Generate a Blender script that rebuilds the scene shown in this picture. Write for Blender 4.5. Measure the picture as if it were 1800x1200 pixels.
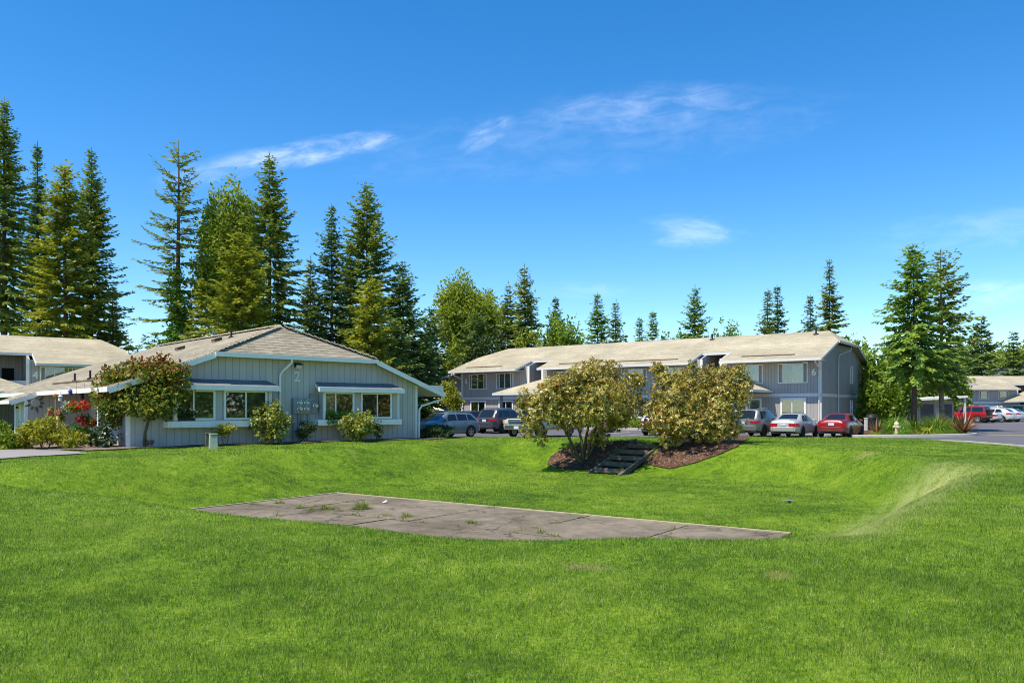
import bpy, math, random
import numpy as np
from mathutils import Vector, Matrix

# ---------------------------------------------------------------- camera, sky, sun, exposure
for o in list(bpy.data.objects):
    bpy.data.objects.remove(o)
scn = bpy.context.scene
COL = scn.collection
CAM_H = 1.6
cd = bpy.data.cameras.new("camera")
cam = bpy.data.objects.new("camera", cd)
COL.objects.link(cam)
cam.location = (0, 0, CAM_H)
cam.rotation_euler = (math.radians(90), 0, 0)
cd.sensor_width = 36.0
cd.lens = 28.0
cd.shift_y = 120.0 / 1800.0
cd.clip_start = 0.1
cd.clip_end = 3000.0
scn.camera = cam

SUN_ELEV = math.radians(62)
SUN_AZ = math.atan2(-0.80, -0.60)         # high, over the viewer's left shoulder
S = Vector((math.sin(SUN_AZ) * math.cos(SUN_ELEV), math.cos(SUN_AZ) * math.cos(SUN_ELEV), math.sin(SUN_ELEV)))
sd = bpy.data.lights.new("sun", 'SUN')
sd.energy = 4.1
sd.angle = math.radians(0.5)
sd.color = (1.0, 0.92, 0.78)
sun = bpy.data.objects.new("sun", sd)
COL.objects.link(sun)
sun.rotation_euler = S.to_track_quat('Z', 'Y').to_euler()
sun.location = (-60, 0, 90)

scn.view_settings.view_transform = 'Standard'
scn.view_settings.look = 'None'
scn.view_settings.gamma = 1.0
scn.view_settings.exposure = 0.60
scn.render.engine = 'CYCLES'
scn.cycles.max_bounces = 6
scn.cycles.diffuse_bounces = 3
scn.cycles.glossy_bounces = 3
scn.cycles.transparent_max_bounces = 8
scn.cycles.transmission_bounces = 3
scn.cycles.use_denoising = True
scn.cycles.pixel_filter_type = 'BLACKMAN_HARRIS'
scn.cycles.filter_width = 1.0

W = bpy.data.worlds.new("World")
scn.world = W
W.use_nodes = True


class NT:
    """small node-tree helper"""
    def __init__(s, tree):
        s.t = tree
        tree.nodes.clear()

    def n(s, typ, **kw):
        nd = s.t.nodes.new(typ)
        for k, v in kw.items():
            setattr(nd, k, v)
        return nd

    def l(s, a, b):
        s.t.links.new(a, b)

    def val(s, sock, x):
        if hasattr(x, 'is_output'):
            s.l(x, sock)
        else:
            sock.default_value = x

    def math(s, op, a, b=0.0, c=0.0, clamp=False):
        nd = s.n('ShaderNodeMath', operation=op, use_clamp=clamp)
        s.val(nd.inputs[0], a)
        s.val(nd.inputs[1], b)
        s.val(nd.inputs[2], c)
        return nd.outputs[0]

    def mix(s, f, a, b, blend='MIX'):
        nd = s.n('ShaderNodeMix', data_type='RGBA', blend_type=blend)
        s.val(nd.inputs[0], f)
        for sock, x in ((nd.inputs[6], a), (nd.inputs[7], b)):
            if hasattr(x, 'is_output'):
                s.l(x, sock)
            else:
                sock.default_value = (x[0], x[1], x[2], 1.0)
        return nd.outputs[2]

    def ramp(s, f, stops):
        nd = s.n('ShaderNodeValToRGB')
        r = nd.color_ramp
        while len(r.elements) < len(stops):
            r.elements.new(0.5)
        for e, (p, c) in zip(r.elements, stops):
            e.position = p
            e.color = (c[0], c[1], c[2], 1) if hasattr(c, '__len__') else (c, c, c, 1)
        s.l(f, nd.inputs[0])
        return nd.outputs[0]

    def noise(s, vec, scale, detail=3.0, rough=0.55, dist=0.0):
        nd = s.n('ShaderNodeTexNoise')
        if vec is not None:
            s.l(vec, nd.inputs['Vector'])
        nd.inputs['Scale'].default_value = scale
        nd.inputs['Detail'].default_value = detail
        nd.inputs['Roughness'].default_value = rough
        nd.inputs['Distortion'].default_value = dist
        return nd.outputs[0]

    def smooth(s, x, a, b):
        nd = s.n('ShaderNodeMapRange', interpolation_type='SMOOTHSTEP')
        s.val(nd.inputs[0], x)
        nd.inputs[1].default_value = a
        nd.inputs[2].default_value = b
        return nd.outputs[0]


def build_world():
    k = NT(W.node_tree)
    sky = k.n('ShaderNodeTexSky', sky_type='NISHITA')
    sky.sun_disc = False
    sky.sun_elevation = SUN_ELEV
    sky.sun_rotation = SUN_AZ
    sky.altitude = 1500
    sky.air_density = 1.0
    sky.dust_density = 0.2
    sky.ozone_density = 2.2
    hs = k.n('ShaderNodeHueSaturation')
    hs.inputs['Saturation'].default_value = 1.37
    hs.inputs['Value'].default_value = 1.0
    k.l(sky.outputs[0], hs.inputs['Color'])
    tc = k.n('ShaderNodeTexCoord')
    sp = k.n('ShaderNodeSeparateXYZ')
    k.l(tc.outputs['Generated'], sp.inputs[0])
    yy = k.math('MAXIMUM', sp.outputs[1], 0.05)
    u = k.math('DIVIDE', sp.outputs[0], yy)
    v = k.math('DIVIDE', sp.outputs[2], yy)
    ahead = k.smooth(sp.outputs[1], 0.1, 0.3)
    total = None
    # thin cirrus wisps, placed by direction: (u, v, half length, half height, tilt, strength)
    for i, (cu, cv, a, b, ang, st) in enumerate([
            (-0.262, 0.322, 0.135, 0.019, 0.175, 0.8), (-0.032, 0.345, 0.042, 0.017, 0.5, 0.5),
            (0.165, 0.378, 0.16, 0.032, 0.10, 0.34), (0.225, 0.224, 0.072, 0.024, -0.05, 0.5),
            (0.60, 0.145, 0.13, 0.022, 0.10, 0.45), (0.10, 0.345, 0.35, 0.06, 0.1, 0.12),
            (-0.37, 0.30, 0.10, 0.02, 0.25, 0.30), (0.62, 0.23, 0.2, 0.03, 0.12, 0.22), (0.08, 0.15, 0.09, 0.012, 0.0, 0.3)]):
        du = k.math('SUBTRACT', u, cu)
        dv = k.math('SUBTRACT', v, cv)
        c, s_ = math.cos(ang), math.sin(ang)
        xr = k.math('ADD', k.math('MULTIPLY', du, c), k.math('MULTIPLY', dv, s_))
        yr = k.math('SUBTRACT', k.math('MULTIPLY', dv, c), k.math('MULTIPLY', du, s_))
        cb = k.n('ShaderNodeCombineXYZ')
        k.l(k.math('MULTIPLY', xr, 7.0), cb.inputs[0])
        k.l(k.math('MULTIPLY', yr, 22.0), cb.inputs[1])
        cb.inputs[2].default_value = i * 7.3
        nz = k.noise(cb.outputs[0], 2.4, 7.0, 0.62, 0.5)
        nzz = k.math('MULTIPLY_ADD', nz, 1.5, -0.75)
        r2 = k.math('ADD', k.math('POWER', k.math('DIVIDE', xr, a), 2.0), k.math('POWER', k.math('DIVIDE', yr, b), 2.0))
        m = k.smooth(k.math('ADD', k.math('SUBTRACT', 1.0, r2), nzz), -0.15, 1.7)
        m = k.math('MULTIPLY', m, k.math('MULTIPLY', k.smooth(nz, 0.25, 0.75), st * 0.58))
        total = m if total is None else k.math('ADD', total, m)
    total = k.math('MULTIPLY', total, ahead, clamp=True)
    col = k.mix(total, hs.outputs[0], (7.0, 7.4, 8.2))
    bg = k.n('ShaderNodeBackground')
    bg.inputs['Strength'].default_value = 0.15
    k.l(col, bg.inputs['Color'])
    out = k.n('ShaderNodeOutputWorld')
    k.l(bg.outputs[0], out.inputs[0])


build_world()

# ---------------------------------------------------------------- helpers
R = random.Random(11)


def P(px, py, Y):
    """the place a photographed point has at distance Y"""
    return Vector(((px - 900) / 1400 * Y, Y, CAM_H + (720 - py) / 1400 * Y))


def thing(name, label, cat, loc=(0, 0, 0), rot=0.0, group=None):
    o = bpy.data.objects.new(name, None)
    COL.objects.link(o)
    o.empty_display_size = 0.3
    o.location = loc
    o.rotation_euler = (0, 0, rot)
    o['label'] = label
    o['category'] = cat
    if group:
        o['group'] = group
    return o


def tag(o, label, cat, group=None):
    o['label'] = label
    o['category'] = cat
    if group:
        o['group'] = group
    return o


def struct(o):
    o['kind'] = 'structure'
    return o


def dup(root, loc, rot=None, label=None, scale=None):
    r = root.copy()
    COL.objects.link(r)
    r.location = loc
    if rot is not None:
        r.rotation_euler = (0, 0, rot)
    if scale is not None:
        r.scale = scale
    if label:
        r['label'] = label
    for ch in list(root.children):
        c = ch.copy()
        COL.objects.link(c)
        c.parent = r
        for g in ch.children:
            d = g.copy()
            COL.objects.link(d)
            d.parent = c
    return r


def link(name, me, parent=None):
    o = bpy.data.objects.new(name, me)
    COL.objects.link(o)
    if parent is not None:
        o.parent = parent
    return o


class MB:
    def __init__(s):
        s.V, s.F, s.I = [], [], []
        s.mi = 0

    def add(s, vs, fs):
        b = len(s.V)
        s.V += [tuple(v) for v in vs]
        for f in fs:
            s.F.append([b + i for i in f])
            s.I.append(s.mi)
        return s

    def fbox(s, fr, a0, a1, b0, b1, c0, c1):
        vs = [fr(a, b, c) for c in (c0, c1) for (a, b) in ((a0, b0), (a1, b0), (a1, b1), (a0, b1))]
        return s.add(vs, [(0, 3, 2, 1), (4, 5, 6, 7), (0, 1, 5, 4), (1, 2, 6, 5), (2, 3, 7, 6), (3, 0, 4, 7)])

    def box(s, x0, x1, y0, y1, z0, z1):
        return s.fbox(lambda a, b, c: (a, b, c), x0, x1, y0, y1, z0, z1)

    def prism(s, poly, vec):
        n = len(poly)
        poly = [Vector(p) for p in poly]
        vec = Vector(vec)
        vs = poly + [p + vec for p in poly]
        fs = [tuple(range(n - 1, -1, -1)), tuple(range(n, 2 * n))]
        for i in range(n):
            j = (i + 1) % n
            fs.append((i, j, n + j, n + i))
        # orient outward
        nn = Vector((0, 0, 0))
        for i in range(n):
            a, b = poly[i], poly[(i + 1) % n]
            nn += a.cross(b)
        if nn.dot(vec) < 0:
            fs = [tuple(reversed(f)) for f in fs]
        return s.add(vs, fs)

    def tube(s, pts, rad, n=8, cap=True):
        pts = [Vector(p) for p in pts]
        if not hasattr(rad, '__len__'):
            rad = [rad] * len(pts)
        rings = []
        vs = []
        prev = None
        for i, p in enumerate(pts):
            d = (pts[min(i + 1, len(pts) - 1)] - pts[max(i - 1, 0)])
            if d.length < 1e-9:
                d = Vector((0, 0, 1))
            d.normalize()
            if prev is None:
                a = Vector((0, 0, 1)) if abs(d.z) < 0.9 else Vector((1, 0, 0))
                x = d.cross(a).normalized()
            else:
                x = (prev - d * prev.dot(d)).normalized()
            prev = x
            y = d.cross(x)
            rings.append(len(vs))
            for k in range(n):
                t = 2 * math.pi * k / n
                vs.append(p + (x * math.cos(t) + y * math.sin(t)) * rad[i])
        fs = []
        for i in range(len(pts) - 1):
            for k in range(n):
                k2 = (k + 1) % n
                fs.append((rings[i] + k, rings[i] + k2, rings[i + 1] + k2, rings[i + 1] + k))
        if cap:
            fs.append(tuple(range(n - 1, -1, -1)))
            fs.append(tuple(rings[-1] + k for k in range(n)))
        return s.add(vs, fs)

    def lathe(s, prof, org=(0, 0, 0), axis='z', n=20):
        vs, fs = [], []
        o = Vector(org)
        for (r, h) in prof:
            for k in range(n):
                t = 2 * math.pi * k / n
                c, q = r * math.cos(t), r * math.sin(t)
                v = {'z': (c, q, h), 'y': (q, h, c), 'x': (h, c, q)}[axis]
                vs.append(o + Vector(v))
        m = len(prof)
        for i in range(m - 1):
            for k in range(n):
                k2 = (k + 1) % n
                fs.append((i * n + k, i * n + k2, (i + 1) * n + k2, (i + 1) * n + k))
        fs.append(tuple(range(n - 1, -1, -1)))
        fs.append(tuple((m - 1) * n + k for k in range(n)))
        return s.add(vs, fs)

    def build(s, name, mats, parent=None, smooth=False, uv=True, bevel=0.0):
        me = bpy.data.meshes.new(name)
        me.from_pydata(s.V, [], s.F)
        if not isinstance(mats, (list, tuple)):
            mats = [mats]
        for m in mats:
            me.materials.append(m)
        me.polygons.foreach_set('material_index', s.I)
        if uv:
            lay = me.uv_layers.new(name="uv")
            for p in me.polygons:
                n = p.normal
                if abs(n.z) > 0.995:
                    ux, vx = Vector((1, 0, 0)), Vector((0, 1, 0))
                else:
                    ux = Vector((-n.y, n.x, 0)).normalized()
                    vx = n.cross(ux)
                for li in p.loop_indices:
                    co = me.vertices[me.loops[li].vertex_index].co
                    lay.data[li].uv = (co.dot(ux), co.dot(vx))
        if smooth:
            me.polygons.foreach_set('use_smooth', [True] * len(me.polygons))
            try:
                me.set_sharp_from_angle(angle=math.radians(smooth if smooth > 1 else 40))
            except Exception:
                pass
        me.update()
        o = link(name, me, parent)
        if bevel:
            b = o.modifiers.new("bevel", 'BEVEL')
            b.width = bevel
            b.segments = 2
            b.limit_method = 'ANGLE'
        return o


def np_mesh(name, V, F, mats, parent=None, mi=None, smooth=False):
    """V (n,3), F (m,k) arrays -> one mesh object, quickly"""
    V = np.asarray(V, dtype=np.float32)
    F = np.asarray(F, dtype=np.int32)
    me = bpy.data.meshes.new(name)
    m, k = F.shape
    me.vertices.add(len(V))
    me.vertices.foreach_set('co', V.ravel())
    me.loops.add(m * k)
    me.loops.foreach_set('vertex_index', F.ravel())
    me.polygons.add(m)
    me.polygons.foreach_set('loop_start', np.arange(0, m * k, k, dtype=np.int32))
    me.polygons.foreach_set('loop_total', np.full(m, k, dtype=np.int32))
    if not isinstance(mats, (list, tuple)):
        mats = [mats]
    for q in mats:
        me.materials.append(q)
    if mi is not None:
        me.polygons.foreach_set('material_index', np.asarray(mi, dtype=np.int32))
    if smooth:
        me.polygons.foreach_set('use_smooth', np.ones(m, dtype=bool))
    me.update(calc_edges=True)
    return link(name, me, parent)


# ---------------------------------------------------------------- materials
def new_mat(name):
    m = bpy.data.materials.new(name)
    m.use_nodes = True
    k = NT(m.node_tree)
    out = k.n('ShaderNodeOutputMaterial')
    return m, k, out


def principled(k, out, col, rough=0.7, spec=0.35, metal=0.0, normal=None, coat=0.0):
    b = k.n('ShaderNodeBsdfPrincipled')
    if hasattr(col, 'is_output'):
        k.l(col, b.inputs['Base Color'])
    else:
        b.inputs['Base Color'].default_value = (col[0], col[1], col[2], 1)
    k.val(b.inputs['Roughness'], rough)
    b.inputs['Specular IOR Level'].default_value = spec
    b.inputs['Metallic'].default_value = metal
    b.inputs['Coat Weight'].default_value = coat
    b.inputs['Coat Roughness'].default_value = 0.04
    if normal is not None:
        k.l(normal, b.inputs['Normal'])
    k.l(b.outputs[0], out.inputs[0])
    return b


def bump(k, h, strength=0.3, dist=0.02):
    nd = k.n('ShaderNodeBump')
    nd.inputs['Strength'].default_value = strength
    nd.inputs['Distance'].default_value = dist
    k.l(h, nd.inputs['Height'])
    return nd.outputs[0]


def objco(k):
    return k.n('ShaderNodeTexCoord').outputs['Object']


def plain(name, col, rough=0.7, spec=0.35, metal=0.0, var=0.18, scale=3.0, bmp=0.0, coat=0.0):
    """a base colour with a little grime and unevenness"""
    m, k, out = new_mat(name)
    co = objco(k)
    n1 = k.noise(co, scale, 5.0, 0.6)
    n2 = k.noise(co, scale * 9, 3.0, 0.6)
    f = k.math('MULTIPLY_ADD', n1, 0.7, k.math('MULTIPLY', n2, 0.3))
    lo = [c * (1 - var) for c in col]
    hi = [min(1, c * (1 + var)) for c in col]
    c = k.ramp(f, [(0.3, lo), (0.7, hi)])
    nrm = bump(k, n2, bmp, 0.01) if bmp else None
    principled(k, out, c, rough, spec, metal, nrm, coat)
    return m


def siding(name, col, period=0.3):
    """grooved vertical board siding, grooves follow the wall's own length"""
    m, k, out = new_mat(name)
    uv = k.n('ShaderNodeUVMap').outputs[0]
    sp = k.n('ShaderNodeSeparateXYZ')
    k.l(uv, sp.inputs[0])
    fr = k.math('FRACT', k.math('DIVIDE', sp.outputs[0], period))
    d = k.math('ABSOLUTE', k.math('SUBTRACT', fr, 0.5))
    g = k.smooth(d, 0.5 - 0.024 / period, 0.5 - 0.008 / period)
    board = k.math('FLOOR', k.math('DIVIDE', sp.outputs[0], period))
    wn = k.n('ShaderNodeTexWhiteNoise', noise_dimensions='1D')
    k.l(board, wn.inputs['W'])
    cb = k.n('ShaderNodeCombineXYZ')
    k.l(k.math('MULTIPLY', sp.outputs[0], 22.0), cb.inputs[0])
    k.l(k.math('MULTIPLY', sp.outputs[1], 1.5), cb.inputs[1])
    gr = k.noise(cb.outputs[0], 1.0, 5.0, 0.65)
    big = k.noise(objco(k), 0.7, 4.0, 0.6)
    f = k.math('ADD', k.math('MULTIPLY', gr, 0.35), k.math('ADD', k.math('MULTIPLY', wn.outputs[0], 0.2), k.math('MULTIPLY', big, 0.45)))
    base = k.ramp(f, [(0.25, [c * 0.86 for c in col]), (0.75, [c * 1.13 for c in col])])
    c = k.mix(k.math('MULTIPLY', g, 0.42), base, [x * 0.25 for x in col])
    h = k.math('SUBTRACT', k.math('MULTIPLY', gr, 0.15), g)
    principled(k, out, c, 0.75, 0.25, 0, bump(k, h, 0.5, 0.012))
    return m


def shingles(name, ca, cb_, cm, bw=0.32, rh=0.15, butt_shadow=0.012):
    """roof courses: a butt shadow put into the colour under every row, each shingle its own tone"""
    m, k, out = new_mat(name)
    uv = k.n('ShaderNodeUVMap').outputs[0]
    sp = k.n('ShaderNodeSeparateXYZ')
    k.l(uv, sp.inputs[0])
    nz = k.noise(uv, 5.0, 2.0)
    v = k.math('DIVIDE', k.math('MULTIPLY_ADD', nz, 0.05, sp.outputs[1]), rh)
    row = k.math('FLOOR', v)
    fv = k.math('FRACT', v)
    sh = k.n('ShaderNodeTexWhiteNoise', noise_dimensions='1D')
    k.l(row, sh.inputs['W'])
    u = k.math('ADD', k.math('DIVIDE', sp.outputs[0], bw), k.math('MULTIPLY', sh.outputs[0], 7.0))
    fu = k.math('FRACT', u)
    cb = k.n('ShaderNodeCombineXYZ')
    k.l(k.math('FLOOR', u), cb.inputs[0])
    k.l(row, cb.inputs[1])
    wn = k.n('ShaderNodeTexWhiteNoise', noise_dimensions='2D')
    k.l(cb.outputs[0], wn.inputs['Vector'])
    c = k.mix(wn.outputs[0], ca, cb_)
    line = k.math('SUBTRACT', 1.0, k.smooth(fv, butt_shadow / rh * 0.6, butt_shadow / rh * 1.6))  # shadow below each course, painted as a dark line
    joint = k.math('MULTIPLY', k.math('SUBTRACT', 1.0, k.smooth(fu, 0.02, 0.06)), 0.45)
    c = k.mix(k.math('MAXIMUM', line, joint), c, cm)
    n1 = k.noise(uv, 0.35, 5.0, 0.62)
    n2 = k.noise(uv, 24.0, 2.0, 0.6)
    c = k.mix(1.0, c, k.ramp(n1, [(0.3, 0.74), (0.7, 1.14)]), 'MULTIPLY')
    rw = k.n('ShaderNodeTexWhiteNoise', noise_dimensions='1D')
    k.l(k.math('ADD', row, 31.7), rw.inputs['W'])
    c = k.mix(1.0, c, k.ramp(rw.outputs[0], [(0.0, 0.90), (1.0, 1.07)]), 'MULTIPLY')
    c = k.mix(1.0, c, k.ramp(n2, [(0.3, 0.66), (0.7, 1.22)]), 'MULTIPLY')
    h = k.math('ADD', k.math('MULTIPLY', fv, -1.0), k.math('MULTIPLY', n2, 0.5))
    principled(k, out, c, 0.9, 0.12, 0, bump(k, h, 0.5, 0.02))
    return m


def leafmat(name, stops, trans=0.35, rough=0.5, patch=0.0, spec=0.3):
    """foliage: every leaf or spray (mesh island) takes its own tone; thin enough to let light through"""
    m, k, out = new_mat(name)
    g = k.n('ShaderNodeNewGeometry')
    f = g.outputs['Random Per Island']
    if patch:
        nz = k.noise(objco(k), patch, 2.0, 0.5)
        f = k.math('ADD', k.math('MULTIPLY', f, 0.55), k.math('MULTIPLY_ADD', nz, 0.9, -0.22), clamp=True)
    c = k.ramp(f, stops)
    b = k.n('ShaderNodeBsdfPrincipled')
    k.l(c, b.inputs['Base Color'])
    b.inputs['Roughness'].default_value = rough
    b.inputs['Specular IOR Level'].default_value = spec
    t = k.n('ShaderNodeBsdfTranslucent')
    k.l(k.mix(1.0, c, (1.25, 1.25, 0.7), 'MULTIPLY'), t.inputs['Color'])
    ms = k.n('ShaderNodeMixShader')
    ms.inputs[0].default_value = trans
    k.l(b.outputs[0], ms.inputs[1])
    k.l(t.outputs[0], ms.inputs[2])
    k.l(ms.outputs[0], out.inputs[0])
    return m


def lawn_color(k, rnd=None):
    """colour of the turf by its place on the ground: patches, dry spots and the scalped strip on the right rim"""
    pos = k.n('ShaderNodeNewGeometry').outputs['Position']
    n1 = k.noise(pos, 0.22, 4.0, 0.6)
    n2 = k.noise(pos, 1.1, 4.0, 0.6)
    n3 = k.noise(pos, 4.5, 3.0, 0.6)
    f = k.math('ADD', k.math('MULTIPLY', n1, 0.5), k.math('ADD', k.math('MULTIPLY_ADD', n2, 0.42, -0.06), k.math('ADD', k.math('MULTIPLY_ADD', n3, 0.42, -0.11), k.math('MULTIPLY_ADD', k.noise(pos, 15.0, 2.0, 0.6), 0.40, -0.20))))
    if rnd is not None:
        f = k.math('ADD', k.math('MULTIPLY_ADD', f, 0.8, -0.09), k.math('MULTIPLY_ADD', rnd, 0.54, -0.06))
    c = k.ramp(f, [(0.30, (0.046, 0.114, 0.010)), (0.50, (0.158, 0.280, 0.015)), (0.66, (0.265, 0.378, 0.028)), (0.84, (0.440, 0.480, 0.120))])
    sp = k.n('ShaderNodeSeparateXYZ')
    k.l(pos, sp.inputs[0])
    x = k.math('SUBTRACT', sp.outputs[0], BX)
    y = k.math('SUBTRACT', sp.outputs[1], BY)
    p = k.math('ADD', k.math('MULTIPLY', x, E1[0]), k.math('MULTIPLY', y, E1[1]))
    q = k.math('ADD', k.math('MULTIPLY', x, E2[0]), k.math('MULTIPLY', y, E2[1]))
    cb = k.n('ShaderNodeCombineXYZ')
    k.l(k.math('MULTIPLY', p, 1.7), cb.inputs[0])
    k.l(k.math('MULTIPLY', q, 0.30), cb.inputs[1])
    ns = k.noise(cb.outputs[0], 1.6, 5.0, 0.65)
    a = k.math('SUBTRACT', 1.0, k.math('ABSOLUTE', k.math('DIVIDE', k.math('SUBTRACT', p, 17.1), 1.7)), clamp=True)
    b = k.math('MULTIPLY', k.smooth(q, -8.8, -6.0), k.math('SUBTRACT', 1.0, k.smooth(q, 5.0, 11.0)))
    strip = k.math('MULTIPLY', k.math('MULTIPLY', a, b), k.smooth(ns, 0.30, 0.56), clamp=True)
    c = k.mix(k.math('MULTIPLY', strip, 1.15, clamp=True), c, (0.48, 0.50, 0.19))
    dry = k.smooth(k.noise(pos, 0.75, 5.0, 0.62, 0.6), 0.60, 0.78)
    bank = k.smooth(k.math('SUBTRACT', 1.0, k.math('ABSOLUTE', k.math('DIVIDE', k.math('ADD', p, 4.0), 3.5))), 0.0, 1.0)
    c = k.mix(k.math('MULTIPLY', dry, k.math('MULTIPLY_ADD', bank, 0.4, 0.25)), c, (0.33, 0.30, 0.09))
    # worn straw-coloured spots
    for (sx, sy, sr) in ((0.78, 8.45, 0.30), (2.62, 7.75, 0.20), (13.2, 29.5, 0.6)):
        dx_ = k.math('SUBTRACT', sp.outputs[0], sx)
        dy_ = k.math('SUBTRACT', sp.outputs[1], sy)
        rr_ = k.math('SQRT', k.math('ADD', k.math('MULTIPLY', dx_, dx_), k.math('MULTIPLY', dy_, dy_)))
        mm = k.smooth(k.math('ADD', k.math('DIVIDE', rr_, sr), k.math('ADD', k.math('MULTIPLY_ADD', n3, 1.6, -0.8), k.math('MULTIPLY_ADD', k.noise(pos, 30.0, 2.0), 2.0, -1.0))), 1.05, 0.15)
        c = k.mix(k.math('MULTIPLY', mm, 0.6), c, (0.40, 0.34, 0.14))
    if rnd is not None:
        c = k.mix(k.math('MULTIPLY', k.smooth(rnd, 0.925, 0.945), 0.7), c, (0.46, 0.43, 0.22))
    return c


E1 = (0.813, -0.583)
E2 = (0.583, 0.813)
BX, BY = -5.9, 26.8


def mat_lawn():
    m, k, out = new_mat("lawn_turf")
    pos = k.n('ShaderNodeNewGeometry').outputs['Position']
    fine = k.noise(pos, 26.0, 3.0, 0.7)
    c = lawn_color(k)
    c = k.mix(1.0, c, k.ramp(fine, [(0.3, 0.45), (0.7, 1.15)]), 'MULTIPLY')
    principled(k, out, c, 0.9, 0.1, 0, bump(k, fine, 0.8, 0.05))
    return m


def mat_grass():
    m, k, out = new_mat("grass_blades")
    g = k.n('ShaderNodeNewGeometry')
    c = lawn_color(k, g.outputs['Random Per Island'])
    b = k.n('ShaderNodeBsdfPrincipled')
    k.l(c, b.inputs['Base Color'])
    b.inputs['Roughness'].default_value = 0.5
    b.inputs['Specular IOR Level'].default_value = 0.34
    t = k.n('ShaderNodeBsdfTranslucent')
    k.l(k.mix(1.0, c, (1.3, 1.3, 0.7), 'MULTIPLY'), t.inputs['Color'])
    ms = k.n('ShaderNodeMixShader')
    ms.inputs[0].default_value = 0.4
    k.l(b.outputs[0], ms.inputs[1])
    k.l(t.outputs[0], ms.inputs[2])
    k.l(ms.outputs[0], out.inputs[0])
    return m


def mat_glass():
    """window pane: partly clear, partly mirror, more mirror at a slant"""
    m, k, out = new_mat("window_glass")
    fr = k.n('ShaderNodeFresnel')
    fr.inputs[0].default_value = 1.5
    f = k.math('ADD', k.math('MULTIPLY', fr.outputs[0], 0.9), 0.065, clamp=True)
    t = k.n('ShaderNodeBsdfTransparent')
    t.inputs[0].default_value = (0.80, 0.84, 0.83, 1)
    g = k.n('ShaderNodeBsdfGlossy')
    g.inputs['Roughness'].default_value = 0.02
    g.inputs['Color'].default_value = (0.9, 0.95, 0.95, 1)
    ms = k.n('ShaderNodeMixShader')
    k.l(f, ms.inputs[0])
    k.l(t.outputs[0], ms.inputs[1])
    k.l(g.outputs[0], ms.inputs[2])
    k.l(ms.outputs[0], out.inputs[0])
    return m


def mat_ground(name, ca, cb_, scale, bmp=0.5, rough=0.95, speck=None):
    m, k, out = new_mat(name)
    pos = k.n('ShaderNodeNewGeometry').outputs['Position']
    n1 = k.noise(pos, 0.35, 5.0, 0.6)
    n2 = k.noise(pos, scale, 4.0, 0.65)
    f = k.math('ADD', k.math('MULTIPLY', n1, 0.5), k.math('MULTIPLY', n2, 0.5))
    c = k.ramp(f, [(0.32, ca), (0.68, cb_)])
    if speck:
        vo = k.n('ShaderNodeTexVoronoi')
        k.l(pos, vo.inputs['Vector'])
        vo.inputs['Scale'].default_value = speck[1]
        wn = k.n('ShaderNodeSeparateColor')
        k.l(vo.outputs['Color'], wn.inputs[0])
        c = k.mix(k.smooth(wn.outputs[0], speck[2], speck[2] + 0.08), c, speck[0])
        c = k.mix(k.math('MULTIPLY', k.smooth(wn.outputs[1], 0.55, 0.9), 0.7), c, [x * 0.3 for x in ca])
    principled(k, out, c, rough, 0.15, 0, bump(k, n2, bmp, 0.04))
    return m


def paint(name, col, metal=0.0, rough=0.32):
    m, k, out = new_mat(name)
    co = objco(k)
    n = k.noise(co, 2.5, 4.0, 0.6)
    sp = k.n('ShaderNodeSeparateXYZ')
    k.l(co, sp.inputs[0])
    dirt = k.math('MULTIPLY', k.math('SUBTRACT', 1.0, k.smooth(sp.outputs[2], 0.15, 0.75)), k.math('MULTIPLY_ADD', n, 0.7, 0.1), clamp=True)
    c = k.mix(dirt, k.ramp(n, [(0.3, [x * 0.93 for x in col]), (0.7, [min(1, x * 1.05) for x in col])]), (0.16, 0.14, 0.11))
    principled(k, out, c, k.math('MULTIPLY_ADD', dirt, 0.4, rough), 0.5, metal, None, 0.6)
    return m


def mat_slab():
    """old exposed concrete: stained, worn and cracked"""
    m, k, out = new_mat("old_concrete")
    pos = k.n('ShaderNodeNewGeometry').outputs['Position']
    n1 = k.noise(pos, 0.55, 6.0, 0.65, 0.6)
    n2 = k.noise(pos, 18.0, 4.0, 0.7)
    n3 = k.noise(pos, 3.0, 5.0, 0.65)
    f = k.math('ADD', k.math('MULTIPLY', n1, 0.5), k.math('ADD', k.math('MULTIPLY', n2, 0.22), k.math('MULTIPLY', n3, 0.28)))
    c = k.ramp(f, [(0.36, (0.095, 0.075, 0.052)), (0.50, (0.190, 0.156, 0.112)), (0.64, (0.290, 0.242, 0.180))])
    wob = k.n('ShaderNodeVectorMath', operation='ADD')
    k.l(pos, wob.inputs[0])
    sc = k.n('ShaderNodeVectorMath', operation='SCALE')
    nc = k.n('ShaderNodeTexNoise')
    nc.inputs['Scale'].default_value = 1.3
    nc.inputs['Detail'].default_value = 4.0
    k.l(pos, nc.inputs['Vector'])
    k.l(nc.outputs[1], sc.inputs[0])
    sc.inputs['Scale'].default_value = 1.6
    k.l(sc.outputs[0], wob.inputs[1])
    vo = k.n('ShaderNodeTexVoronoi', feature='DISTANCE_TO_EDGE')
    vo.inputs['Scale'].default_value = 0.30
    k.l(wob.outputs[0], vo.inputs['Vector'])
    crack = k.math('SUBTRACT', 1.0, k.smooth(vo.outputs['Distance'], 0.002, 0.012))
    c = k.mix(k.math('MULTIPLY', crack, 0.75), c, (0.05, 0.045, 0.03))
    st = k.smooth(k.noise(pos, 0.9, 4.0, 0.6, 1.0), 0.60, 0.72)
    c = k.mix(k.math('MULTIPLY', st, 0.4), c, (0.34, 0.275, 0.215))
    principled(k, out, c, 0.95, 0.12, 0, bump(k, n2, 0.4, 0.02))
    return m


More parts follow.
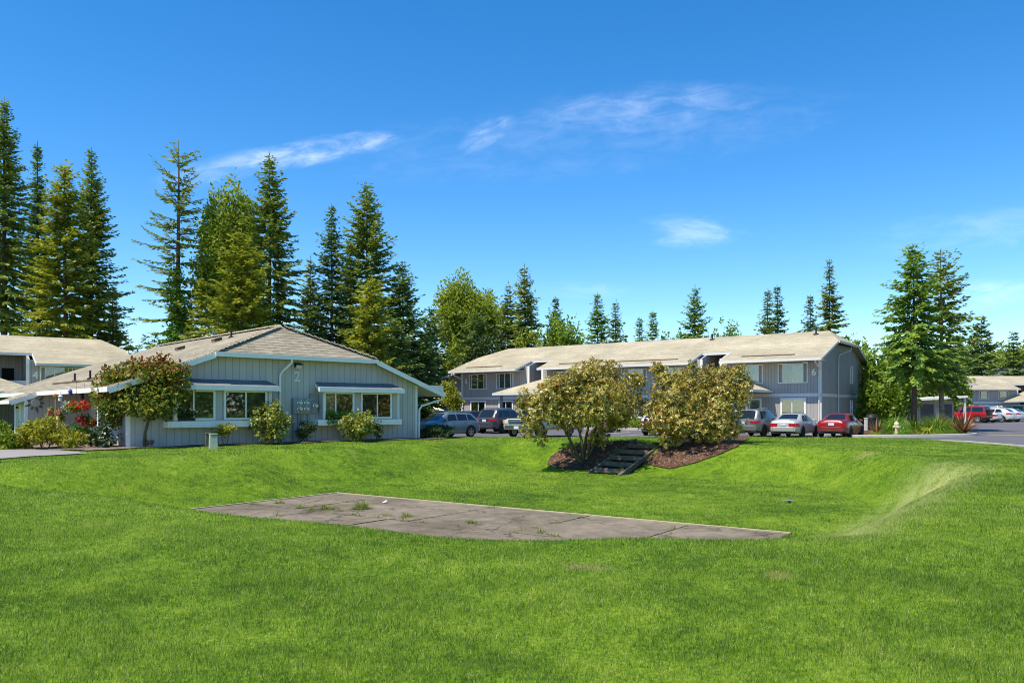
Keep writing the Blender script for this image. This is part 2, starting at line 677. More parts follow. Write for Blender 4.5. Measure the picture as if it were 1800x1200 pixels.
M = {}
M['lawn'] = mat_lawn()
M['grass'] = mat_grass()
M['glass'] = mat_glass()
M['siding'] = siding("grey_siding", (0.51, 0.475, 0.42), 0.32)
M['siding6'] = siding("blue_grey_siding", (0.40, 0.375, 0.345), 0.22)
M['white'] = plain("white_trim_paint", (0.85, 0.82, 0.74), 0.55, 0.3, var=0.08)
M['grey_trim'] = plain("pale_grey_trim", (0.70, 0.675, 0.62), 0.6, 0.3, var=0.08)
M['grey_paint'] = plain("grey_paint", (0.27, 0.275, 0.27), 0.6, 0.3, var=0.12)
M['shake'] = shingles("weathered_shake_roof", (0.43, 0.375, 0.27), (0.34, 0.292, 0.205), (0.09, 0.075, 0.06), 0.34, 0.24, 0.03)
M['shingle'] = shingles("tan_shingle_roof", (0.54, 0.475, 0.335), (0.46, 0.40, 0.27), (0.24, 0.20, 0.135), 0.32, 0.15, 0.014)
M['shingle_dark'] = shingles("dark_shingle_roof", (0.13, 0.125, 0.12), (0.10, 0.095, 0.09), (0.04, 0.04, 0.04), 0.32, 0.15, 0.014)
M['slate'] = shingles("blue_grey_awning_shingle", (0.31, 0.31, 0.30), (0.25, 0.25, 0.245), (0.05, 0.05, 0.055), 0.30, 0.14, 0.014)
M['dark'] = plain("dark_interior", (0.018, 0.018, 0.018), 0.9, 0.1)
M['screen'] = plain("grey_insect_screen", (0.11, 0.115, 0.115), 0.9, 0.1, var=0.1)
M['blind'] = plain("cream_blind", (0.46, 0.44, 0.36), 0.8, 0.1, var=0.1)
M['blind_white'] = plain("white_blind", (0.62, 0.62, 0.58), 0.8, 0.1, var=0.06)
M['curtain'] = plain("olive_curtain", (0.20, 0.19, 0.10), 0.9, 0.1, var=0.35, scale=5)
M['room'] = plain("dim_room", (0.05, 0.048, 0.04), 0.9, 0.1, var=0.5, scale=2.5)
M['black'] = plain("black_metal", (0.02, 0.02, 0.022), 0.5, 0.3)
M['rubber'] = plain("tyre_rubber", (0.022, 0.022, 0.022), 0.85, 0.2)
M['alloy'] = plain("alloy_wheel", (0.50, 0.50, 0.50), 0.35, 0.5, 0.6)
M['carglass'] = plain("car_glass", (0.012, 0.016, 0.017), 0.06, 0.6, var=0.05)
M['chrome'] = plain("chrome", (0.65, 0.65, 0.63), 0.18, 0.5, 0.9)
M['taillamp'] = plain("red_lamp_plastic", (0.42, 0.012, 0.015), 0.2, 0.5)
M['headlamp'] = plain("clear_lamp_plastic", (0.62, 0.62, 0.60), 0.15, 0.5)
M['amber'] = plain("amber_lamp_plastic", (0.80, 0.26, 0.02), 0.25, 0.5)
M['plate'] = plain("number_plate", (0.62, 0.64, 0.66), 0.4, 0.3)
M['bark'] = plain("conifer_bark", (0.13, 0.085, 0.06), 0.95, 0.1, var=0.45, scale=2.0, bmp=0.6)
M['bark_pale'] = plain("pale_bark", (0.30, 0.22, 0.155), 0.95, 0.1, var=0.35, scale=3.0, bmp=0.5)
M['bark_olive'] = plain("olive_bark", (0.15, 0.115, 0.06), 0.95, 0.1, var=0.4, scale=4.0, bmp=0.5)
M['asphalt'] = mat_ground("asphalt", (0.105, 0.100, 0.112), (0.155, 0.150, 0.160), 14.0, 0.25)
M['path'] = mat_ground("grey_path", (0.24, 0.22, 0.20), (0.33, 0.30, 0.28), 9.0, 0.25)
M['pad'] = mat_slab()
M['concrete'] = mat_ground("kerb_concrete", (0.40, 0.37, 0.31), (0.56, 0.52, 0.45), 9.0, 0.3)
M['mulch'] = mat_ground("bark_mulch", (0.050, 0.027, 0.018), (0.17, 0.088, 0.054), 16.0, 0.9, 0.95, ((0.33, 0.23, 0.16), 22.0, 0.86))
M['gravel'] = mat_ground("gravel_mulch", (0.16, 0.10, 0.075), (0.33, 0.25, 0.20), 18.0, 0.8, 0.95, ((0.45, 0.36, 0.30), 22.0, 0.85))
M['straw'] = mat_ground("dry_grass_edge", (0.36, 0.30, 0.15), (0.58, 0.52, 0.32), 12.0, 0.6)
M['timber'] = plain("weathered_timber", (0.155, 0.125, 0.092), 0.9, 0.1, var=0.45, scale=5.0, bmp=0.5)
M['yellow_line'] = plain("yellow_road_paint", (0.62, 0.43, 0.06), 0.8, 0.2, var=0.2)
M['white_line'] = plain("white_road_paint", (0.62, 0.62, 0.60), 0.8, 0.2, var=0.15)
# ---------------------------------------------------------------- terrain
def sst(x):
    x = np.clip(x, 0.0, 1.0)
    return x * x * (3 - 2 * x)


def inpoly(x, y, poly):
    x = np.asarray(x, dtype=float)
    y = np.asarray(y, dtype=float)
    r = np.zeros(x.shape, dtype=bool)
    n = len(poly)
    for i in range(n):
        x0, y0 = poly[i]
        x1, y1 = poly[(i + 1) % n]
        if y0 == y1:
            continue
        c = ((y0 > y) != (y1 > y)) & (x < (x1 - x0) * (y - y0) / (y1 - y0) + x0)
        r ^= c
    return r


LOT = [(-9.5, 49.6), (-6.2, 46.2), (-3.6, 45.2), (0, 45.6), (8, 45.9), (16, 45.8), (20.2, 44.6), (21.6, 42.4), (22.0, 38.8), (21.6, 33.2),
       (22.4, 26), (25.5, 15), (31, 0), (34, -14), (90, -14), (170, 60), (170, 210), (-40, 210), (-46, 100), (-22, 66)]
PATH = [(-15.0, 28.1), (-17.4, 30.3), (-20.8, 32.0), (-32, 37.5), (-40, 36), (-32, 29.0), (-20.3, 25.0), (-17.4, 25.3), (-16.0, 26.4)]
PAD_L, PAD_D = 15.0, 8.6


def lot_z(x, y):
    return np.minimum(0.30, 0.0105 * np.maximum(0.0, np.asarray(y, dtype=float) - 52.0))


def terrain(x, y):
    x = np.asarray(x, dtype=float)
    y = np.asarray(y, dtype=float)
    dx, dy = x - BX, y - BY
    p = dx * E1[0] + dy * E1[1]
    q = dx * E2[0] + dy * E2[1]
    wob = 0.45 * np.sin(q * 0.55 + 0.6) + 0.3 * np.sin(q * 1.1)
    f = sst((p + 5.2 + wob) / 4.9) * sst((18.6 - 5.0 * sst((q - 5.0) / 11.0) - p) / 2.9) * sst((q + 10.7 - 2.4 * sst((p - 13.0) / 5.0)) / 2.0) * sst((16.4 - q) / 4.0)
    und = 0.030 * np.sin(x * 0.9 + 1.3 * np.sin(y * 0.5)) * np.cos(y * 0.75) + 0.015 * np.sin(x * 2.3 + y * 1.7)
    lump = 0.10 * np.exp(-((p + 2.4) ** 2 + (q + 1.8) ** 2) / 1.6) + 0.07 * np.exp(-((p + 3.0) ** 2 + (q - 3.0) ** 2) / 2.0)
    inside_pad = sst((p + 0.5) / 0.5) * sst((PAD_L + 0.5 - p) / 0.5) * sst((q + PAD_D + 0.5) / 0.5) * sst((0.5 - q) / 0.5)
    z = 0.04 - 0.085 * sst((-5.5 - q) / 4.0) - 1.26 * f + und * (1 - inside_pad) * np.minimum(1.0, np.maximum(0.0, (60 - y) / 20)) + lump
    z = z - 0.06 * inside_pad
    # cut for the steps
    sx, sy = x - 4.22, y - 35.1
    sa, sw = sx * 0.6263 + sy * 0.7796, sx * 0.7796 - sy * 0.6263
    z = z - 0.42 * sst((1.0 - np.abs(sw)) / 0.3) * sst((sa + 0.1) / 0.3) * sst((3.9 - sa) / 0.3)
    lot = inpoly(x, y, LOT)
    z = np.where(lot, lot_z(x, y) - 0.12, z)
    far = ~lot & (y > 52)
    z = np.where(far, np.minimum(0.26, 0.02 + 0.0105 * (y - 52)), z)
    return z


def tz(x, y):
    return float(terrain(x, y))


def gz(x, y):
    """height of the surface one stands on"""
    if bool(inpoly(np.array([x]), np.array([y]), LOT)[0]):
        return float(lot_z(x, y)) + 0.0
    return tz(x, y)


def hit(px, py):
    """where the ground photographed at (px, py) lies"""
    Y = np.linspace(3, 60, 6000)
    X = (px - 900) / 1400 * Y
    Z = CAM_H + (720 - py) / 1400 * Y
    T = terrain(X, Y)
    i = int(np.argmax(Z <= T))
    return float(X[i]), float(Y[i])


def axis(stops):
    out = []
    for (a, b, st) in stops:
        out += list(np.arange(a, b, st))
    out.append(stops[-1][1])
    return np.array(out)


def build_lawn():
    xs = axis([(-900, -120, 60), (-120, -40, 5), (-40, -24, 1.0), (-24, 26, 0.3), (26, 46, 1.0), (46, 130, 6), (130, 900, 70)])
    ys = axis([(-200, -20, 20), (-20, 2, 2), (2, 52, 0.3), (52, 90, 2), (90, 240, 10), (240, 1500, 120)])
    X, Y = np.meshgrid(xs, ys)
    Z = terrain(X, Y)
    V = np.stack([X.ravel(), Y.ravel(), Z.ravel()], 1)
    nx, ny = len(xs), len(ys)
    i = np.arange(nx - 1)[None, :] + nx * np.arange(ny - 1)[:, None]
    i = i.ravel()
    F = np.stack([i, i + 1, i + nx + 1, i + nx], 1)
    struct(np_mesh("lawn", V, F, M['lawn'], smooth=True))


build_lawn()


def sheet(name, poly, zf, mat, step=0.5, lift=0.0, kind=True, thick=0.0):
    """a flat area cut to a polygon that follows the height function zf"""
    import bmesh
    bm = bmesh.new()
    vs = [bm.verts.new((x, y, 0)) for x, y in poly]
    bm.faces.new(vs)
    xs = [q[0] for q in poly]
    ys = [q[1] for q in poly]
    for lo, hi, no in ((min(xs), max(xs), (1, 0, 0)), (min(ys), max(ys), (0, 1, 0))):
        t = lo + step
        while t < hi:
            bmesh.ops.bisect_plane(bm, geom=bm.verts[:] + bm.edges[:] + bm.faces[:], plane_co=(t * no[0], t * no[1], 0), plane_no=no)
            t += step
    for v in bm.verts:
        v.co.z = float(zf(v.co.x, v.co.y)) + lift
    if thick:
        r = bmesh.ops.extrude_face_region(bm, geom=bm.faces[:])
        for g in r['geom']:
            if isinstance(g, bmesh.types.BMVert):
                g.co.z += thick
    bmesh.ops.recalc_face_normals(bm, faces=bm.faces[:])
    if not thick:
        for f in bm.faces:
            if f.normal.z < 0:
                f.normal_flip()
    me = bpy.data.meshes.new(name)
    bm.to_mesh(me)
    bm.free()
    me.materials.append(mat)
    o = link(name, me)
    if kind:
        struct(o)
    return o


sheet("parking_lot", LOT, lot_z, M['asphalt'], 8.0)
sheet("path", PATH, lambda x, y: tz(x, y) + 0.035, M['path'], 1.0)


def PQ(p, q):
    return (BX + p * E1[0] + q * E2[0], BY + p * E1[1] + q * E2[1])


PAD_Z = -1.20
JOINTS = []


def build_pad():
    """the cracked slab: separate bays with open joints"""
    mb = MB()
    r = random.Random(4)
    rows = [(-PAD_D, -3.6), (-3.56, 0.0)]
    cuts = [[0, 3.1, 5.9, 8.9, 11.9, 15.0], [0, 2.2, 6.6, 9.8, 12.6, 15.0]]
    for (q0, q1), cu in zip(rows, cuts):
        for i in range(len(cu) - 1):
            g = 0.02
            p0, p1 = cu[i] + (g if i else 0), cu[i + 1] - (g if i < len(cu) - 2 else 0)
            t = [r.uniform(-0.012, 0.012) for _ in range(4)]
            j = [r.uniform(-0.03, 0.03) for _ in range(4)]
            cs = [PQ(p0 + j[0] * (i > 0), q0), PQ(p1 + j[1] * (i < len(cu) - 2), q0), PQ(p1 + j[2] * (i < len(cu) - 2), q1), PQ(p0 + j[3] * (i > 0), q1)]
            top = [(x, y, PAD_Z + a) for (x, y), a in zip(cs, t)]
            mb.prism([(x, y, PAD_Z - 0.14) for x, y in cs], (0, 0, 0.01))
            b = len(mb.V)
            mb.add([(x, y, PAD_Z - 0.13) for x, y in cs] + top,
                   [(4, 5, 6, 7), (0, 1, 5, 4), (1, 2, 6, 5), (2, 3, 7, 6), (3, 0, 4, 7)])
            if i:
                JOINTS.append((PQ(cu[i], q0), PQ(cu[i], q1)))
    JOINTS.append((PQ(0.4, -3.58), PQ(14.5, -3.58)))
    struct(mb.build("concrete_pavement", M['pad']))
    e = MB()
    e.mi = 0
    for (a, b) in (((0, 0.02), (15.0, 0.10)), ((-0.09, -PAD_D), (-0.01, 0.10))):
        q = [PQ(a[0], a[1]), PQ(b[0], a[1]), PQ(b[0], b[1]), PQ(a[0], b[1])]
        e.prism([(x, y, PAD_Z - 0.12) for x, y in q], (0, 0, 0.14))
    struct(e.build("pavement_edge", M['straw']))


build_pad()

# planting beds and stairs on the far bank
BED_L = [hit(*q) for q in ((961, 817), (968, 803), (985, 792), (1020, 783), (1075, 777), (1118, 777), (1085, 800), (1046, 827), (1005, 826), (975, 823))]
BED_R = [hit(*q) for q in ((1104, 827), (1140, 803), (1172, 778), (1200, 770), (1250, 766.5), (1302, 766.5), (1316, 772), (1298, 785), (1266, 799), (1226, 813), (1176, 825))]
sheet("mulch_bed", BED_L, lambda x, y: tz(x, y) + 0.05, M['mulch'], 0.35)
sheet("mulch_bed", BED_R, lambda x, y: tz(x, y) + 0.05, M['mulch'], 0.35)


def build_stairs():
    a = Vector((4.22, 35.1, -1.16))
    b = Vector((6.55, 38.0, 0.06))
    d = Vector((b.x - a.x, b.y - a.y, 0))
    L = d.length
    d.normalize()
    w = Vector((d.y, -d.x, 0))
    t = thing("garden_steps", "weathered timber garden steps climbing the grass bank between the two rhododendrons", "steps", a)
    rise = b.z - a.z

    def f(o):
        return lambda x, y, z: d * x + w * y + Vector((0, 0, z + o))
    for s in (-0.82, 0.82):
        mb = MB()
        mb.prism([d * -0.45 + w * (s - 0.07) + Vector((0, 0, -0.28)), d * (L + 0.15) + w * (s - 0.07) + Vector((0, 0, rise - 0.06)),
                  d * (L + 0.15) + w * (s - 0.07) + Vector((0, 0, rise + 0.14)), d * -0.45 + w * (s - 0.07) + Vector((0, 0, -0.03))], w * 0.14)
        mb.build("side_rail", M['timber'], t, bevel=0.015)
    n = 5
    for i in range(n):
        x0 = L * i / n
        z1 = rise * (i + 0.72) / n
        mb = MB()
        mb.fbox(f(0), x0, x0 + 0.14, -0.745, 0.745, z1 - 0.2, z1)
        mb.build("riser", M['timber'], t, bevel=0.012)
        m2 = MB()
        m2.fbox(f(0), x0 + 0.142, x0 + L / n - 0.003, -0.745, 0.745, z1 - 0.24, z1 - 0.03)
        m2.build("tread_fill", M['mulch'], t)


build_stairs()

# ---------------------------------------------------------------- foliage generators
def kites(Pn, D, N, L, Wd, droop=0.0):
    """leaf-like kites: base points, directions, normals, lengths, widths -> V, F"""
    D = D / np.linalg.norm(D, axis=1, keepdims=True)
    T = np.cross(D, N)
    T /= np.maximum(np.linalg.norm(T, axis=1, keepdims=True), 1e-6)
    U = np.cross(T, D)
    L = L[:, None]
    Wd = Wd[:, None]
    a = Pn
    m = Pn + D * L * 0.5
    b = m + T * Wd * 0.5 - U * Wd * 0.12
    c = Pn + D * L - U * L * droop
    d = m - T * Wd * 0.5 - U * Wd * 0.12
    n = len(Pn)
    V = np.stack([a, b, c, d], 1).reshape(-1, 3)
    F = np.arange(4 * n).reshape(n, 4)
    return V, F


def unit(v):
    return v / np.maximum(np.linalg.norm(v, axis=-1, keepdims=True), 1e-9)


def conifer(name, H, Rm, seed, z0=0.12, spacing=0.5, per=5, droop=0.35, spray=0.62, power=0.85, gap=0.08, sticks=False, wide=0.40, tip=1.0,
            side=None, mat=None, bark=None, parent=None, dens=1.0, trunk_r=0.011, belly=0.10, lean=0.0):
    rng = np.random.default_rng(seed)
    zb = z0 * H
    z = zb
    Ps, Ds, Ns, Ls, Ws = [], [], [], [], []
    mb = MB()
    hs = np.linspace(0, 1, 9)
    wx = np.cumsum(rng.normal(0, 0.05, 9)) * 0.6
    wy = np.cumsum(rng.normal(0, 0.05, 9)) * 0.6
    rr = trunk_r * H * (1 - hs) ** 0.85 + 0.012
    rr[0] *= 1.25
    mb.tube([(wx[i] + lean * hs[i], wy[i], H * hs[i]) for i in range(9)], list(rr), 9)
    if z0 > 0.08 and not sticks:                       # dead snags on the bare trunk
        for _ in range(10):
            a = rng.uniform(0, 6.28)
            zz = rng.uniform(0.25, 1.0) * zb
            l = rng.uniform(0.5, 1.6)
            mb.tube([(0, 0, zz), (math.cos(a) * l, math.sin(a) * l, zz - 0.1 * l)], [0.03, 0.008], 3, False)
    while z < H * 0.985:
        t = (z - zb) / (H - zb)
        prof = (1 - t) ** power * (belly + (1 - belly) * min(1.0, (t + 0.06) / 0.16) if t < 0.1 else 1.0)
        Lm = Rm * prof + 0.12
        cx, cy = np.interp(z / H, hs, wx) + lean * z / H, np.interp(z / H, hs, wy)
        nb = int(rng.integers(per - 1, per + 2)) if t < 0.85 else max(3, per - 2)
        az0 = rng.uniform(0, 6.28)
        for b in range(nb):
            if rng.random() < gap:
                continue
            az = az0 + 6.283 * b / nb + rng.normal(0, 0.25)
            L = Lm * rng.uniform(0.55, 1.18)
            if side is not None:
                L *= 1 + side[1] * math.cos(az - side[0])
            pitch = math.radians(-6 + 40 * t ** 1.3 + rng.normal(0, 7))
            n = max(2, int(L / (0.27 / dens)))
            s = np.linspace(0.10 if L < 1.5 else 0.16, 1.0, n)
            rad = L * s
            dz = L * (math.tan(pitch) * s - droop * (1 - 0.6 * t) * s ** 1.6 + 0.16 * tip * s ** 3.2)
            o = np.array([math.cos(az), math.sin(az), 0.0])
            lat = np.array([-o[1], o[0], 0.0])
            pos = np.stack([cx + o[0] * rad, cy + o[1] * rad, z + dz], 1)
            if sticks and L > 0.6:
                q = list(range(0, n, max(1, n // 3)))
                if q[-1] != n - 1:
                    q.append(n - 1)
                mb.tube([(cx, cy, z)] + [tuple(pos[i]) for i in q], list(np.linspace(0.018 * L + 0.015, 0.006, len(q) + 1)), 3, False)
            tang = np.gradient(pos, axis=0) if n > 1 else np.tile(o, (n, 1))
            tang = unit(tang)
            for sg in (-1, 1, -1, 1, 0, 0):
                k = n
                ang = rng.uniform(0.5, 1.15, k) * sg if sg else rng.normal(0, 0.45, k)
                d = tang * np.cos(ang)[:, None] + lat[None, :] * np.sin(ang)[:, None]
                d[:, 2] += rng.normal(-0.16, 0.16, k) - (0.30 if sg == 0 else 0.0) * rng.random(k)
                d = unit(d)
                nn = np.tile(np.array([0, 0, 1.0]), (k, 1)) + rng.normal(0, 0.42, (k, 3))
                ln = spray * rng.uniform(0.6, 1.25, k) * (0.62 + 0.5 * (1 - s)) * (0.55 + 0.45 * min(1.0, L / 1.4))
                keep = rng.random(k) > (0.10 if sg else 0.25)
                p_ = pos + rng.normal(0, 0.05, (k, 3))
                Ps.append(p_[keep]); Ds.append(d[keep]); Ns.append(nn[keep]); Ls.append(ln[keep]); Ws.append(ln[keep] * wide * rng.uniform(0.8, 1.3, keep.sum()))
        z += spacing * rng.uniform(0.7, 1.3) * (1 - 0.35 * t)
    # leader
    Ps.append(np.array([[wx[-1] + lean, wy[-1], H * 0.975]])); Ds.append(np.array([[0.02, 0, 1.0]])); Ns.append(np.array([[0, 1.0, 0]]))
    Ls.append(np.array([H * 0.03 + 0.2])); Ws.append(np.array([0.10]))
    V, F = kites(np.concatenate(Ps), np.concatenate(Ds), np.concatenate(Ns), np.concatenate(Ls), np.concatenate(Ws), 0.10)
    mb.build("trunk", bark or M['bark'], parent, smooth=50, uv=False)
    np_mesh("crown", V, F, mat, parent)


def lobes_leaves(lobes, leaf, dens, rng, up=0.35, aspect=0.6, shell=0.55):
    """lobes (cx,cy,cz,rx,ry,rz) filled towards their skin with leaves"""
    Vs, Fs, off = [], [], 0
    for (cx, cy, cz, rx, ry, rz) in lobes:
        n = int(dens * (rx * ry + ry * rz + rx * rz) * 17.0 / (leaf * leaf))
        d = unit(rng.normal(0, 1, (n, 3)))
        r = rng.random(n) ** shell
        r = r * (1 + rng.normal(0, 0.07, n))
        c = np.array([cx, cy, cz]) + d * r[:, None] * np.array([rx, ry, rz])
        # break the ball up into twigs
        c += 0.16 * np.array([rx, ry, rz]) * np.sin(c[:, [1, 2, 0]] * (5.0 / max(0.5, rx)) + rng.uniform(0, 6, 3))
        dirn = unit(d * 0.6 + rng.normal(0, 0.75, (n, 3)) + np.array([0, 0, -0.15]))
        nn = unit(d * 0.6 + rng.normal(0, 0.65, (n, 3)) + np.array([0, 0, up]))
        ln = leaf * rng.uniform(0.65, 1.3, n)
        V, F = kites(c, dirn, nn, ln, ln * aspect * rng.uniform(0.8, 1.2, n), 0.08)
        Vs.append(V); Fs.append(F + off); off += len(V)
    return np.concatenate(Vs), np.concatenate(Fs)


def broadleaf(name, label, cat, loc, H, rx, seed, mat, leaf=0.28, dens=0.5, zc=0.62, rz=None, nl=16, bark=None, group=None, ry=None, stems=1, trunk_r=0.02, low=None, part="crown"):
    """a leafy tree or shrub: stem(s) with limbs, crown of many lobes"""
    rng = np.random.default_rng(seed)
    t = thing(name, label, cat, loc, 0, group)
    ry = ry or rx
    rz = rz or H * (1 - zc)
    lobes = []
    mb = MB()
    z1 = H * zc
    for i in range(nl):
        d = unit(rng.normal(0, 1, 3))
        rr = rng.uniform(0.45, 0.80)
        if i < nl * 0.25:
            rr *= 0.5
        s = rng.uniform(0.30, 0.50)
        c = np.array([d[0] * rx * rr, d[1] * ry * rr, z1 + d[2] * rz * rr])
        lobes.append((c[0], c[1], c[2], rx * s, ry * s, rz * s * rng.uniform(0.8, 1.15)))
    for i in range(nl):                       # small outlying sprigs for a ragged outline
        d = unit(rng.normal(0, 1, 3))
        s = rng.uniform(0.09, 0.17)
        c = np.array([d[0] * rx, d[1] * ry, z1 + d[2] * rz]) * np.array([rng.uniform(0.82, 1.02)] * 2 + [1.0])
        lobes.append((c[0], c[1], z1 + d[2] * rz * rng.uniform(0.85, 1.0), rx * s, ry * s, rz * s * 1.3))
    for k in range(stems):
        a = 6.28 * k / max(1, stems) + rng.uniform(0, 1)
        o = 0.0 if stems == 1 else rx * 0.22
        r0 = trunk_r * H / math.sqrt(stems) + 0.01
        top = Vector((math.cos(a) * o * 2.2, math.sin(a) * o * 2.2, z1))
        b0 = Vector((math.cos(a) * o * 0.25, math.sin(a) * o * 0.25, -0.05))
        mid = b0.lerp(top, 0.5) + Vector((rng.normal(0, 0.04) * H * 0.3, rng.normal(0, 0.04) * H * 0.3, 0))
        mb.tube([b0, mid, top], [r0, r0 * 0.75, r0 * 0.4], 7)
        for (cx, cy, cz, _, _, _) in lobes[k::stems][:max(4, nl // (stems * 2))]:
            st = mid.lerp(top, rng.uniform(0.0, 0.8))
            mb.tube([st, st.lerp(Vector((cx, cy, cz)), 0.5) + Vector((0, 0, 0.05 * H)), (cx, cy, cz)], [r0 * 0.42, r0 * 0.25, r0 * 0.1], 5, False)
    mb.build("trunk" if stems == 1 else "stems", bark or M['bark_olive'], t, smooth=50, uv=False)
    V, F = lobes_leaves(lobes, leaf, dens, rng)
    if low is not None:
        V[:, 2] = np.maximum(V[:, 2], low)
    np_mesh(part, V, F, mat, t)
    return t


def blades(n, rng, rad, length, width, spread=0.9, arch=0.8, stiff=False):
    """arching strap leaves from one crown: strips of three quads"""
    Vs, Fs, off = [], [], 0
    a = rng.uniform(0, 6.283, n)
    tilt = rng.random(n) ** 0.7 * spread
    ln = length * rng.uniform(0.6, 1.15, n)
    base = np.stack([np.cos(a), np.sin(a), np.zeros(n)], 1) * (rng.random(n) * rad)[:, None]
    o = np.stack([np.cos(a), np.sin(a), np.zeros(n)], 1)
    lat = np.stack([-np.sin(a), np.cos(a), np.zeros(n)], 1)
    ss = np.array([0, 0.35, 0.7, 1.0])
    ws = np.array([0.7, 1.0, 0.8, 0.12])
    V = np.zeros((n, 8, 3))
    for i, s in enumerate(ss):
        th = tilt + (arch * s ** 1.4 * (0.4 + tilt) if not stiff else 0.12 * s)
        pos = base + o * (np.sin(th) * ln * s)[:, None] + np.array([0, 0, 1.0]) * (np.cos(np.minimum(th, 2.2)) * ln * s)[:, None]
        V[:, 2 * i] = pos - lat * width * ws[i] / 2
        V[:, 2 * i + 1] = pos + lat * width * ws[i] / 2
    idx = np.array([[0, 1, 3, 2], [2, 3, 5, 4], [4, 5, 7, 6]])
    F = (np.arange(n)[:, None, None] * 8 + idx[None]).reshape(-1, 4)
    V = V.reshape(-1, 3)
    V[:, 2] = np.maximum(V[:, 2], 0.01)
    return V, F


# leaf colours (real-world, fairly dark)
LM = {}
LM['fir'] = leafmat("fir_needles", [(0.0, (0.0827, 0.1449, 0.0416)), (0.5, (0.2114, 0.2829, 0.0593)), (1.0, (0.4826, 0.4658, 0.0713))], 0.25, 0.6, 0.35)
LM['fir_blue'] = leafmat("dark_fir_needles", [(0.0, (0.0668, 0.1336, 0.0509)), (0.5, (0.1527, 0.2375, 0.0679)), (1.0, (0.3148, 0.3785, 0.0848))], 0.22, 0.6, 0.35)
LM['fir_gold'] = leafmat("olive_fir_needles", [(0.0, (0.1179, 0.166, 0.0273)), (0.5, (0.2882, 0.319, 0.0365)), (1.0, (0.5239, 0.4847, 0.0501))], 0.32, 0.6, 0.35)
LM['fir_green'] = leafmat("fresh_fir_needles", [(0.0, (0.0854, 0.1651, 0.0319)), (0.5, (0.2033, 0.3245, 0.0501)), (1.0, (0.4102, 0.5088, 0.0683))], 0.32, 0.6, 0.4)
LM['cotton'] = leafmat("cottonwood_leaves", [(0.0, (0.12, 0.1771, 0.0245)), (0.5, (0.2602, 0.3231, 0.0316)), (1.0, (0.4402, 0.4794, 0.0527))], 0.4, 0.5, 0.4)
LM['lush'] = leafmat("lush_green_leaves", [(0.0, (0.073, 0.1332, 0.0158)), (0.5, (0.1916, 0.2934, 0.0286)), (1.0, (0.4197, 0.5154, 0.0793))], 0.4, 0.4, 0.5)
LM['dark'] = leafmat("dark_shrub_leaves", [(0.0, (0.0208, 0.0442, 0.0156)), (0.6, (0.0494, 0.0884, 0.026)), (1.0, (0.117, 0.169, 0.0455))], 0.25, 0.45)
LM['ivy'] = leafmat("ivy_leaves", [(0.0, (0.051, 0.12, 0.0104)), (0.5, (0.1275, 0.256, 0.0156)), (1.0, (0.238, 0.4, 0.026))], 0.35, 0.45)
LM['rhodo'] = leafmat("rhododendron_leaves", [(0.0, (0.020, 0.034, 0.010)), (0.24, (0.072, 0.085, 0.018)), (0.45, (0.27, 0.250, 0.034)), (0.68, (0.56, 0.45, 0.085)), (1.0, (0.78, 0.66, 0.40))], 0.32, 0.36, 0.8, 0.45)
LM['rhodo_bud'] = leafmat("orange_brown_buds", [(0.0, (0.32, 0.12, 0.02)), (0.5, (0.60, 0.28, 0.05)), (1.0, (0.68, 0.43, 0.14))], 0.3, 0.6)
LM['maple'] = leafmat("maple_leaves", [(0.0, (0.0629, 0.1072, 0.0172)), (0.45, (0.1338, 0.1878, 0.0257)), (0.75, (0.2674, 0.2502, 0.0286)), (1.0, (0.4247, 0.3932, 0.0572))], 0.4, 0.45)
LM['maple_red'] = leafmat("reddish_maple_leaves", [(0.0, (0.14, 0.045, 0.015)), (0.5, (0.26, 0.105, 0.02)), (1.0, (0.30, 0.19, 0.03))], 0.4, 0.45)
LM['yellow'] = leafmat("yellow_green_leaves", [(0.0, (0.1265, 0.1323, 0.011)), (0.5, (0.3105, 0.3105, 0.0198)), (1.0, (0.506, 0.4715, 0.055))], 0.4, 0.45)
LM['bright'] = leafmat("bright_green_leaves", [(0.0, (0.06, 0.11, 0.008)), (0.5, (0.18, 0.27, 0.014)), (1.0, (0.34, 0.40, 0.04))], 0.4, 0.45)
LM['variegated'] = leafmat("pale_variegated_leaves", [(0.0, (0.06, 0.09, 0.0154)), (0.4, (0.24, 0.264, 0.033)), (0.7, (0.456, 0.444, 0.066)), (1.0, (0.624, 0.624, 0.264))], 0.38, 0.4)
LM['hosta'] = leafmat("white_edged_leaves", [(0.0, (0.020, 0.045, 0.014)), (0.72, (0.045, 0.085, 0.022)), (0.80, (0.45, 0.47, 0.30)), (1.0, (0.58, 0.60, 0.46))], 0.25, 0.4)
LM['red_fl'] = leafmat("red_petals", [(0.0, (0.45, 0.015, 0.02)), (0.6, (0.62, 0.03, 0.03)), (1.0, (0.75, 0.16, 0.05))], 0.4, 0.6)
LM['pink_fl'] = leafmat("pink_petals", [(0.0, (0.55, 0.12, 0.12)), (1.0, (0.75, 0.36, 0.30))], 0.4, 0.6)
LM['white_fl'] = leafmat("lilac_white_petals", [(0.0, (0.42, 0.33, 0.55)), (1.0, (0.80, 0.78, 0.82))], 0.4, 0.6)
LM['phormium'] = leafmat("bronze_strap_leaves", [(0.0, (0.091, 0.039, 0.0234)), (0.5, (0.26, 0.1105, 0.0585)), (1.0, (0.546, 0.338, 0.182))], 0.25, 0.4)
LM['mound'] = leafmat("green_grass_leaves", [(0.0, (0.0784, 0.1785, 0.0235)), (0.5, (0.1764, 0.3465, 0.0392)), (1.0, (0.3332, 0.525, 0.0784))], 0.35, 0.45)
LM['mound_red'] = leafmat("reddish_seed_stems", [(0.0, (0.20, 0.09, 0.04)), (1.0, (0.38, 0.22, 0.10))], 0.35, 0.5)
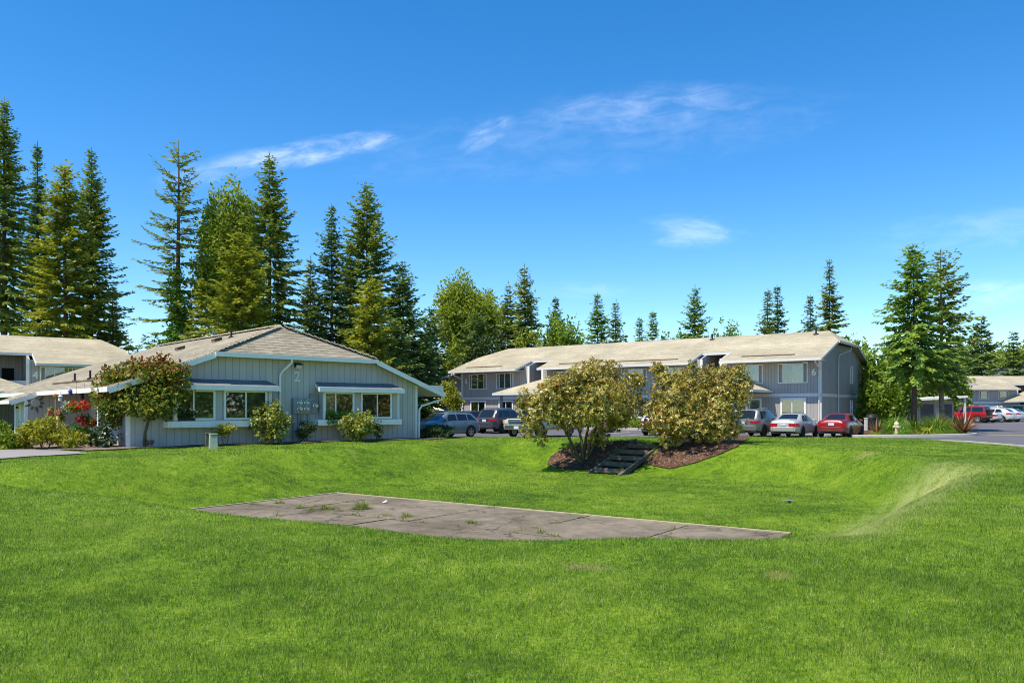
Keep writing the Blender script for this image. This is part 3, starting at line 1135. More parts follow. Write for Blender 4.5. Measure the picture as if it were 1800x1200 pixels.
LM['lily'] = leafmat("lime_strap_leaves", [(0.0, (0.144, 0.216, 0.0168)), (0.5, (0.336, 0.396, 0.03)), (1.0, (0.54, 0.54, 0.12))], 0.35, 0.4)
LM['weed'] = leafmat("weed_leaves", [(0.0, (0.08, 0.14, 0.02)), (0.5, (0.18, 0.25, 0.03)), (1.0, (0.36, 0.34, 0.12))], 0.4, 0.5)
# ---------------------------------------------------------------- buildings
class Face:
    """measures along one wall plane of a building: photographed points -> (along, height)"""
    def __init__(s, O, rot, y0=0.0):
        s.O, s.rot, s.y0 = Vector(O), rot, y0
        s.ax = Vector((math.cos(rot), math.sin(rot)))
        s.ay = Vector((-math.sin(rot), math.cos(rot)))

    def x(s, px, y0=None):
        y0 = s.y0 if y0 is None else y0
        u = (px - 900) / 1400
        bx, by = s.O.x + y0 * s.ay.x, s.O.y + y0 * s.ay.y
        return -(bx - u * by) / (s.ax.x - u * s.ax.y)

    def z(s, px, py, y0=None):
        y0 = s.y0 if y0 is None else y0
        x = s.x(px, y0)
        Y = s.O.y + y0 * s.ay.y + x * s.ax.y
        return CAM_H + (720 - py) / 1400 * Y - s.O.z


def FR(o, u, n):
    """local frame on a wall: origin, direction along it, outward normal"""
    o, u, n = Vector(o), Vector(u), Vector(n)
    return lambda a, b, c: o + u * a + n * b + Vector((0, 0, c))


def window(parent, fr, x0, x1, z0, z1, w=0.07, panes=('screen', 'blind'), split=0.5, out=0.06, strip=0.0, frame=None, name="window"):
    """framed window: frame > pane, blind; optional louvred strips at its sides"""
    frame = frame or M['white']
    mb = MB()
    mb.fbox(fr, x0, x0 + w, 0.0, out, z0, z1)
    mb.fbox(fr, x1 - w, x1, 0.0, out, z0, z1)
    mb.fbox(fr, x0 + w, x1 - w, 0.0, out - 0.004, z0, z0 + w)
    mb.fbox(fr, x0 + w, x1 - w, 0.0, out - 0.004, z1 - w, z1)
    a, b = x0 + w, x1 - w
    if strip:
        mb.fbox(fr, a + strip, a + strip + 0.05, 0.0, out - 0.008, z0 + w, z1 - w)
        mb.fbox(fr, b - strip - 0.05, b - strip, 0.0, out - 0.008, z0 + w, z1 - w)
    ia, ib = (a + strip + 0.05, b - strip - 0.05) if strip else (a, b)
    xm = ia + (ib - ia) * split
    if len(panes) > 1:
        mb.fbox(fr, xm - 0.03, xm + 0.03, 0.0, out - 0.012, z0 + w, z1 - w)
    f = mb.build(name, frame, parent, bevel=0.008)
    segs = [(ia, xm - 0.03), (xm + 0.03, ib)] if len(panes) > 1 else [(ia, ib)]
    for (p, q), mk in zip(segs, panes):
        m1 = MB()
        m1.fbox(fr, p, q, 0.004, 0.010, z0 + w, z1 - w)
        if mk in ('blind', 'blind_white'):
            n = max(4, int((z1 - z0) / 0.09))
            for i in range(n):
                zz = z0 + w + (z1 - z0 - 2 * w) * (i + 0.5) / n
                m1.fbox(fr, p, q, 0.010, 0.016, zz - 0.03, zz + 0.026)
        if mk == 'curtain':
            n = max(4, int((q - p) / 0.08))
            for i in range(n):
                c = p + (q - p) * (i + 0.5) / n
                m1.fbox(fr, c - 0.022, c + 0.022, 0.010, 0.018, z0 + w, z1 - w)
        m1.build("blind" if mk.startswith('blind') else ("curtain" if mk == 'curtain' else "backing"), M[mk], f)
        m2 = MB()
        m2.fbox(fr, p, q, 0.026, 0.030, z0 + w, z1 - w)
        m2.build("pane", M['glass'], f)
    if strip:
        for (p, q) in ((a, a + strip), (b - strip, b)):
            m3 = MB()
            m3.fbox(fr, p, q, 0.0, 0.016, z0 + w, z1 - w)
            n = 9
            for i in range(n):
                zz = z0 + w + (z1 - z0 - 2 * w) * (i + 0.5) / n
                m3.fbox(fr, p + 0.01, q - 0.01, 0.016, 0.032, zz - 0.035, zz + 0.02)
            m3.build("side_louvre", M['grey_paint'], f)
    return f


def number(parent, txt, pos, rotz, size, mat):
    cu = bpy.data.curves.new("house_number", 'FONT')
    cu.body = txt
    cu.size = size
    cu.extrude = 0.02
    cu.offset = 0.012
    cu.align_x = 'CENTER'
    cu.align_y = 'CENTER'
    cu.materials.append(mat)
    o = link("house_number", cu, parent)
    bpy.context.view_layer.update()
    me = bpy.data.meshes.new_from_object(o.evaluated_get(bpy.context.evaluated_depsgraph_get()))
    bpy.data.objects.remove(o)
    bpy.data.curves.remove(cu)
    me.name = "house_number"
    o = link("house_number", me, parent)
    o.location = pos
    o.rotation_euler = (math.radians(90), 0, rotz)
    return o


def slab(mb, poly, th=0.10):
    """roof plane with thickness: polygon is its top"""
    p = [Vector(q) for q in poly]
    n = (p[1] - p[0]).cross(p[2] - p[0]).normalized()
    if n.z < 0:
        n = -n
    mb.prism(p, -n * th)


def board(mb, a, b, h=0.2, th=0.05, out=(0, -1, 0), up=0.0):
    """fascia board between two points of a roof edge, hanging h below it"""
    a, b, o = Vector(a), Vector(b), Vector(out)
    z = Vector((0, 0, 1))
    mb.prism([a + z * (up - h), b + z * (up - h), b + z * up, a + z * up], o * th)


def house_two():
    O = (-15.86, 32.8, 0.0)
    rot = math.atan2(0.682, 0.731)
    t = thing("house", "low grey board house with clipped gable roof and the number 2 on its end wall", "house", O, rot)
    fc = Face(O, rot, 0.0)
    fb = Face(O, rot, -0.45)
    LN, DP = 14.7, 20.6
    sl = 0.374
    eL, eR, e0 = -0.8, 16.2, 2.53
    cx = 7.7
    zr = e0 + sl * (cx - eL)
    zc = 4.15
    hL, hR = eL + (zc - e0) / sl, eR - (zc - e0) / sl
    tf, ta, tb, tz_ = -0.45, 1.7, 19.0, 21.1
    te2 = 13.5
    xe, te = -2.0, 11.0                         # the eave steps out over the store room
    ze = e0 + sl * (xe - eL)
    # walls
    under = lambda s: min(zc, e0 + sl * (s - eL), e0 + sl * (eR - s)) - 0.15
    mb = MB()
    prof = [(0, -0.12), (LN, -0.12), (LN, under(LN)), (hR, zc - 0.15), (hL, zc - 0.15), (0, under(0))]
    mb.prism([(x, 0, z) for x, z in prof], (0, 0.15, 0))                       # front
    mb.prism([(x, DP, z) for x, z in prof], (0, -0.15, 0))                     # back
    mb.box(LN - 0.15, LN, 0.15, DP - 0.15, -0.12, under(LN))                   # right side
    mb.box(0, 0.15, 0.15, 1.3, -0.12, under(0))                                # left side: front block
    mb.box(0.15, 1.55, 1.15, 1.3, -0.12, under(0.15))
    mb.box(1.55, 1.70, 1.3, 11.0, -0.12, under(1.55))                          # porch back wall
    mb.box(-1.4, 1.7, 11.0, 11.15, -0.12, under(-1.4) - 0.02)                  # store room, facing the porch
    mb.prism([(-1.4, 11.0, under(-1.4) - 0.02), (1.7, 11.0, under(-1.4) - 0.02), (1.7, 11.0, under(1.7))], (0, 0.15, 0))
    mb.box(-1.4, -1.25, 11.15, 12.1, -0.12, under(-1.4))                       # its left side round the door
    mb.box(-1.4, -1.25, 13.0, 13.2, -0.12, under(-1.4))
    mb.box(-1.4, 1.7, 13.2, 13.35, -0.12, under(-1.4) - 0.02)
    mb.box(1.55, 1.70, 13.35, 20.4, -0.12, under(1.55))
    mb.box(-1.4, -1.25, 12.1, 13.0, 1.95, under(-1.4))
    mb.build("wall", M['siding'], t)
    # roof
    r = MB()
    slab(r, [(eL, tf, e0), (hL, tf, zc), (cx, ta, zr), (cx, tb, zr), (hL, tz_, zc), (eL, tz_, e0), (eL, te2, e0), (xe, te2, ze), (xe, te, ze), (eL, te, e0)])
    slab(r, [(eR, tf, e0), (eR, tz_, e0), (hR, tz_, zc), (cx, tb, zr), (cx, ta, zr), (hR, tf, zc)])
    slab(r, [(hL, tf, zc), (hR, tf, zc), (cx, ta, zr)])
    slab(r, [(hR, tz_, zc), (hL, tz_, zc), (cx, tb, zr)])
    roof = r.build("roof", M['shake'], t)
    # ridge and hip caps, vents
    c = MB()
    rr = random.Random(3)

    def caps(a, b, step=0.30):
        a, b = Vector(a), Vector(b)
        d = b - a
        n = int(d.length / step)
        d.normalize()
        w = d.cross(Vector((0, 0, 1))).normalized()
        u = w.cross(d).normalized()
        for i in range(n):
            p = a + d * (i * step) + u * (0.012 + rr.uniform(0, 0.01))
            q = p + d * (step * 1.05) + u * 0.045
            v = [p - w * 0.14 - u * 0.02, p + u * 0.04, p + w * 0.14 - u * 0.02, q - w * 0.15 - u * 0.02, q + u * 0.05, q + w * 0.15 - u * 0.02]
            c.add(v, [(0, 1, 4, 3), (1, 2, 5, 4), (0, 2, 1), (3, 4, 5)])
    caps((hL, tf, zc + 0.02), (cx, ta, zr + 0.02))
    caps((hR, tf, zc + 0.02), (cx, ta, zr + 0.02))
    caps((cx, ta, zr + 0.02), (cx, tb, zr + 0.02))
    c.build("ridge_cap", M['shake'], roof, smooth=False)
    for (x, y) in ((5.2, 8.2), (6.1, 5.6)):
        v = MB()
        z = e0 + sl * (x - eL)
        v.prism([(x - 0.2, y - 0.2, z - 0.03), (x + 0.2, y - 0.2, z + 0.1), (x + 0.2, y + 0.2, z + 0.1), (x - 0.2, y + 0.2, z - 0.03)], (0, 0, 0.14))
        v.build("roof_vent", M['bark'], roof)
    for (x, y) in ((6.7, 5.2), (0.55, 9.8), (0.75, 7.9)):
        v = MB()
        z = e0 + sl * (x - eL)
        v.lathe([(0.16, z - 0.08), (0.13, z + 0.05), (0.05, z + 0.07), (0.05, z + 0.42)], (x, y, 0), 'z', 10)
        v.build("vent_pipe", M['black'], roof, smooth=40)
    for (y0, y1) in ((6.0, 13.2),):
        v = MB()
        x = 0.35
        z = e0 + sl * (x - eL)
        v.prism([(x - 0.05, y0, z), (x + 0.05, y0, z + 0.05), (x + 0.05, y1, z + 0.05), (x - 0.05, y1, z)], (0, 0, 0.035))
        v.build("rain_diverter", M['bark'], roof)
    # fascia, gutters, soffit
    f = MB()
    board(f, (hL - 0.03, tf, zc - 0.005), (hR + 0.03, tf, zc - 0.005), 0.20, 0.11)           # hip gutter
    board(f, (hL, tf, zc - 0.03), (eL, tf, e0 - 0.03), 0.24, 0.05)
    board(f, (hR, tf, zc - 0.03), (eR, tf, e0 - 0.03), 0.24, 0.05)
    board(f, (eL, te, e0 - 0.01), (eL, tf - 0.05, e0 - 0.01), 0.2, 0.10, (-1, 0, 0))
    board(f, (xe, te, ze - 0.03), (eL, te, e0 - 0.03), 0.22, 0.05)
    board(f, (xe, te2, ze - 0.01), (xe, te - 0.05, ze - 0.01), 0.18, 0.10, (-1, 0, 0))
    board(f, (eL, tz_, e0 - 0.01), (eL, te2 + 0.02, e0 - 0.01), 0.2, 0.10, (-1, 0, 0))
    board(f, (eR, tf - 0.05, e0 - 0.01), (eR, tz_, e0 - 0.01), 0.18, 0.10, (1, 0, 0))
    f.build("fascia", M['white'], t)
    s = MB()
    s.prism([(LN, tf + 0.02, under(LN) - 0.02), (eR - 0.03, tf + 0.02, under(LN) - 0.02), (eR - 0.03, tf + 0.02, e0 - 0.14)], (0, 21.0, 0))
    s.build("soffit", M['grey_trim'], t)
    for b_ in ((-0.025, 0.13, -0.022, 0.0, -0.05, under(0) - 0.06), (-0.022, 0.0, 0.0, 0.12, -0.05, under(0) - 0.06), (-1.425, -1.27, 10.975, 11.0, -0.05, under(-1.4) - 0.08),
               (-1.422, -1.4, 11.0, 11.14, -0.05, under(-1.4) - 0.08), (-1.422, -1.4, 13.02, 13.16, -0.05, 1.9), (-1.422, -1.4, 11.96, 12.08, -0.05, 1.9), (LN - 0.11, LN + 0.022, -0.022, 0.0, -0.05, under(LN) - 0.05)):
        tr = MB()
        tr.box(*b_)
        tr.build("corner_trim", M['white'], t)
    d = MB()
    d.box(-1.385, -1.35, 12.1, 13.0, -0.05, 1.95)
    door = d.build("door", M['siding'], t)
    h = MB()
    h.lathe([(0.03, -1.46), (0.045, -1.43), (0.02, -1.385)], (0, 12.2, 1.0), 'x', 10)
    h.build("handle", M['chrome'], door)
    d = MB()
    d.box(1.52, 1.55, 8.6, 9.5, -0.05, 2.0)
    d.build("door", M['room'], t)
    d = MB()
    d.box(1.515, 1.55, 8.45, 8.585, -0.05, 2.08)
    d.box(1.515, 1.55, 9.515, 9.65, -0.05, 2.08)
    d.box(1.515, 1.55, 8.585, 9.515, 2.015, 2.12)
    d.build("door_frame", M['white'], t)
    d = MB()
    d.box(-0.62, -0.5, 1.7, 1.82, -0.1, e0 - 0.22)
    d.build("porch_post", M['white'], t)
    # the two box bays on the end wall
    fw = lambda y: FR((0, y, 0), (1, 0, 0), (0, -1, 0))
    fr = fw(-0.45)
    for (xa, xb, ya, yb, wins, wide) in (
            (fb.x(293), fb.x(486), fb.x(305), fb.x(477), ((307, 378, ('room', 'curtain'), 0.45), (393, 469, ('screen', 'curtain'), 0.50)), 0),
            (fb.x(556), fb.x(703.5), fb.x(567.5), fb.x(701.5), ((568.5, 622, ('blind', 'curtain'), 0.37), (633.5, 688, ('screen', 'room'), 0.53)), 1)):
        b = MB()
        b.box(ya, yb, -0.45, 0.0, 1.11, 2.50)
        bay = b.build("bay", M['siding'], t)
        w = MB()
        w.box(xa, xb, -0.62, -0.0, 0.84, 1.12)
        w.build("planter_shelf", M['white'], bay, bevel=0.012)
        w = MB()
        slab(w, [(xa - 0.02, -0.80, 2.66), (xb + 0.02, -0.80, 2.66), (xb - 0.25, 0.0, 2.95), (xa + 0.25, 0.0, 2.95)], 0.06)
        w.build("awning", M['slate'], bay)
        w = MB()
        board(w, (xa - 0.03, -0.79, 2.655), (xb + 0.03, -0.79, 2.655), 0.20, 0.05)
        board(w, (xa + 0.22, 0.0, 2.90), (xa, -0.78, 2.64), 0.18, 0.04, (-1, 0, 0))
        board(w, (xb, -0.78, 2.64), (xb - 0.22, 0.0, 2.90), 0.18, 0.04, (1, 0, 0))
        w.build("awning_fascia", M['white'], bay)
        for (p, q, pn, spl) in wins:
            window(bay, fr, fb.x(p), fb.x(q), 1.15, 2.47, 0.09, pn, spl, 0.07)
        for (p, q) in ((ya - 0.01, ya + 0.13), (yb - 0.13, yb + 0.01)):
            b = MB()
            b.box(p, q, -0.475, -0.45, 1.125, 2.48)
            b.build("bay_trim", M['grey_trim'], bay)
    # downspouts
    xd = fc.x(491)
    g = MB()
    g.tube([(fc.x(504), tf - 0.06, zc - 0.16), (fc.x(504), tf - 0.06, zc - 0.34), (xd + 0.1, -0.12, zc - 0.75), (xd, -0.08, zc - 0.95), (xd, -0.07, 0.1), (xd, -0.18, 0.02)], 0.055, 8)
    g.build("downspout", M['white'], t, smooth=50)
    g = MB()
    g.tube([(eR - 0.08, tf + 0.1, e0 - 0.15), (eR - 0.1, tf + 0.1, e0 - 0.36), (LN + 0.25, -0.1, e0 - 0.72), (LN + 0.09, -0.09, e0 - 0.92), (LN + 0.07, -0.09, 0.1), (LN + 0.1, -0.2, 0.04)], 0.055, 8)
    g.build("downspout", M['white'], t, smooth=50)
    # electricity meters
    z = lambda px, py: fc.z(px, py)
    X = fc.x
    m = MB()
    m.box(X(512.3), X(544.3), -0.20, 0.0, z(528, 726.7), z(528, 699.6))
    m.box(X(543), X(554), -0.16, 0.0, z(548, 705), z(548, 692))
    m.box(X(545), X(554.5), -0.19, 0.0, z(549, 726), z(549, 705.4))
    panel = m.build("meter_panel", M['grey_paint'], t, bevel=0.012)
    for (px, py) in ((523.5, 708), (535.5, 708), (523.5, 718.5), (535.5, 718.5), (551, 713)):
        q = MB()
        q.lathe([(0.15, 0.20), (0.15, 0.25), (0.125, 0.26), (0.12, 0.31), (0.09, 0.34)], (X(px), 0, z(px, py)), 'y', 18)
        for i, v in enumerate(q.V):
            q.V[i] = (v[0], -v[1], v[2])
        q.F = [list(reversed(f)) for f in q.F]
        mt = q.build("meter", M['chrome'], panel, smooth=40)
        q = MB()
        q.box(X(px) - 0.06, X(px) + 0.06, -0.345, -0.338, z(px, py) - 0.05, z(px, py) + 0.05)
        q.build("dial", M['blind_white'], mt)
    q = MB()
    for px in (512.5, 521, 527, 538):
        q.tube([(X(px) + 0.04, -0.10, z(528, 726.7)), (X(px) + 0.04, -0.08, 0.0)], 0.035, 7)
    q.build("conduit", M['grey_paint'], panel, smooth=50)
    q = MB()
    xg = X(546)
    q.tube([(xg - 0.15, -0.1, 0.72), (xg - 0.05, -0.14, 0.80), (xg + 0.1, -0.14, 0.74), (xg + 0.2, -0.1, 0.78)], 0.03, 7)
    q.build("tap", M['chrome'], t, smooth=50)
    number(t, "2", (X(521.3), -0.025, z(521, 662.5)), 0.0, 0.68, M['grey_trim'])
    q = MB()
    xl, zl = X(522.5), z(522, 643.5)
    q.fbox(fw(0), xl - 0.16, xl + 0.16, 0.0, 0.10, zl - 0.05, zl + 0.14)
    q.prism([(xl - 0.18, 0, zl + 0.14), (xl + 0.18, 0, zl + 0.14), (xl + 0.18, -0.26, zl + 0.05), (xl - 0.18, -0.26, zl + 0.05)], (0, 0, 0.025))
    lamp = q.build("wall_lamp", M['black'], t)
    q = MB()
    q.prism([(xl - 0.13, -0.10, zl - 0.13), (xl + 0.13, -0.10, zl - 0.13), (xl + 0.13, -0.22, zl - 0.02), (xl - 0.13, -0.22, zl - 0.02)], (0, 0.02, 0.07))
    q.build("lamp_glass", M['grey_trim'], lamp)
    q = MB()
    q.fbox(fw(11.0), 0.0 - 0.05, 0.05, 0.0, 0.12, 1.85, 1.95)
    q = MB()
    q.lathe([(0.05, -1.5), (0.07, -1.44), (0.04, -1.4)], (0, 12.55, 1.72), 'x', 10)
    q.build("wall_lamp", M['black'], t)
    return t, fc, fb


H2, FC2, FB2 = house_two()


def clipped_block(name, label, O, rot, Wd, D, base, ze, sl, notches, wins_u, wins_l, num, porches, roofm, wallm, ov=1.35, belt=(2.50, 2.72), lean=None, end_wins=(), spouts=(), vents=(), numsize=0.62, diverters=(), lean_spout=False):
    """two-storey board apartment block with a clipped-gable shingle roof, stair recesses and porch roofs"""
    t = thing(name, label, "building", O, rot)
    ym = D / 2
    zr = ze + sl * (ym + ov)
    eo = 0.45                                   # end overhang
    zc = ze + sl * (ov + ym * 0.50)             # clip height
    yc = (zc - ze) / sl - ov
    sb = 1.35                                   # ridge set back from the wall ends
    xl, xr = -eo, Wd + eo
    rl, rr_ = (-eo + sb + 0.0, Wd + eo - sb)
    r = MB()
    pts = [(xl, -ov, ze)]
    nd = 2.45                                    # notch depth
    for (a, b) in notches:
        pts += [(a, -ov, ze), (a, nd - ov, ze + sl * nd), (b, nd - ov, ze + sl * nd), (b, -ov, ze)]
    pts += [(xr, -ov, ze), (xr, yc, zc), (rr_, ym, zr), (rl, ym, zr), (xl, yc, zc)]
    slab(r, pts)
    yb = D - yc
    slab(r, [(xl, D + ov, ze), (xl, yb, zc), (rl, ym, zr), (rr_, ym, zr), (xr, yb, zc), (xr, D + ov, ze)])
    slab(r, [(xr, yc, zc), (xr, yb, zc), (rr_, ym, zr)])
    slab(r, [(xl, yb, zc), (xl, yc, zc), (rl, ym, zr)])
    if lean:
        lw, ld, ly, lsl = lean
        zl = ze - 0.02
        slab(r, [(-0.3, ly - 0.75, zl), (-0.3, ly + ld, zl), (-lw - 0.5, ly + ld, zl - lsl * (lw + 0.2)), (-lw - 0.5, ly - 0.75, zl - lsl * (lw + 0.2))])
    roof = r.build("roof", roofm, t)
    for (x0, x1) in diverters:
        v = MB()
        z = ze + sl * 0.85
        v.prism([(x0, 0.10 - ov + 0.7, z), (x1, 0.10 - ov + 0.7, z), (x1, 0.16 - ov + 0.7, z + 0.04), (x0, 0.16 - ov + 0.7, z + 0.04)], (0, 0, 0.03))
        v.build("rain_diverter", M['bark'], roof)
    for (x, y) in vents:
        v = MB()
        z = ze + sl * (y + ov)
        v.lathe([(0.22, z - 0.08), (0.18, z + 0.06), (0.06, z + 0.08), (0.06, z + 0.3), (0.13, z + 0.32), (0.11, z + 0.42)], (x, y, 0), 'z', 10)
        v.build("vent_pipe", M['black'], roof, smooth=40)
    # walls
    wz = ze + sl * ov - 0.13
    w = MB()
    xs = [0.0]
    for (a, b) in notches:
        xs += [a + 0.4, b - 0.4]
    xs.append(Wd)
    for i in range(0, len(xs), 2):
        w.box(xs[i], xs[i + 1], 0.0, 0.15, base - 0.3, wz - 0.04)
    for (a, b) in notches:
        a, b = a + 0.4, b - 0.4
        top = wz + sl * 4.2
        for x0 in (a - 0.15, b):
            w.prism([(x0, 0.15, base), (x0, 4.2, base), (x0, 4.2, top - 0.06), (x0, 0.15, wz)], (0.15, 0, 0))
        w.box(a, b, 4.2, 4.35, base, top - 0.1)
        w.box(a, b, 0.6, 4.2, 2.55, 2.75)
    for x0 in (0.0, Wd - 0.15):
        w.prism([(x0, 0.15, base - 0.3), (x0, D, base - 0.3), (x0, D, wz), (x0, yb, zc - 0.14), (x0, yc, zc - 0.14), (x0, 0.15, wz)], (0.15, 0, 0))
    w.box(0.15, Wd - 0.15, D - 0.15, D, base - 0.3, wz - 0.04)
    if lean:
        lw, ld, ly, lsl = lean
        zl = ze - 0.15
        w.prism([(-lw, ly, base - 0.3), (-0.005, ly, base - 0.3), (-0.005, ly, zl), (-lw, ly, zl - lsl * (lw - 0.3))], (0, 0.15, 0))
        w.prism([(-lw, ly + 0.15, base - 0.3), (-lw, ly + ld, base - 0.3), (-lw, ly + ld, zl - lsl * (lw - 0.3)), (-lw, ly + 0.15, zl - lsl * (lw - 0.3))], (0.15, 0, 0))
    w.build("wall", wallm, t)
    # rail across the upper landing
    for (a, b) in notches:
        m = MB()
        m.box(a + 0.402, b - 0.402, 0.75, 0.85, 2.75, 3.65)
        m.build("landing_rail", M['grey_trim'], t)
        m = MB()
        m.box(b - 1.7, b - 0.9, 4.15, 4.2, 2.75, 4.7)
        m.build("door", M['dark'], t)
    # trims
    k = MB()
    z0, z1 = belt
    for i in range(0, len(xs), 2):
        k.box(xs[i] - (0.03 if i == 0 and not lean else 0), xs[i + 1] + (0.03 if i == len(xs) - 2 else 0), -0.03, 0.0, z0, z1)
    k.box(Wd, Wd + 0.03, 0.0, D, z0, z1)
    if lean:
        k.box(-lean[0] - 0.03, -0.005, lean[2] - 0.03, lean[2], z0 - 0.06, z1 - 0.06)
    k.build("belt_course", M['grey_trim'], t)
    posts = []
    for x in [0.0, Wd] + [q for a, b in notches for q in (a + 0.4, b - 0.4)]:
        for (za, zb_) in ((base, z0 - 0.003), (z1 + 0.003, wz - 0.06)):
            if x in (0.0, Wd) or za > z0:
                posts.append((x - 0.10, x + 0.10, -0.026, -0.001, za, zb_))
    for y in (0.0, D):
        for (za, zb_) in ((base, z0 - 0.003), (z1 + 0.003, wz - 0.06)):
            posts.append((Wd + 0.001, Wd + 0.026, y if y == 0 else y - 0.12, y + 0.12 if y == 0 else y, za, zb_))
    if lean:
        posts.append((-lean[0] - 0.02, -lean[0] + 0.12, lean[2] - 0.026, lean[2] - 0.001, base, z1 + 1.2))
    for p in posts:
        k = MB()
        k.box(*p)
        k.build("corner_trim", M['white'], t)
    f = MB()
    ex = [xl] + [q for a, b in notches for q in (a, b)] + [xr]
    for i in range(0, len(ex), 2):
        board(f, (ex[i], -ov, ze - 0.01), (ex[i + 1], -ov, ze - 0.01), 0.17, 0.10)
    for (a, b) in notches:
        zn = ze + sl * nd
        board(f, (a, nd - ov, zn - 0.02), (b, nd - ov, zn - 0.02), 0.18, 0.04)
        board(f, (a + 0.002, -ov, ze - 0.02), (a + 0.002, nd - ov - 0.05, zn - 0.02), 0.18, 0.04, (1, 0, 0))
        board(f, (b - 0.002, -ov, ze - 0.02), (b - 0.002, nd - ov - 0.05, zn - 0.02), 0.18, 0.04, (-1, 0, 0))
    for (x, o) in ((xl, (-1, 0, 0)), (xr, (1, 0, 0))):
        board(f, (x, -ov, ze - 0.02), (x, yc, zc - 0.02), 0.18, 0.04, o)
        board(f, (x, D + ov, ze - 0.02), (x, yb, zc - 0.02), 0.18, 0.04, o)
        board(f, (x, yc, zc - 0.01), (x, yb, zc - 0.01), 0.17, 0.10, o)
    if lean:
        lw, ld, ly, lsl = lean
        zl = ze - 0.04
        board(f, (-0.3, ly - 0.75, zl), (-lw - 0.5, ly - 0.75, zl - lsl * (lw + 0.2)), 0.18, 0.04)
        board(f, (-lw - 0.5, ly - 0.75, zl - lsl * (lw + 0.2)), (-lw - 0.5, ly + ld, zl - lsl * (lw + 0.2)), 0.16, 0.08, (-1, 0, 0))
    f.build("fascia", M['grey_trim'], t)
    s = MB()                                    # boxed eaves
    for i in range(0, len(ex), 2):
        s.box(max(ex[i], 0) if i == 0 else ex[i] + 0.05, ex[i + 1] - 0.05, -ov + 0.02, -0.03, ze - 0.14, ze - 0.115)
    s.build("soffit", M['grey_trim'], t)
    fr = FR((0, 0, 0), (1, 0, 0), (0, -1, 0))
    for (a, b, c, d, pn, spl) in wins_u:
        window(t, fr, a, b, c, d, 0.06, pn, spl, 0.06, 0.22)
    for (a, b, c, d, pn, spl) in wins_l:
        window(t, fr, a, b, c, d, 0.13, pn, spl, 0.06)
    fe = FR((Wd, 0, 0), (0, 1, 0), (1, 0, 0))
    for (a, b, c, d, pn) in end_wins:
        window(t, fe, a, b, c, d, 0.07, pn, 0.5, 0.08)
    for (x, z) in num:
        number(t, num[(x, z)], (x, -0.03, z), 0.0, numsize, M['white'])
    for pts_ in spouts:
        g = MB()
        g.tube(pts_, 0.05, 8)
        g.build("downspout", M['grey_trim'], t, smooth=50)
    for (a, b, py_, pz, ps) in porches:
        g = MB()
        h = min((b - a) / 2, py_ + 0.6)
        zt = pz + ps * h
        ym_ = -py_ + h
        slab(g, [(a, -py_, pz), (b, -py_, pz), (b - h, ym_, zt), (a + h, ym_, zt)], 0.09)
        slab(g, [(a, -py_, pz), (a + h, ym_, zt), (a + h, 0.62, zt), (a, -0.04, pz)] if h > py_ else [(a, -py_, pz), (a + h, ym_, zt), (a + h, -0.05, zt), (a, -0.05, pz)], 0.09)
        slab(g, [(b, -py_, pz), (b, -0.05, pz), (b - h, -0.05, zt), (b - h, ym_, zt)], 0.09)
        pr = g.build("porch_roof", roofm, t)
        g = MB()
        board(g, (a, -py_, pz - 0.01), (b, -py_, pz - 0.01), 0.16, 0.06)
        board(g, (a, -py_, pz - 0.01), (a, -0.05, pz - 0.01), 0.16, 0.06, (-1, 0, 0))
        board(g, (b, -py_, pz - 0.01), (b, -0.05, pz - 0.01), 0.16, 0.06, (1, 0, 0))
        g.build("fascia", M['grey_trim'], pr)
        for x in (a + 0.5, b - 0.5):
            g = MB()
            g.box(x - 0.08, x + 0.08, -py_ + 0.45, -py_ + 0.61, base - 0.3, pz - 0.10)
            g.build("porch_post", M['grey_paint'], t)
        g = MB()
        g.box(a + 0.05, b - 0.05, -py_ + 0.06, -0.05, pz - 0.14, pz - 0.10)
        g.build("soffit", M['grey_paint'], pr)
    return t


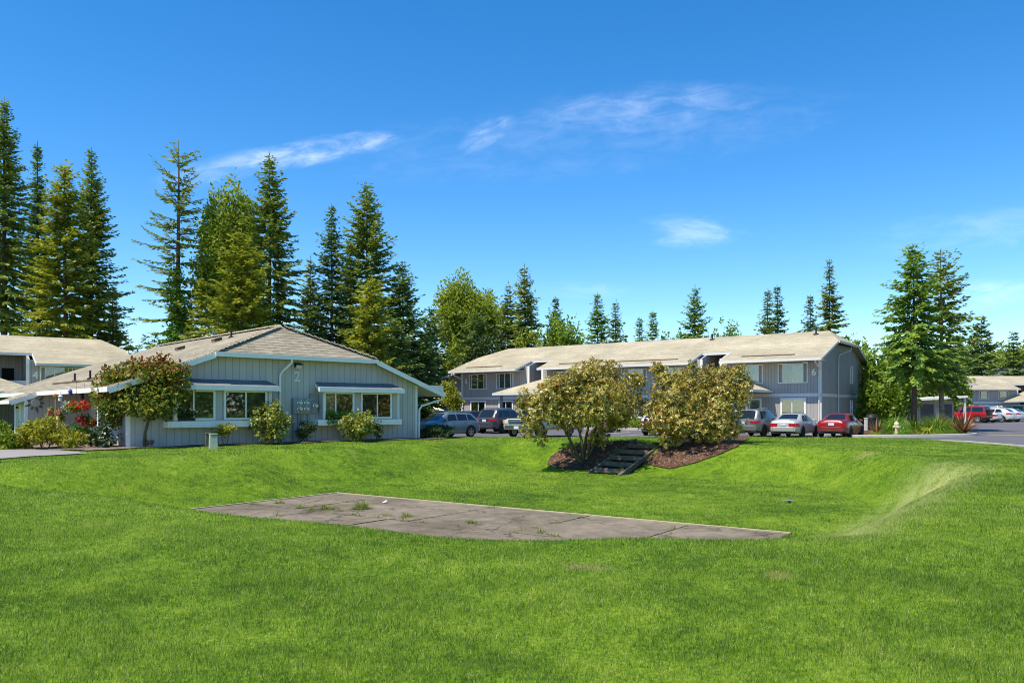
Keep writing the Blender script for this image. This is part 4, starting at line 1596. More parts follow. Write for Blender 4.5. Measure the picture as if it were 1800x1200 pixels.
def build_six():
    O = (-4.5, 71.9, 0.0)
    rot = math.atan2(-0.59, 0.807)
    fc = Face(O, rot)
    X = fc.x
    bl = ('screen', 'blind')
    wu = [(X(825), X(855.5), 3.42, 4.78, ('blind', 'curtain'), 0.5), (X(873), X(902.5), 3.42, 4.78, ('blind', 'blind'), 0.5), (X(973), X(1012), 3.42, 4.78, bl, 0.5),
          (X(1098), X(1137), 3.42, 4.78, ('room', 'screen'), 0.5), (X(1160), X(1203), 3.42, 4.78, ('blind', 'screen'), 0.5),
          (X(1293), X(1341), 3.42, 4.78, bl, 0.5), (X(1367.5), X(1420), 3.42, 4.78, bl, 0.5)]
    wl = [(X(827), X(854.5), 0.95, 2.42, ('curtain', 'screen'), 0.52), (X(876.8), X(902.5), 0.95, 2.42, ('screen', 'screen'), 0.5),
          (X(1098), X(1134), 0.95, 2.42, ('blind', 'blind_white'), 0.5), (X(1160), X(1198), 0.95, 2.42, bl, 0.5), (X(973), X(1012), 0.95, 2.42, bl, 0.5),
          (X(1297), X(1339), 0.95, 2.42, ('screen', 'blind'), 0.5), (X(1372), X(1417), 0.95, 2.42, ('blind', 'blind_white'), 0.45)]
    Wd = 31.2
    n1 = (X(906, -1.35), X(944.5, -1.35))
    n2 = (X(1210.5, -1.35), X(1264.5, -1.35))
    num = {(X(819.6), 4.15): "6", (X(1430.6), 4.12): "6"}
    ze = 5.04
    sp = [[(-0.02, -1.38, ze - 0.15), (-0.02, -1.3, ze - 0.32), (0.12, -0.12, ze - 0.75), (0.16, -0.09, ze - 1.0), (0.16, -0.09, 0.25)],
          [(Wd + 0.05, -1.38, ze - 0.15), (Wd + 0.05, -1.3, ze - 0.3), (Wd - 0.02, -0.12, ze - 0.65), (Wd - 0.04, -0.09, ze - 0.9), (Wd - 0.04, -0.09, 0.25)],
          [(Wd + 0.5, 6.4, 6.15), (Wd + 0.48, 6.3, 5.95), (Wd + 0.12, 4.6, 5.55), (Wd + 0.09, 4.45, 5.3), (Wd + 0.09, 4.4, 0.25)]]
    t = clipped_block("apartment_block", "long two-storey blue-grey apartment block with tan roof and a number 6 at both ends", O, rot, Wd, 11.6, 0.2, ze, 0.333,
                      [n1, n2], wu, wl, num, [(n1[0] - 0.3, n1[0] + 6.6, 4.1, 2.95, 0.40), (n2[0] - 0.6, n2[0] + 5.6, 4.1, 2.95, 0.40)], M['shingle'], M['siding6'],
                      lean=(2.35, 8.0, 0.25, 0.27), end_wins=[(8.1, 8.75, 3.55, 4.9, ('blind',)), (8.1, 8.75, 0.95, 2.35, ('blind',))], spouts=sp,
                      vents=[(Wd - 1.6, 4.9), (Wd - 9.6, 5.0)], diverters=[(0.9, 4.9), (n1[1] + 1.6, n2[0] - 1.2), (n2[1] + 1.3, Wd - 1.5)])
    # a security light under the right eave
    m = MB()
    fr = FR((0, 0, 0), (1, 0, 0), (0, -1, 0))
    m.fbox(fr, Wd - 1.1, Wd - 0.75, 0.0, 0.16, 4.72, 4.86)
    m.build("wall_lamp", M['headlamp'], t)
    return fc


FC6 = build_six()


def build_four():
    rot = math.radians(37)
    Y0 = 58.6
    O = Vector(((60 - 900) / 1400 * Y0, Y0, 0.1))
    ax, ay = Vector((math.cos(rot), math.sin(rot), 0)), Vector((-math.sin(rot), math.cos(rot), 0))
    O = O - ax * 16.0
    X = lambda px: Face(O, rot).x(px)
    n = [(7.2, X(60))]
    bl = ('screen', 'blind')
    wu = [(X(71), X(113) + 0.3, 3.3, 4.7, ('screen', 'blind'), 0.5), (X(119), X(165), 3.3, 4.7, ('screen', 'blind'), 0.5), (1.0, 3.0, 3.3, 4.7, bl, 0.5), (4.5, 6.4, 3.3, 4.7, bl, 0.5)]
    wl = [(1.0, 3.0, 0.95, 2.42, bl, 0.5), (4.5, 6.4, 0.95, 2.42, bl, 0.5)]
    clipped_block("apartment_block", "two-storey grey apartment block with the number 4 behind the house at the left edge", O, rot, 22.3, 11.6, 0.1, 4.88, 0.345, n, wu, wl,
                  {(X(62.3), 4.02): "4"}, [(8.0, 16.2, 4.1, 2.75, 0.40)], M['shingle'], M['siding6'], numsize=0.75)


build_four()


def build_right():
    O = Vector(((1704 - 900) / 1400 * 125.0, 125.0, 0.25))
    X = lambda px: Face(O, 0.0).x(px)
    bl = ('room', 'blind')
    wu = [(X(1721), X(1738), 3.05, 4.3, ('room', 'screen'), 0.5), (X(1754), X(1772), 3.05, 4.3, bl, 0.5), (13.6, 15.2, 3.05, 4.3, bl, 0.5), (17, 18.6, 3.05, 4.3, bl, 0.5)]
    wl = [(X(1721), X(1738), 0.8, 2.1, bl, 0.5), (13.6, 15.2, 0.8, 2.1, bl, 0.5)]
    clipped_block("apartment_block", "distant two-storey blue block with tan roof beyond the row of parked cars", O, 0.0, 30.0, 11.0, 0.0, 4.62, 0.33, [(X(1784), X(1784) + 4.5)], wu, wl, {},
                  [(X(1760), X(1760) + 9, 4.1, 2.7, 0.4)], M['shingle'], M['siding6'], spouts=[[(0.2, -1.2, 4.4), (0.3, -0.1, 4.0), (0.35, -0.08, 0.0)]], belt=(2.35, 2.6))
    O2 = Vector(((1700 - 900) / 1400 * 168.0, 168.0, 0.25))
    clipped_block("apartment_block", "dark-roofed building far behind the blue block, with only its roof in view", O2, math.radians(4), 44.0, 14.0, 0.0, 6.0, 0.28, [], [], [], {}, [], M['shingle_dark'], M['siding6'])
    O4 = Vector(((1782 - 900) / 1400 * 150.0, 150.0, 0.25))
    clipped_block("apartment_block", "dark rounded hip roof rising at the right edge behind the blue block", O4, math.radians(6), 24.0, 20.0, 0.0, 5.6, 0.36, [], [], [], {}, [], M['shingle_dark'], M['siding6'])
    r3 = math.radians(8)
    O3 = Vector(((1706 - 900) / 1400 * 104.0 - 14.5 * math.cos(r3), 104.0 - 14.5 * math.sin(r3), 0.25))
    clipped_block("apartment_block", "brown-roofed building end half hidden behind the right island conifer", O3, r3, 14.0, 9.0, 0.0, 4.7, 0.36, [], [], [], {}, [], M['shake'], M['siding6'])
    O5 = Vector(((600 - 900) / 1400 * 84.0, 84.0, 0.1))
    clipped_block("apartment_block", "brown roof corner showing through the trees behind the house numbered 2", O5, math.radians(-30), 5.4, 9.0, 0.0, 4.6, 0.33, [], [], [], {}, [], M['shingle'], M['siding6'])


build_right()


def carport():
    Y = 74.0
    x0, x1 = (1592 - 900) / 1400 * Y, (1690 - 900) / 1400 * Y
    z = 0.22
    t = thing("carport", "low garage with a flat white-edged roof behind the two planted conifers", "garage", ((x0 + x1) / 2, Y, z))
    w = (x1 - x0) / 2
    m = MB()
    m.prism([(-w, -1.0, 2.30), (w, -1.0, 2.62), (w, 5, 2.62), (-w, 5, 2.30)], (0, 0, 0.06))
    m.build("roof", M['grey_trim'], t)
    m = MB()
    board(m, (-w, -1.0, 2.37), (w, -1.0, 2.69), 0.20, 0.05)
    m.build("fascia", M['white'], t)
    m = MB()
    m.box(-w + 0.1, w - 0.4, 0.6, 0.75, 0, 2.25)
    m.box(-w + 0.1, -w + 0.25, 0.75, 5, 0, 2.25)
    m.build("wall", M['siding6'], t)
    for a, b in ((-w + 1.7, -w + 2.9), (-w + 3.5, -w + 4.6)):
        m = MB()
        m.box(a, b, 0.55, 0.6, 0.0, 1.9)
        m.build("door", M['screen'], t)
    for x in (-w + 0.3, w - 0.15):
        m = MB()
        m.box(x - 0.08, x + 0.08, -0.9, -0.74, 0, 2.36 + 0.16 * (x + w) / w * 0.9)
        m.build("post", M['grey_trim'], t)


carport()
# ---------------------------------------------------------------- cars
PAINT = {}


def car(label, loc, heading, spec, col, metal=0.3, cat="car", name="parked_car", group="cars parked in the lots"):
    """a parked car lofted from its side profile; +x is the nose. spec: see CARS"""
    t = thing(name, label, cat, loc, math.atan2(heading[1], heading[0]), group)
    key = (col, metal)
    if key not in PAINT:
        PAINT[key] = paint("car_paint", col, metal)
    pm = PAINT[key]
    L, Wd, H = spec['L'], spec['W'], spec['H']
    hw = Wd / 2
    top = spec['top']          # (x, z) roof line, rear to nose, x from 0
    belt = spec['belt']        # (x, z) shoulder line
    bot = spec['bot']
    cab = spec['cab']          # x of rear deck end, roof rear, roof front, cowl
    tw = spec.get('tw', 0.76)  # roof half width share
    xs = sorted(set(list(np.linspace(0, L, 46)) + [p[0] for p in top] + [c + e for c in cab for e in (-0.02, 0.02)]))
    xs = np.array([x for x in xs if 0 <= x <= L])
    zt = np.interp(xs, [p[0] for p in top], [p[1] for p in top])
    zs = np.minimum(np.interp(xs, [p[0] for p in belt], [p[1] for p in belt]), zt - 0.02)
    zb = np.interp(xs, [p[0] for p in bot], [p[1] for p in bot])
    # plan taper at the ends
    e = np.minimum(np.minimum(xs / 0.5, (L - xs) / 0.7), 1.0)
    e = 1 - (1 - e) ** 2.2
    W_ = hw * (spec.get('taper', 0.80) + (1 - spec.get('taper', 0.80)) * e)
    cabf = np.clip(np.minimum((xs - cab[0]) / max(0.05, cab[1] - cab[0]), (cab[3] - xs) / max(0.05, cab[3] - cab[2])), 0, 1)
    ht = W_ * (0.90 - (0.90 - tw) * cabf)

    def section(i):
        w, s_, b_, tt, h = W_[i], zs[i], zb[i], zt[i], ht[i]
        return [(w * 0.72, b_), (w * 0.965, b_ + 0.05), (w * 1.0, b_ + 0.42 * (s_ - b_)), (w * 0.99, b_ + 0.72 * (s_ - b_)), (w * 0.955, s_),
                (h, max(s_ + 0.008, tt - 0.07)), (h * 0.86, tt - 0.018), (h * 0.45, tt - 0.004), (0.0, tt)]
    sec = [section(i) for i in range(len(xs))]
    m = len(sec[0])
    mb = MB()
    V = []
    for i in range(len(xs)):
        V += [(xs[i], -y, z) for y, z in sec[i]] + [(xs[i], y, z) for y, z in reversed(sec[i][:-1])]
    k = 2 * m - 1
    F = []
    for i in range(len(xs) - 1):
        for j in range(k - 1):
            F.append((i * k + j, (i + 1) * k + j, (i + 1) * k + j + 1, i * k + j + 1))
        F.append((i * k + k - 1, (i + 1) * k + k - 1, (i + 1) * k, i * k))
    F.append(tuple(range(0, k)))
    F.append(tuple((len(xs) - 1) * k + j for j in range(k - 1, -1, -1)))
    mb.add(V, F)
    body = mb.build("body", pm, t, smooth=38, uv=False)
    SEC = np.array(sec)                        # stations x points x 2

    def pt(x, j):
        """point j (may be fractional) of the section at x"""
        a = int(np.floor(j)); f = j - a
        b = min(a + 1, m - 1)
        y = np.interp(x, xs, SEC[:, a, 0]) * (1 - f) + np.interp(x, xs, SEC[:, b, 0]) * f
        z = np.interp(x, xs, SEC[:, a, 1]) * (1 - f) + np.interp(x, xs, SEC[:, b, 1]) * f
        return y, z

    def side_panel(mb_, sg, x0b, x1b, x0t, x1t, j0, j1, off, n=7):
        vs, fs = [], []
        for i in range(n + 1):
            s = i / n
            for jj, (a, b) in ((j0, (x0b, x1b)), (j1, (x0t, x1t))):
                x = a + (b - a) * s
                y, z = pt(x, jj)
                vs.append((x, sg * (y + off), z))
        for i in range(n):
            q = (2 * i, 2 * i + 2, 2 * i + 3, 2 * i + 1)
            fs.append(q if sg < 0 else tuple(reversed(q)))
        mb_.add(vs, fs)

    def top_panel(mb_, xa, xb, wf, off, n=6):
        vs, fs = [], []
        js = [5.0, 5.6, 6.2, 7.0, 8.0]
        ys = [(-1, j) for j in js] + [(1, j) for j in reversed(js[:-1])]
        for i in range(n + 1):
            x = xa + (xb - xa) * i / n
            dz = (np.interp(x + 0.02, xs, zt) - np.interp(x - 0.02, xs, zt)) / 0.04
            nn = Vector((-dz, 0, 1)).normalized() * off
            for sg, j in ys:
                y, z = pt(x, j)
                vs.append((x + nn.x, sg * y * wf, z + nn.z))
        r = len(ys)
        for i in range(n):
            for j in range(r - 1):
                fs.append((i * r + j, (i + 1) * r + j, (i + 1) * r + j + 1, i * r + j + 1))
        mb_.add(vs, fs)
    gm = M['carglass']
    if spec.get('glass', True):
        w = MB(); top_panel(w, cab[2] + 0.06, cab[3] - 0.05, 0.90, 0.012); w.build("windshield", gm, t, smooth=50, uv=False)
        if spec.get('rear_glass', True):
            rg = spec.get('rg', (0.12, 0.90))
            w = MB(); top_panel(w, cab[0] + (cab[1] - cab[0]) * rg[0], cab[0] + (cab[1] - cab[0]) * rg[1], 0.86, 0.012); w.build("rear_window", gm, t, smooth=50, uv=False)
        for sg in (-1, 1):
            for (a, b, c, d) in spec['wins']:
                w = MB(); side_panel(w, sg, a, b, c, d, 4.10, 4.90, 0.008); w.build("side_window", gm, t, smooth=50, uv=False)
    # door seams and handles
    for sg in (-1, 1):
        for xd in spec.get('seams', ()):
            w = MB(); side_panel(w, sg, xd - 0.008, xd + 0.008, xd - 0.008, xd + 0.008, 1.2, 3.95, 0.004, 1)
            w.build("door_seam", M['black'], body, uv=False)
        for xd in spec.get('handles', ()):
            y, z = pt(xd, 3.7)
            w = MB(); w.box(xd - 0.09, xd + 0.09, sg * (y - 0.02), sg * (y + 0.025), z - 0.02, z + 0.02)
            w.build("door_handle", pm if not spec.get('chrome') else M['chrome'], t)
        # mirror
        xm = cab[3] - 0.42
        y, z = pt(xm, 4.05)
        w = MB(); w.box(xm - 0.07, xm + 0.07, sg * (y + 0.02), sg * (y + 0.20), z + 0.02, z + 0.17)
        w.build("wing_mirror", pm if not spec.get('black_trim') else M['black'], t, bevel=0.03)
        # sill
        w = MB(); side_panel(w, sg, spec['wx'][0] + 0.4, spec['wx'][1] - 0.4, spec['wx'][0] + 0.4, spec['wx'][1] - 0.4, 0.4, 1.3, 0.006, 2)
        w.build("sill", M['black'] if spec.get('black_trim') else pm, t, uv=False)
    # wheels
    rw = spec.get('rw', 0.32)
    for xw in spec['wx']:
        for sg in (-1, 1):
            y = float(np.interp(xw, xs, W_))
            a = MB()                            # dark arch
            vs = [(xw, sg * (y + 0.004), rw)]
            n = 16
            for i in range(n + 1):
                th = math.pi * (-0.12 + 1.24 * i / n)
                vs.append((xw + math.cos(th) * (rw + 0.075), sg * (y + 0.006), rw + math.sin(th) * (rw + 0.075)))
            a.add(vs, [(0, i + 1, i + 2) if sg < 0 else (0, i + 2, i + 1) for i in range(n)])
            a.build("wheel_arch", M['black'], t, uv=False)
            q = MB()
            q.lathe([(rw * 0.62, -0.09), (rw * 0.93, -0.10), (rw, -0.06), (rw, 0.06), (rw * 0.93, 0.095), (rw * 0.66, 0.085), (rw * 0.60, 0.05)], (xw, sg * (y - 0.075), rw), 'y', 24)
            wh = q.build("wheel", M['rubber'], t, smooth=40, uv=False)
            q = MB()
            yo = sg * (y - 0.075)
            q.lathe([(rw * 0.655, -0.082), (rw * 0.66, 0.088), (rw * 0.60, 0.086), (rw * 0.58, 0.05), (rw * 0.2, 0.06), (rw * 0.18, 0.085)] if sg > 0 else
                    [(rw * 0.18, -0.085), (rw * 0.2, -0.06), (rw * 0.58, -0.05), (rw * 0.60, -0.086), (rw * 0.66, -0.088), (rw * 0.655, 0.082)], (xw, yo, rw), 'y', 24)
            for i in range(5):
                th = 2 * math.pi * i / 5 + 0.3
                d = Vector((math.cos(th), 0, math.sin(th)))
                p = Vector((-d.z, 0, d.x)) * rw * 0.10
                c0, c1 = Vector((xw, yo + sg * 0.052, rw)) + d * rw * 0.12, Vector((xw, yo + sg * 0.052, rw)) + d * rw * 0.60
                q.prism([c0 - p, c1 - p, c1 + p, c0 + p], (0, sg * 0.034, 0))
            q.build("rim", spec.get('rim') or M['alloy'], wh, smooth=40, uv=False)
    # lamps, bumpers, plates
    for (kind, mat, xr_, j0, j1, end) in spec['lamps']:
        for sg in (-1, 1):
            w = MB()
            side_panel(w, sg, xr_[0], xr_[1], xr_[0], xr_[1], j0, j1, 0.010, 4)
            xe = 0.0 if end == 'r' else L
            xo = -0.012 if end == 'r' else 0.012
            y0, za = pt(xe, j0)
            y1, zb_ = pt(xe, j1)
            in_ = spec.get('lamp_in', 0.32)
            vs = [(xe + xo, sg * (y0 + 0.01), za), (xe + xo, sg * (y1 + 0.01), zb_), (xe + xo, sg * (y1 - in_), zb_), (xe + xo, sg * (y0 - in_), za)]
            up = (sg > 0) == (end == 'r')
            w.add(vs, [(0, 1, 2, 3) if up else (3, 2, 1, 0)])
            w.build(kind, M[mat], t, uv=False)
    for end, (za, zb_, wf, mk) in spec['bumpers'].items():
        w = MB()
        x0, x1 = (-0.06, 0.30) if end == 'r' else (L - 0.34, L + 0.06)
        ww = np.interp(0.3 if end == 'r' else L - 0.34, xs, W_) + 0.015
        we = np.interp(0.0 if end == 'r' else L, xs, W_) * wf
        if end == 'r':
            poly = [(x1, -ww), (0.05, -we - 0.01), (x0, -we * 0.82), (x0 - 0.03, 0), (x0, we * 0.82), (0.05, we + 0.01), (x1, ww)]
        else:
            poly = [(x0, ww), (L - 0.05, we + 0.01), (x1, we * 0.82), (x1 + 0.03, 0), (x1, -we * 0.82), (L - 0.05, -we - 0.01), (x0, -ww)]
        w.prism([(a, b, za) for a, b in poly], (0, 0, zb_ - za))
        w.build("bumper", pm if mk == 'body' else M[mk], t, bevel=0.03)
    for end, zc in spec['plates'].items():
        w = MB()
        x = -0.105 if end == 'r' else L + 0.098
        zc_in = spec.get('plate_x', {}).get(end)
        if zc_in is not None:
            x = zc_in
        w.box(x - 0.006, x + 0.006, -0.16, 0.16, zc - 0.08, zc + 0.08)
        w.build("number_plate", M['plate'], t)
    for (nm, mk, b) in spec.get('boxes', ()):
        w = MB(); w.box(*b); w.build(nm, pm if mk == 'body' else M[mk], t, bevel=0.015)
    for z in spec.get('rails', ()):
        for sg in (-1, 1):
            y, zz = pt((cab[1] + cab[2]) / 2, 6.0)
            w = MB()
            ya = sg * y * 1.02
            w.tube([(cab[1] + 0.1, ya, zz + 0.005), (cab[1] + 0.2, ya, zz + z), (cab[2] - 0.2, ya, zz + z), (cab[2] - 0.1, ya, zz + 0.005)], 0.02, 6)
            w.build("roof_rail", M['chrome'] if not spec.get('black_trim') else M['black'], t, smooth=50)
    # shaded underside so that the floor pan is closed
    return t


def car_at(px, py, off=(0, 0)):
    """ground place under a photographed tyre foot"""
    Y = 1400 * CAM_H / (py - 720)
    for _ in range(4):
        x = (px - 900) / 1400 * Y
        Y = 1400 * (CAM_H - float(lot_z(x, Y))) / (py - 720)
    return Vector(((px - 900) / 1400 * Y, Y, float(lot_z(0, Y))))


CARS = {
    'sedan': dict(L=4.5, W=1.74, H=1.40, tw=0.70,
                  top=[(0, 0.86), (0.10, 1.00), (0.75, 1.05), (1.45, 1.36), (1.95, 1.41), (2.5, 1.385), (3.35, 0.98), (4.2, 0.80), (4.45, 0.66), (4.5, 0.60)],
                  belt=[(0, 0.84), (0.8, 0.93), (2.4, 0.90), (3.4, 0.84), (4.4, 0.62)], bot=[(0, 0.34), (0.4, 0.22), (4.0, 0.20), (4.5, 0.30)],
                  cab=(0.72, 1.45, 2.5, 3.38), wx=(0.95, 3.60), rw=0.31,
                  wins=[(0.98, 1.80, 1.38, 1.78), (1.88, 2.86, 1.86, 2.42)], seams=(1.28, 1.84, 2.95), handles=(1.5, 2.5),
                  lamps=[('taillight', 'taillamp', (0.01, 0.34), 2.6, 3.85, 'r'), ('headlight', 'headlamp', (4.12, 4.48), 2.7, 3.9, 'f')],
                  bumpers={'r': (0.36, 0.62, 0.97, 'body'), 'f': (0.28, 0.52, 0.9, 'body')}, plates={'r': 0.78}, plate_x={'r': -0.012}, lamp_in=0.36,
                  boxes=[('lower_valance', 'black', (-0.03, 0.2, -0.6, 0.6, 0.24, 0.355))]),
    'wagon': dict(L=4.70, W=1.80, H=1.47, tw=0.72,
                  top=[(0, 0.90), (0.12, 1.02), (0.62, 1.40), (1.0, 1.45), (1.9, 1.475), (2.6, 1.44), (3.42, 1.02), (4.35, 0.84), (4.63, 0.70), (4.7, 0.62)],
                  belt=[(0, 0.92), (0.8, 0.97), (2.4, 0.94), (3.4, 0.90), (4.6, 0.66)], bot=[(0, 0.36), (0.4, 0.22), (4.2, 0.2), (4.7, 0.3)],
                  cab=(0.06, 0.66, 2.6, 3.45), wx=(0.95, 3.72), rw=0.325,
                  wins=[(0.42, 1.12, 0.78, 1.12), (1.20, 1.98, 1.19, 1.96), (2.05, 2.95, 2.04, 2.56)], seams=(1.16, 2.02, 3.02), handles=(1.4, 2.3), chrome=False,
                  lamps=[('taillight', 'taillamp', (0.01, 0.22), 3.0, 4.7, 'r'), ('headlight', 'headlamp', (4.30, 4.68), 2.7, 3.95, 'f')],
                  bumpers={'r': (0.36, 0.62, 0.97, 'body'), 'f': (0.26, 0.50, 0.9, 'body')}, plates={'r': 0.8}, plate_x={'r': -0.012}, rails=(0.06,), lamp_in=0.12),
    'suv': dict(L=4.45, W=1.82, H=1.66, tw=0.73,
                top=[(0, 0.98), (0.14, 1.08), (0.52, 1.58), (0.9, 1.64), (1.8, 1.66), (2.5, 1.61), (3.25, 1.14), (4.1, 0.98), (4.38, 0.80), (4.45, 0.7)],
                belt=[(0, 0.98), (0.8, 1.06), (2.4, 1.02), (3.3, 0.98), (4.4, 0.74)], bot=[(0, 0.42), (0.4, 0.28), (4.0, 0.26), (4.45, 0.36)],
                cab=(0.08, 0.55, 2.5, 3.28), wx=(0.88, 3.55), rw=0.36,
                wins=[(0.42, 1.02, 0.74, 1.02), (1.10, 1.84, 1.09, 1.82), (1.91, 2.80, 1.90, 2.44)], seams=(1.06, 1.88, 2.85), handles=(1.3, 2.15),
                lamps=[('taillight', 'taillamp', (0.01, 0.30), 3.0, 4.1, 'r'), ('headlight', 'headlamp', (4.05, 4.43), 2.8, 3.95, 'f')],
                bumpers={'r': (0.40, 0.70, 0.98, 'body'), 'f': (0.34, 0.60, 0.92, 'body')}, plates={'r': 0.86}, plate_x={'r': -0.012}, rails=(0.06,), lamp_in=0.34,
                boxes=[('lower_valance', 'black', (-0.05, 0.2, -0.72, 0.72, 0.30, 0.40)), ('trim_strip', 'chrome', (-0.02, 0.0, -0.55, 0.55, 0.715, 0.75))]),
    'boxy': dict(L=4.1, W=1.76, H=1.70, tw=0.83, taper=0.93,
                 top=[(0, 1.00), (0.05, 1.08), (0.22, 1.64), (0.6, 1.69), (1.6, 1.70), (2.25, 1.66), (2.7, 1.14), (3.85, 1.02), (4.05, 0.9), (4.1, 0.82)],
                 belt=[(0, 1.05), (2.6, 1.05), (4.05, 0.92)], bot=[(0, 0.5), (0.3, 0.36), (3.8, 0.36), (4.1, 0.5)],
                 cab=(0.02, 0.24, 2.25, 2.74), wx=(0.75, 3.25), rw=0.36,
                 wins=[(0.22, 1.28, 0.32, 1.28), (1.42, 2.42, 1.42, 2.22)], seams=(1.36, 2.5), handles=(1.6,), black_trim=True,
                 lamps=[('taillight', 'taillamp', (0.01, 0.1), 2.6, 3.9, 'r'), ('headlight', 'headlamp', (3.9, 4.09), 2.8, 3.9, 'f')],
                 bumpers={'r': (0.44, 0.62, 1.0, 'black'), 'f': (0.44, 0.62, 1.0, 'black')}, plates={'r': 0.78}, plate_x={'r': -0.012}, lamp_in=0.14,
                 boxes=[('spare_wheel_cover', 'black', (-0.20, -0.01, -0.34, 0.34, 0.72, 1.36)), ('side_strip', 'grey_trim', (0.3, 3.0, -0.895, -0.86, 0.62, 0.76))]),
    'hatch': dict(L=4.3, W=1.80, H=1.50, tw=0.70,
                  top=[(0, 0.94), (0.1, 1.08), (0.62, 1.40), (1.2, 1.49), (1.9, 1.50), (2.45, 1.45), (3.3, 1.03), (4.0, 0.85), (4.25, 0.70), (4.3, 0.62)],
                  belt=[(0, 0.98), (0.8, 1.02), (2.4, 0.94), (3.3, 0.90), (4.25, 0.66)], bot=[(0, 0.38), (0.4, 0.22), (3.9, 0.2), (4.3, 0.3)],
                  cab=(0.06, 0.95, 2.45, 3.33), wx=(0.85, 3.45), rw=0.33,
                  wins=[(0.78, 1.5, 1.06, 1.5), (1.58, 2.8, 1.57, 2.38)], seams=(1.54, 2.9), handles=(1.75,),
                  lamps=[('taillight', 'taillamp', (0.01, 0.42), 3.1, 3.95, 'r'), ('headlight', 'headlamp', (3.9, 4.28), 2.7, 3.95, 'f')],
                  bumpers={'r': (0.34, 0.64, 0.97, 'body'), 'f': (0.26, 0.52, 0.9, 'body')}, plates={'r': 0.82}, plate_x={'r': -0.012}, lamp_in=0.3),
    'van': dict(L=4.9, W=1.92, H=1.86, tw=0.80, taper=0.9,
                top=[(0, 1.10), (0.06, 1.2), (0.34, 1.78), (0.8, 1.85), (2.4, 1.86), (3.2, 1.80), (4.0, 1.16), (4.7, 0.95), (4.87, 0.8), (4.9, 0.7)],
                belt=[(0, 1.06), (2.6, 1.06), (3.9, 1.02), (4.85, 0.74)], bot=[(0, 0.4), (0.4, 0.28), (4.4, 0.26), (4.9, 0.36)],
                cab=(0.02, 0.36, 3.2, 4.04), wx=(0.95, 3.95), rw=0.34,
                wins=[(0.3, 1.35, 0.46, 1.35), (1.45, 2.5, 1.45, 2.5), (2.6, 3.5, 2.6, 3.14)], seams=(1.4, 2.55, 3.6), handles=(1.6, 2.75),
                lamps=[('taillight', 'taillamp', (0.01, 0.1), 2.8, 4.3, 'r'), ('headlight', 'headlamp', (4.5, 4.88), 2.7, 3.9, 'f')],
                bumpers={'r': (0.4, 0.66, 0.98, 'body'), 'f': (0.34, 0.58, 0.92, 'body')}, plates={'r': 0.85}, plate_x={'r': -0.012}, lamp_in=0.12),
    'pickup': dict(L=5.3, W=1.96, H=1.76, tw=0.80, taper=0.95,
                   top=[(0, 1.05), (0.04, 1.10), (2.30, 1.12), (2.42, 1.70), (2.7, 1.76), (3.3, 1.74), (3.62, 1.68), (4.02, 1.20), (5.18, 1.12), (5.27, 1.06), (5.3, 0.9)],
                   belt=[(0, 1.04), (2.3, 1.07), (4.0, 1.10), (5.25, 1.02)], bot=[(0, 0.55), (0.4, 0.44), (4.9, 0.44), (5.3, 0.52)],
                   cab=(2.32, 2.44, 3.62, 4.06), wx=(1.05, 4.35), rw=0.40, rg=(0.2, 0.8),
                   wins=[(2.56, 3.72, 2.60, 3.56)], seams=(2.48, 3.85), handles=(2.7,), chrome=True, black_trim=True,
                   lamps=[('taillight', 'taillamp', (0.01, 0.1), 2.8, 3.8, 'r')],
                   bumpers={'r': (0.5, 0.72, 1.0, 'chrome'), 'f': (0.48, 0.74, 1.02, 'chrome')}, plates={'f': 0.60}, plate_x={'f': 5.40},
                   rim=None, lamp_in=0.1,
                   boxes=[('grille', 'black', (5.28, 5.315, -0.58, 0.58, 0.80, 1.05))] +
                         [('grille_bar', 'chrome', (5.31, 5.335, -0.58, 0.58, z, z + 0.035)) for z in (0.80, 0.87, 0.94, 1.01)] +
                         [('headlight', 'headlamp', (5.285, 5.33, s - 0.13, s + 0.13, 0.82, 1.04)) for s in (-0.73, 0.73)] +
                         [('side_marker', 'amber', (5.27, 5.325, s - 0.055, s + 0.055, 0.82, 1.04)) for s in (-0.92, 0.92)] +
                         [('hood_stripe', 'black', (4.3, 5.2, -0.8, 0.8, 1.125, 1.16))]),
}


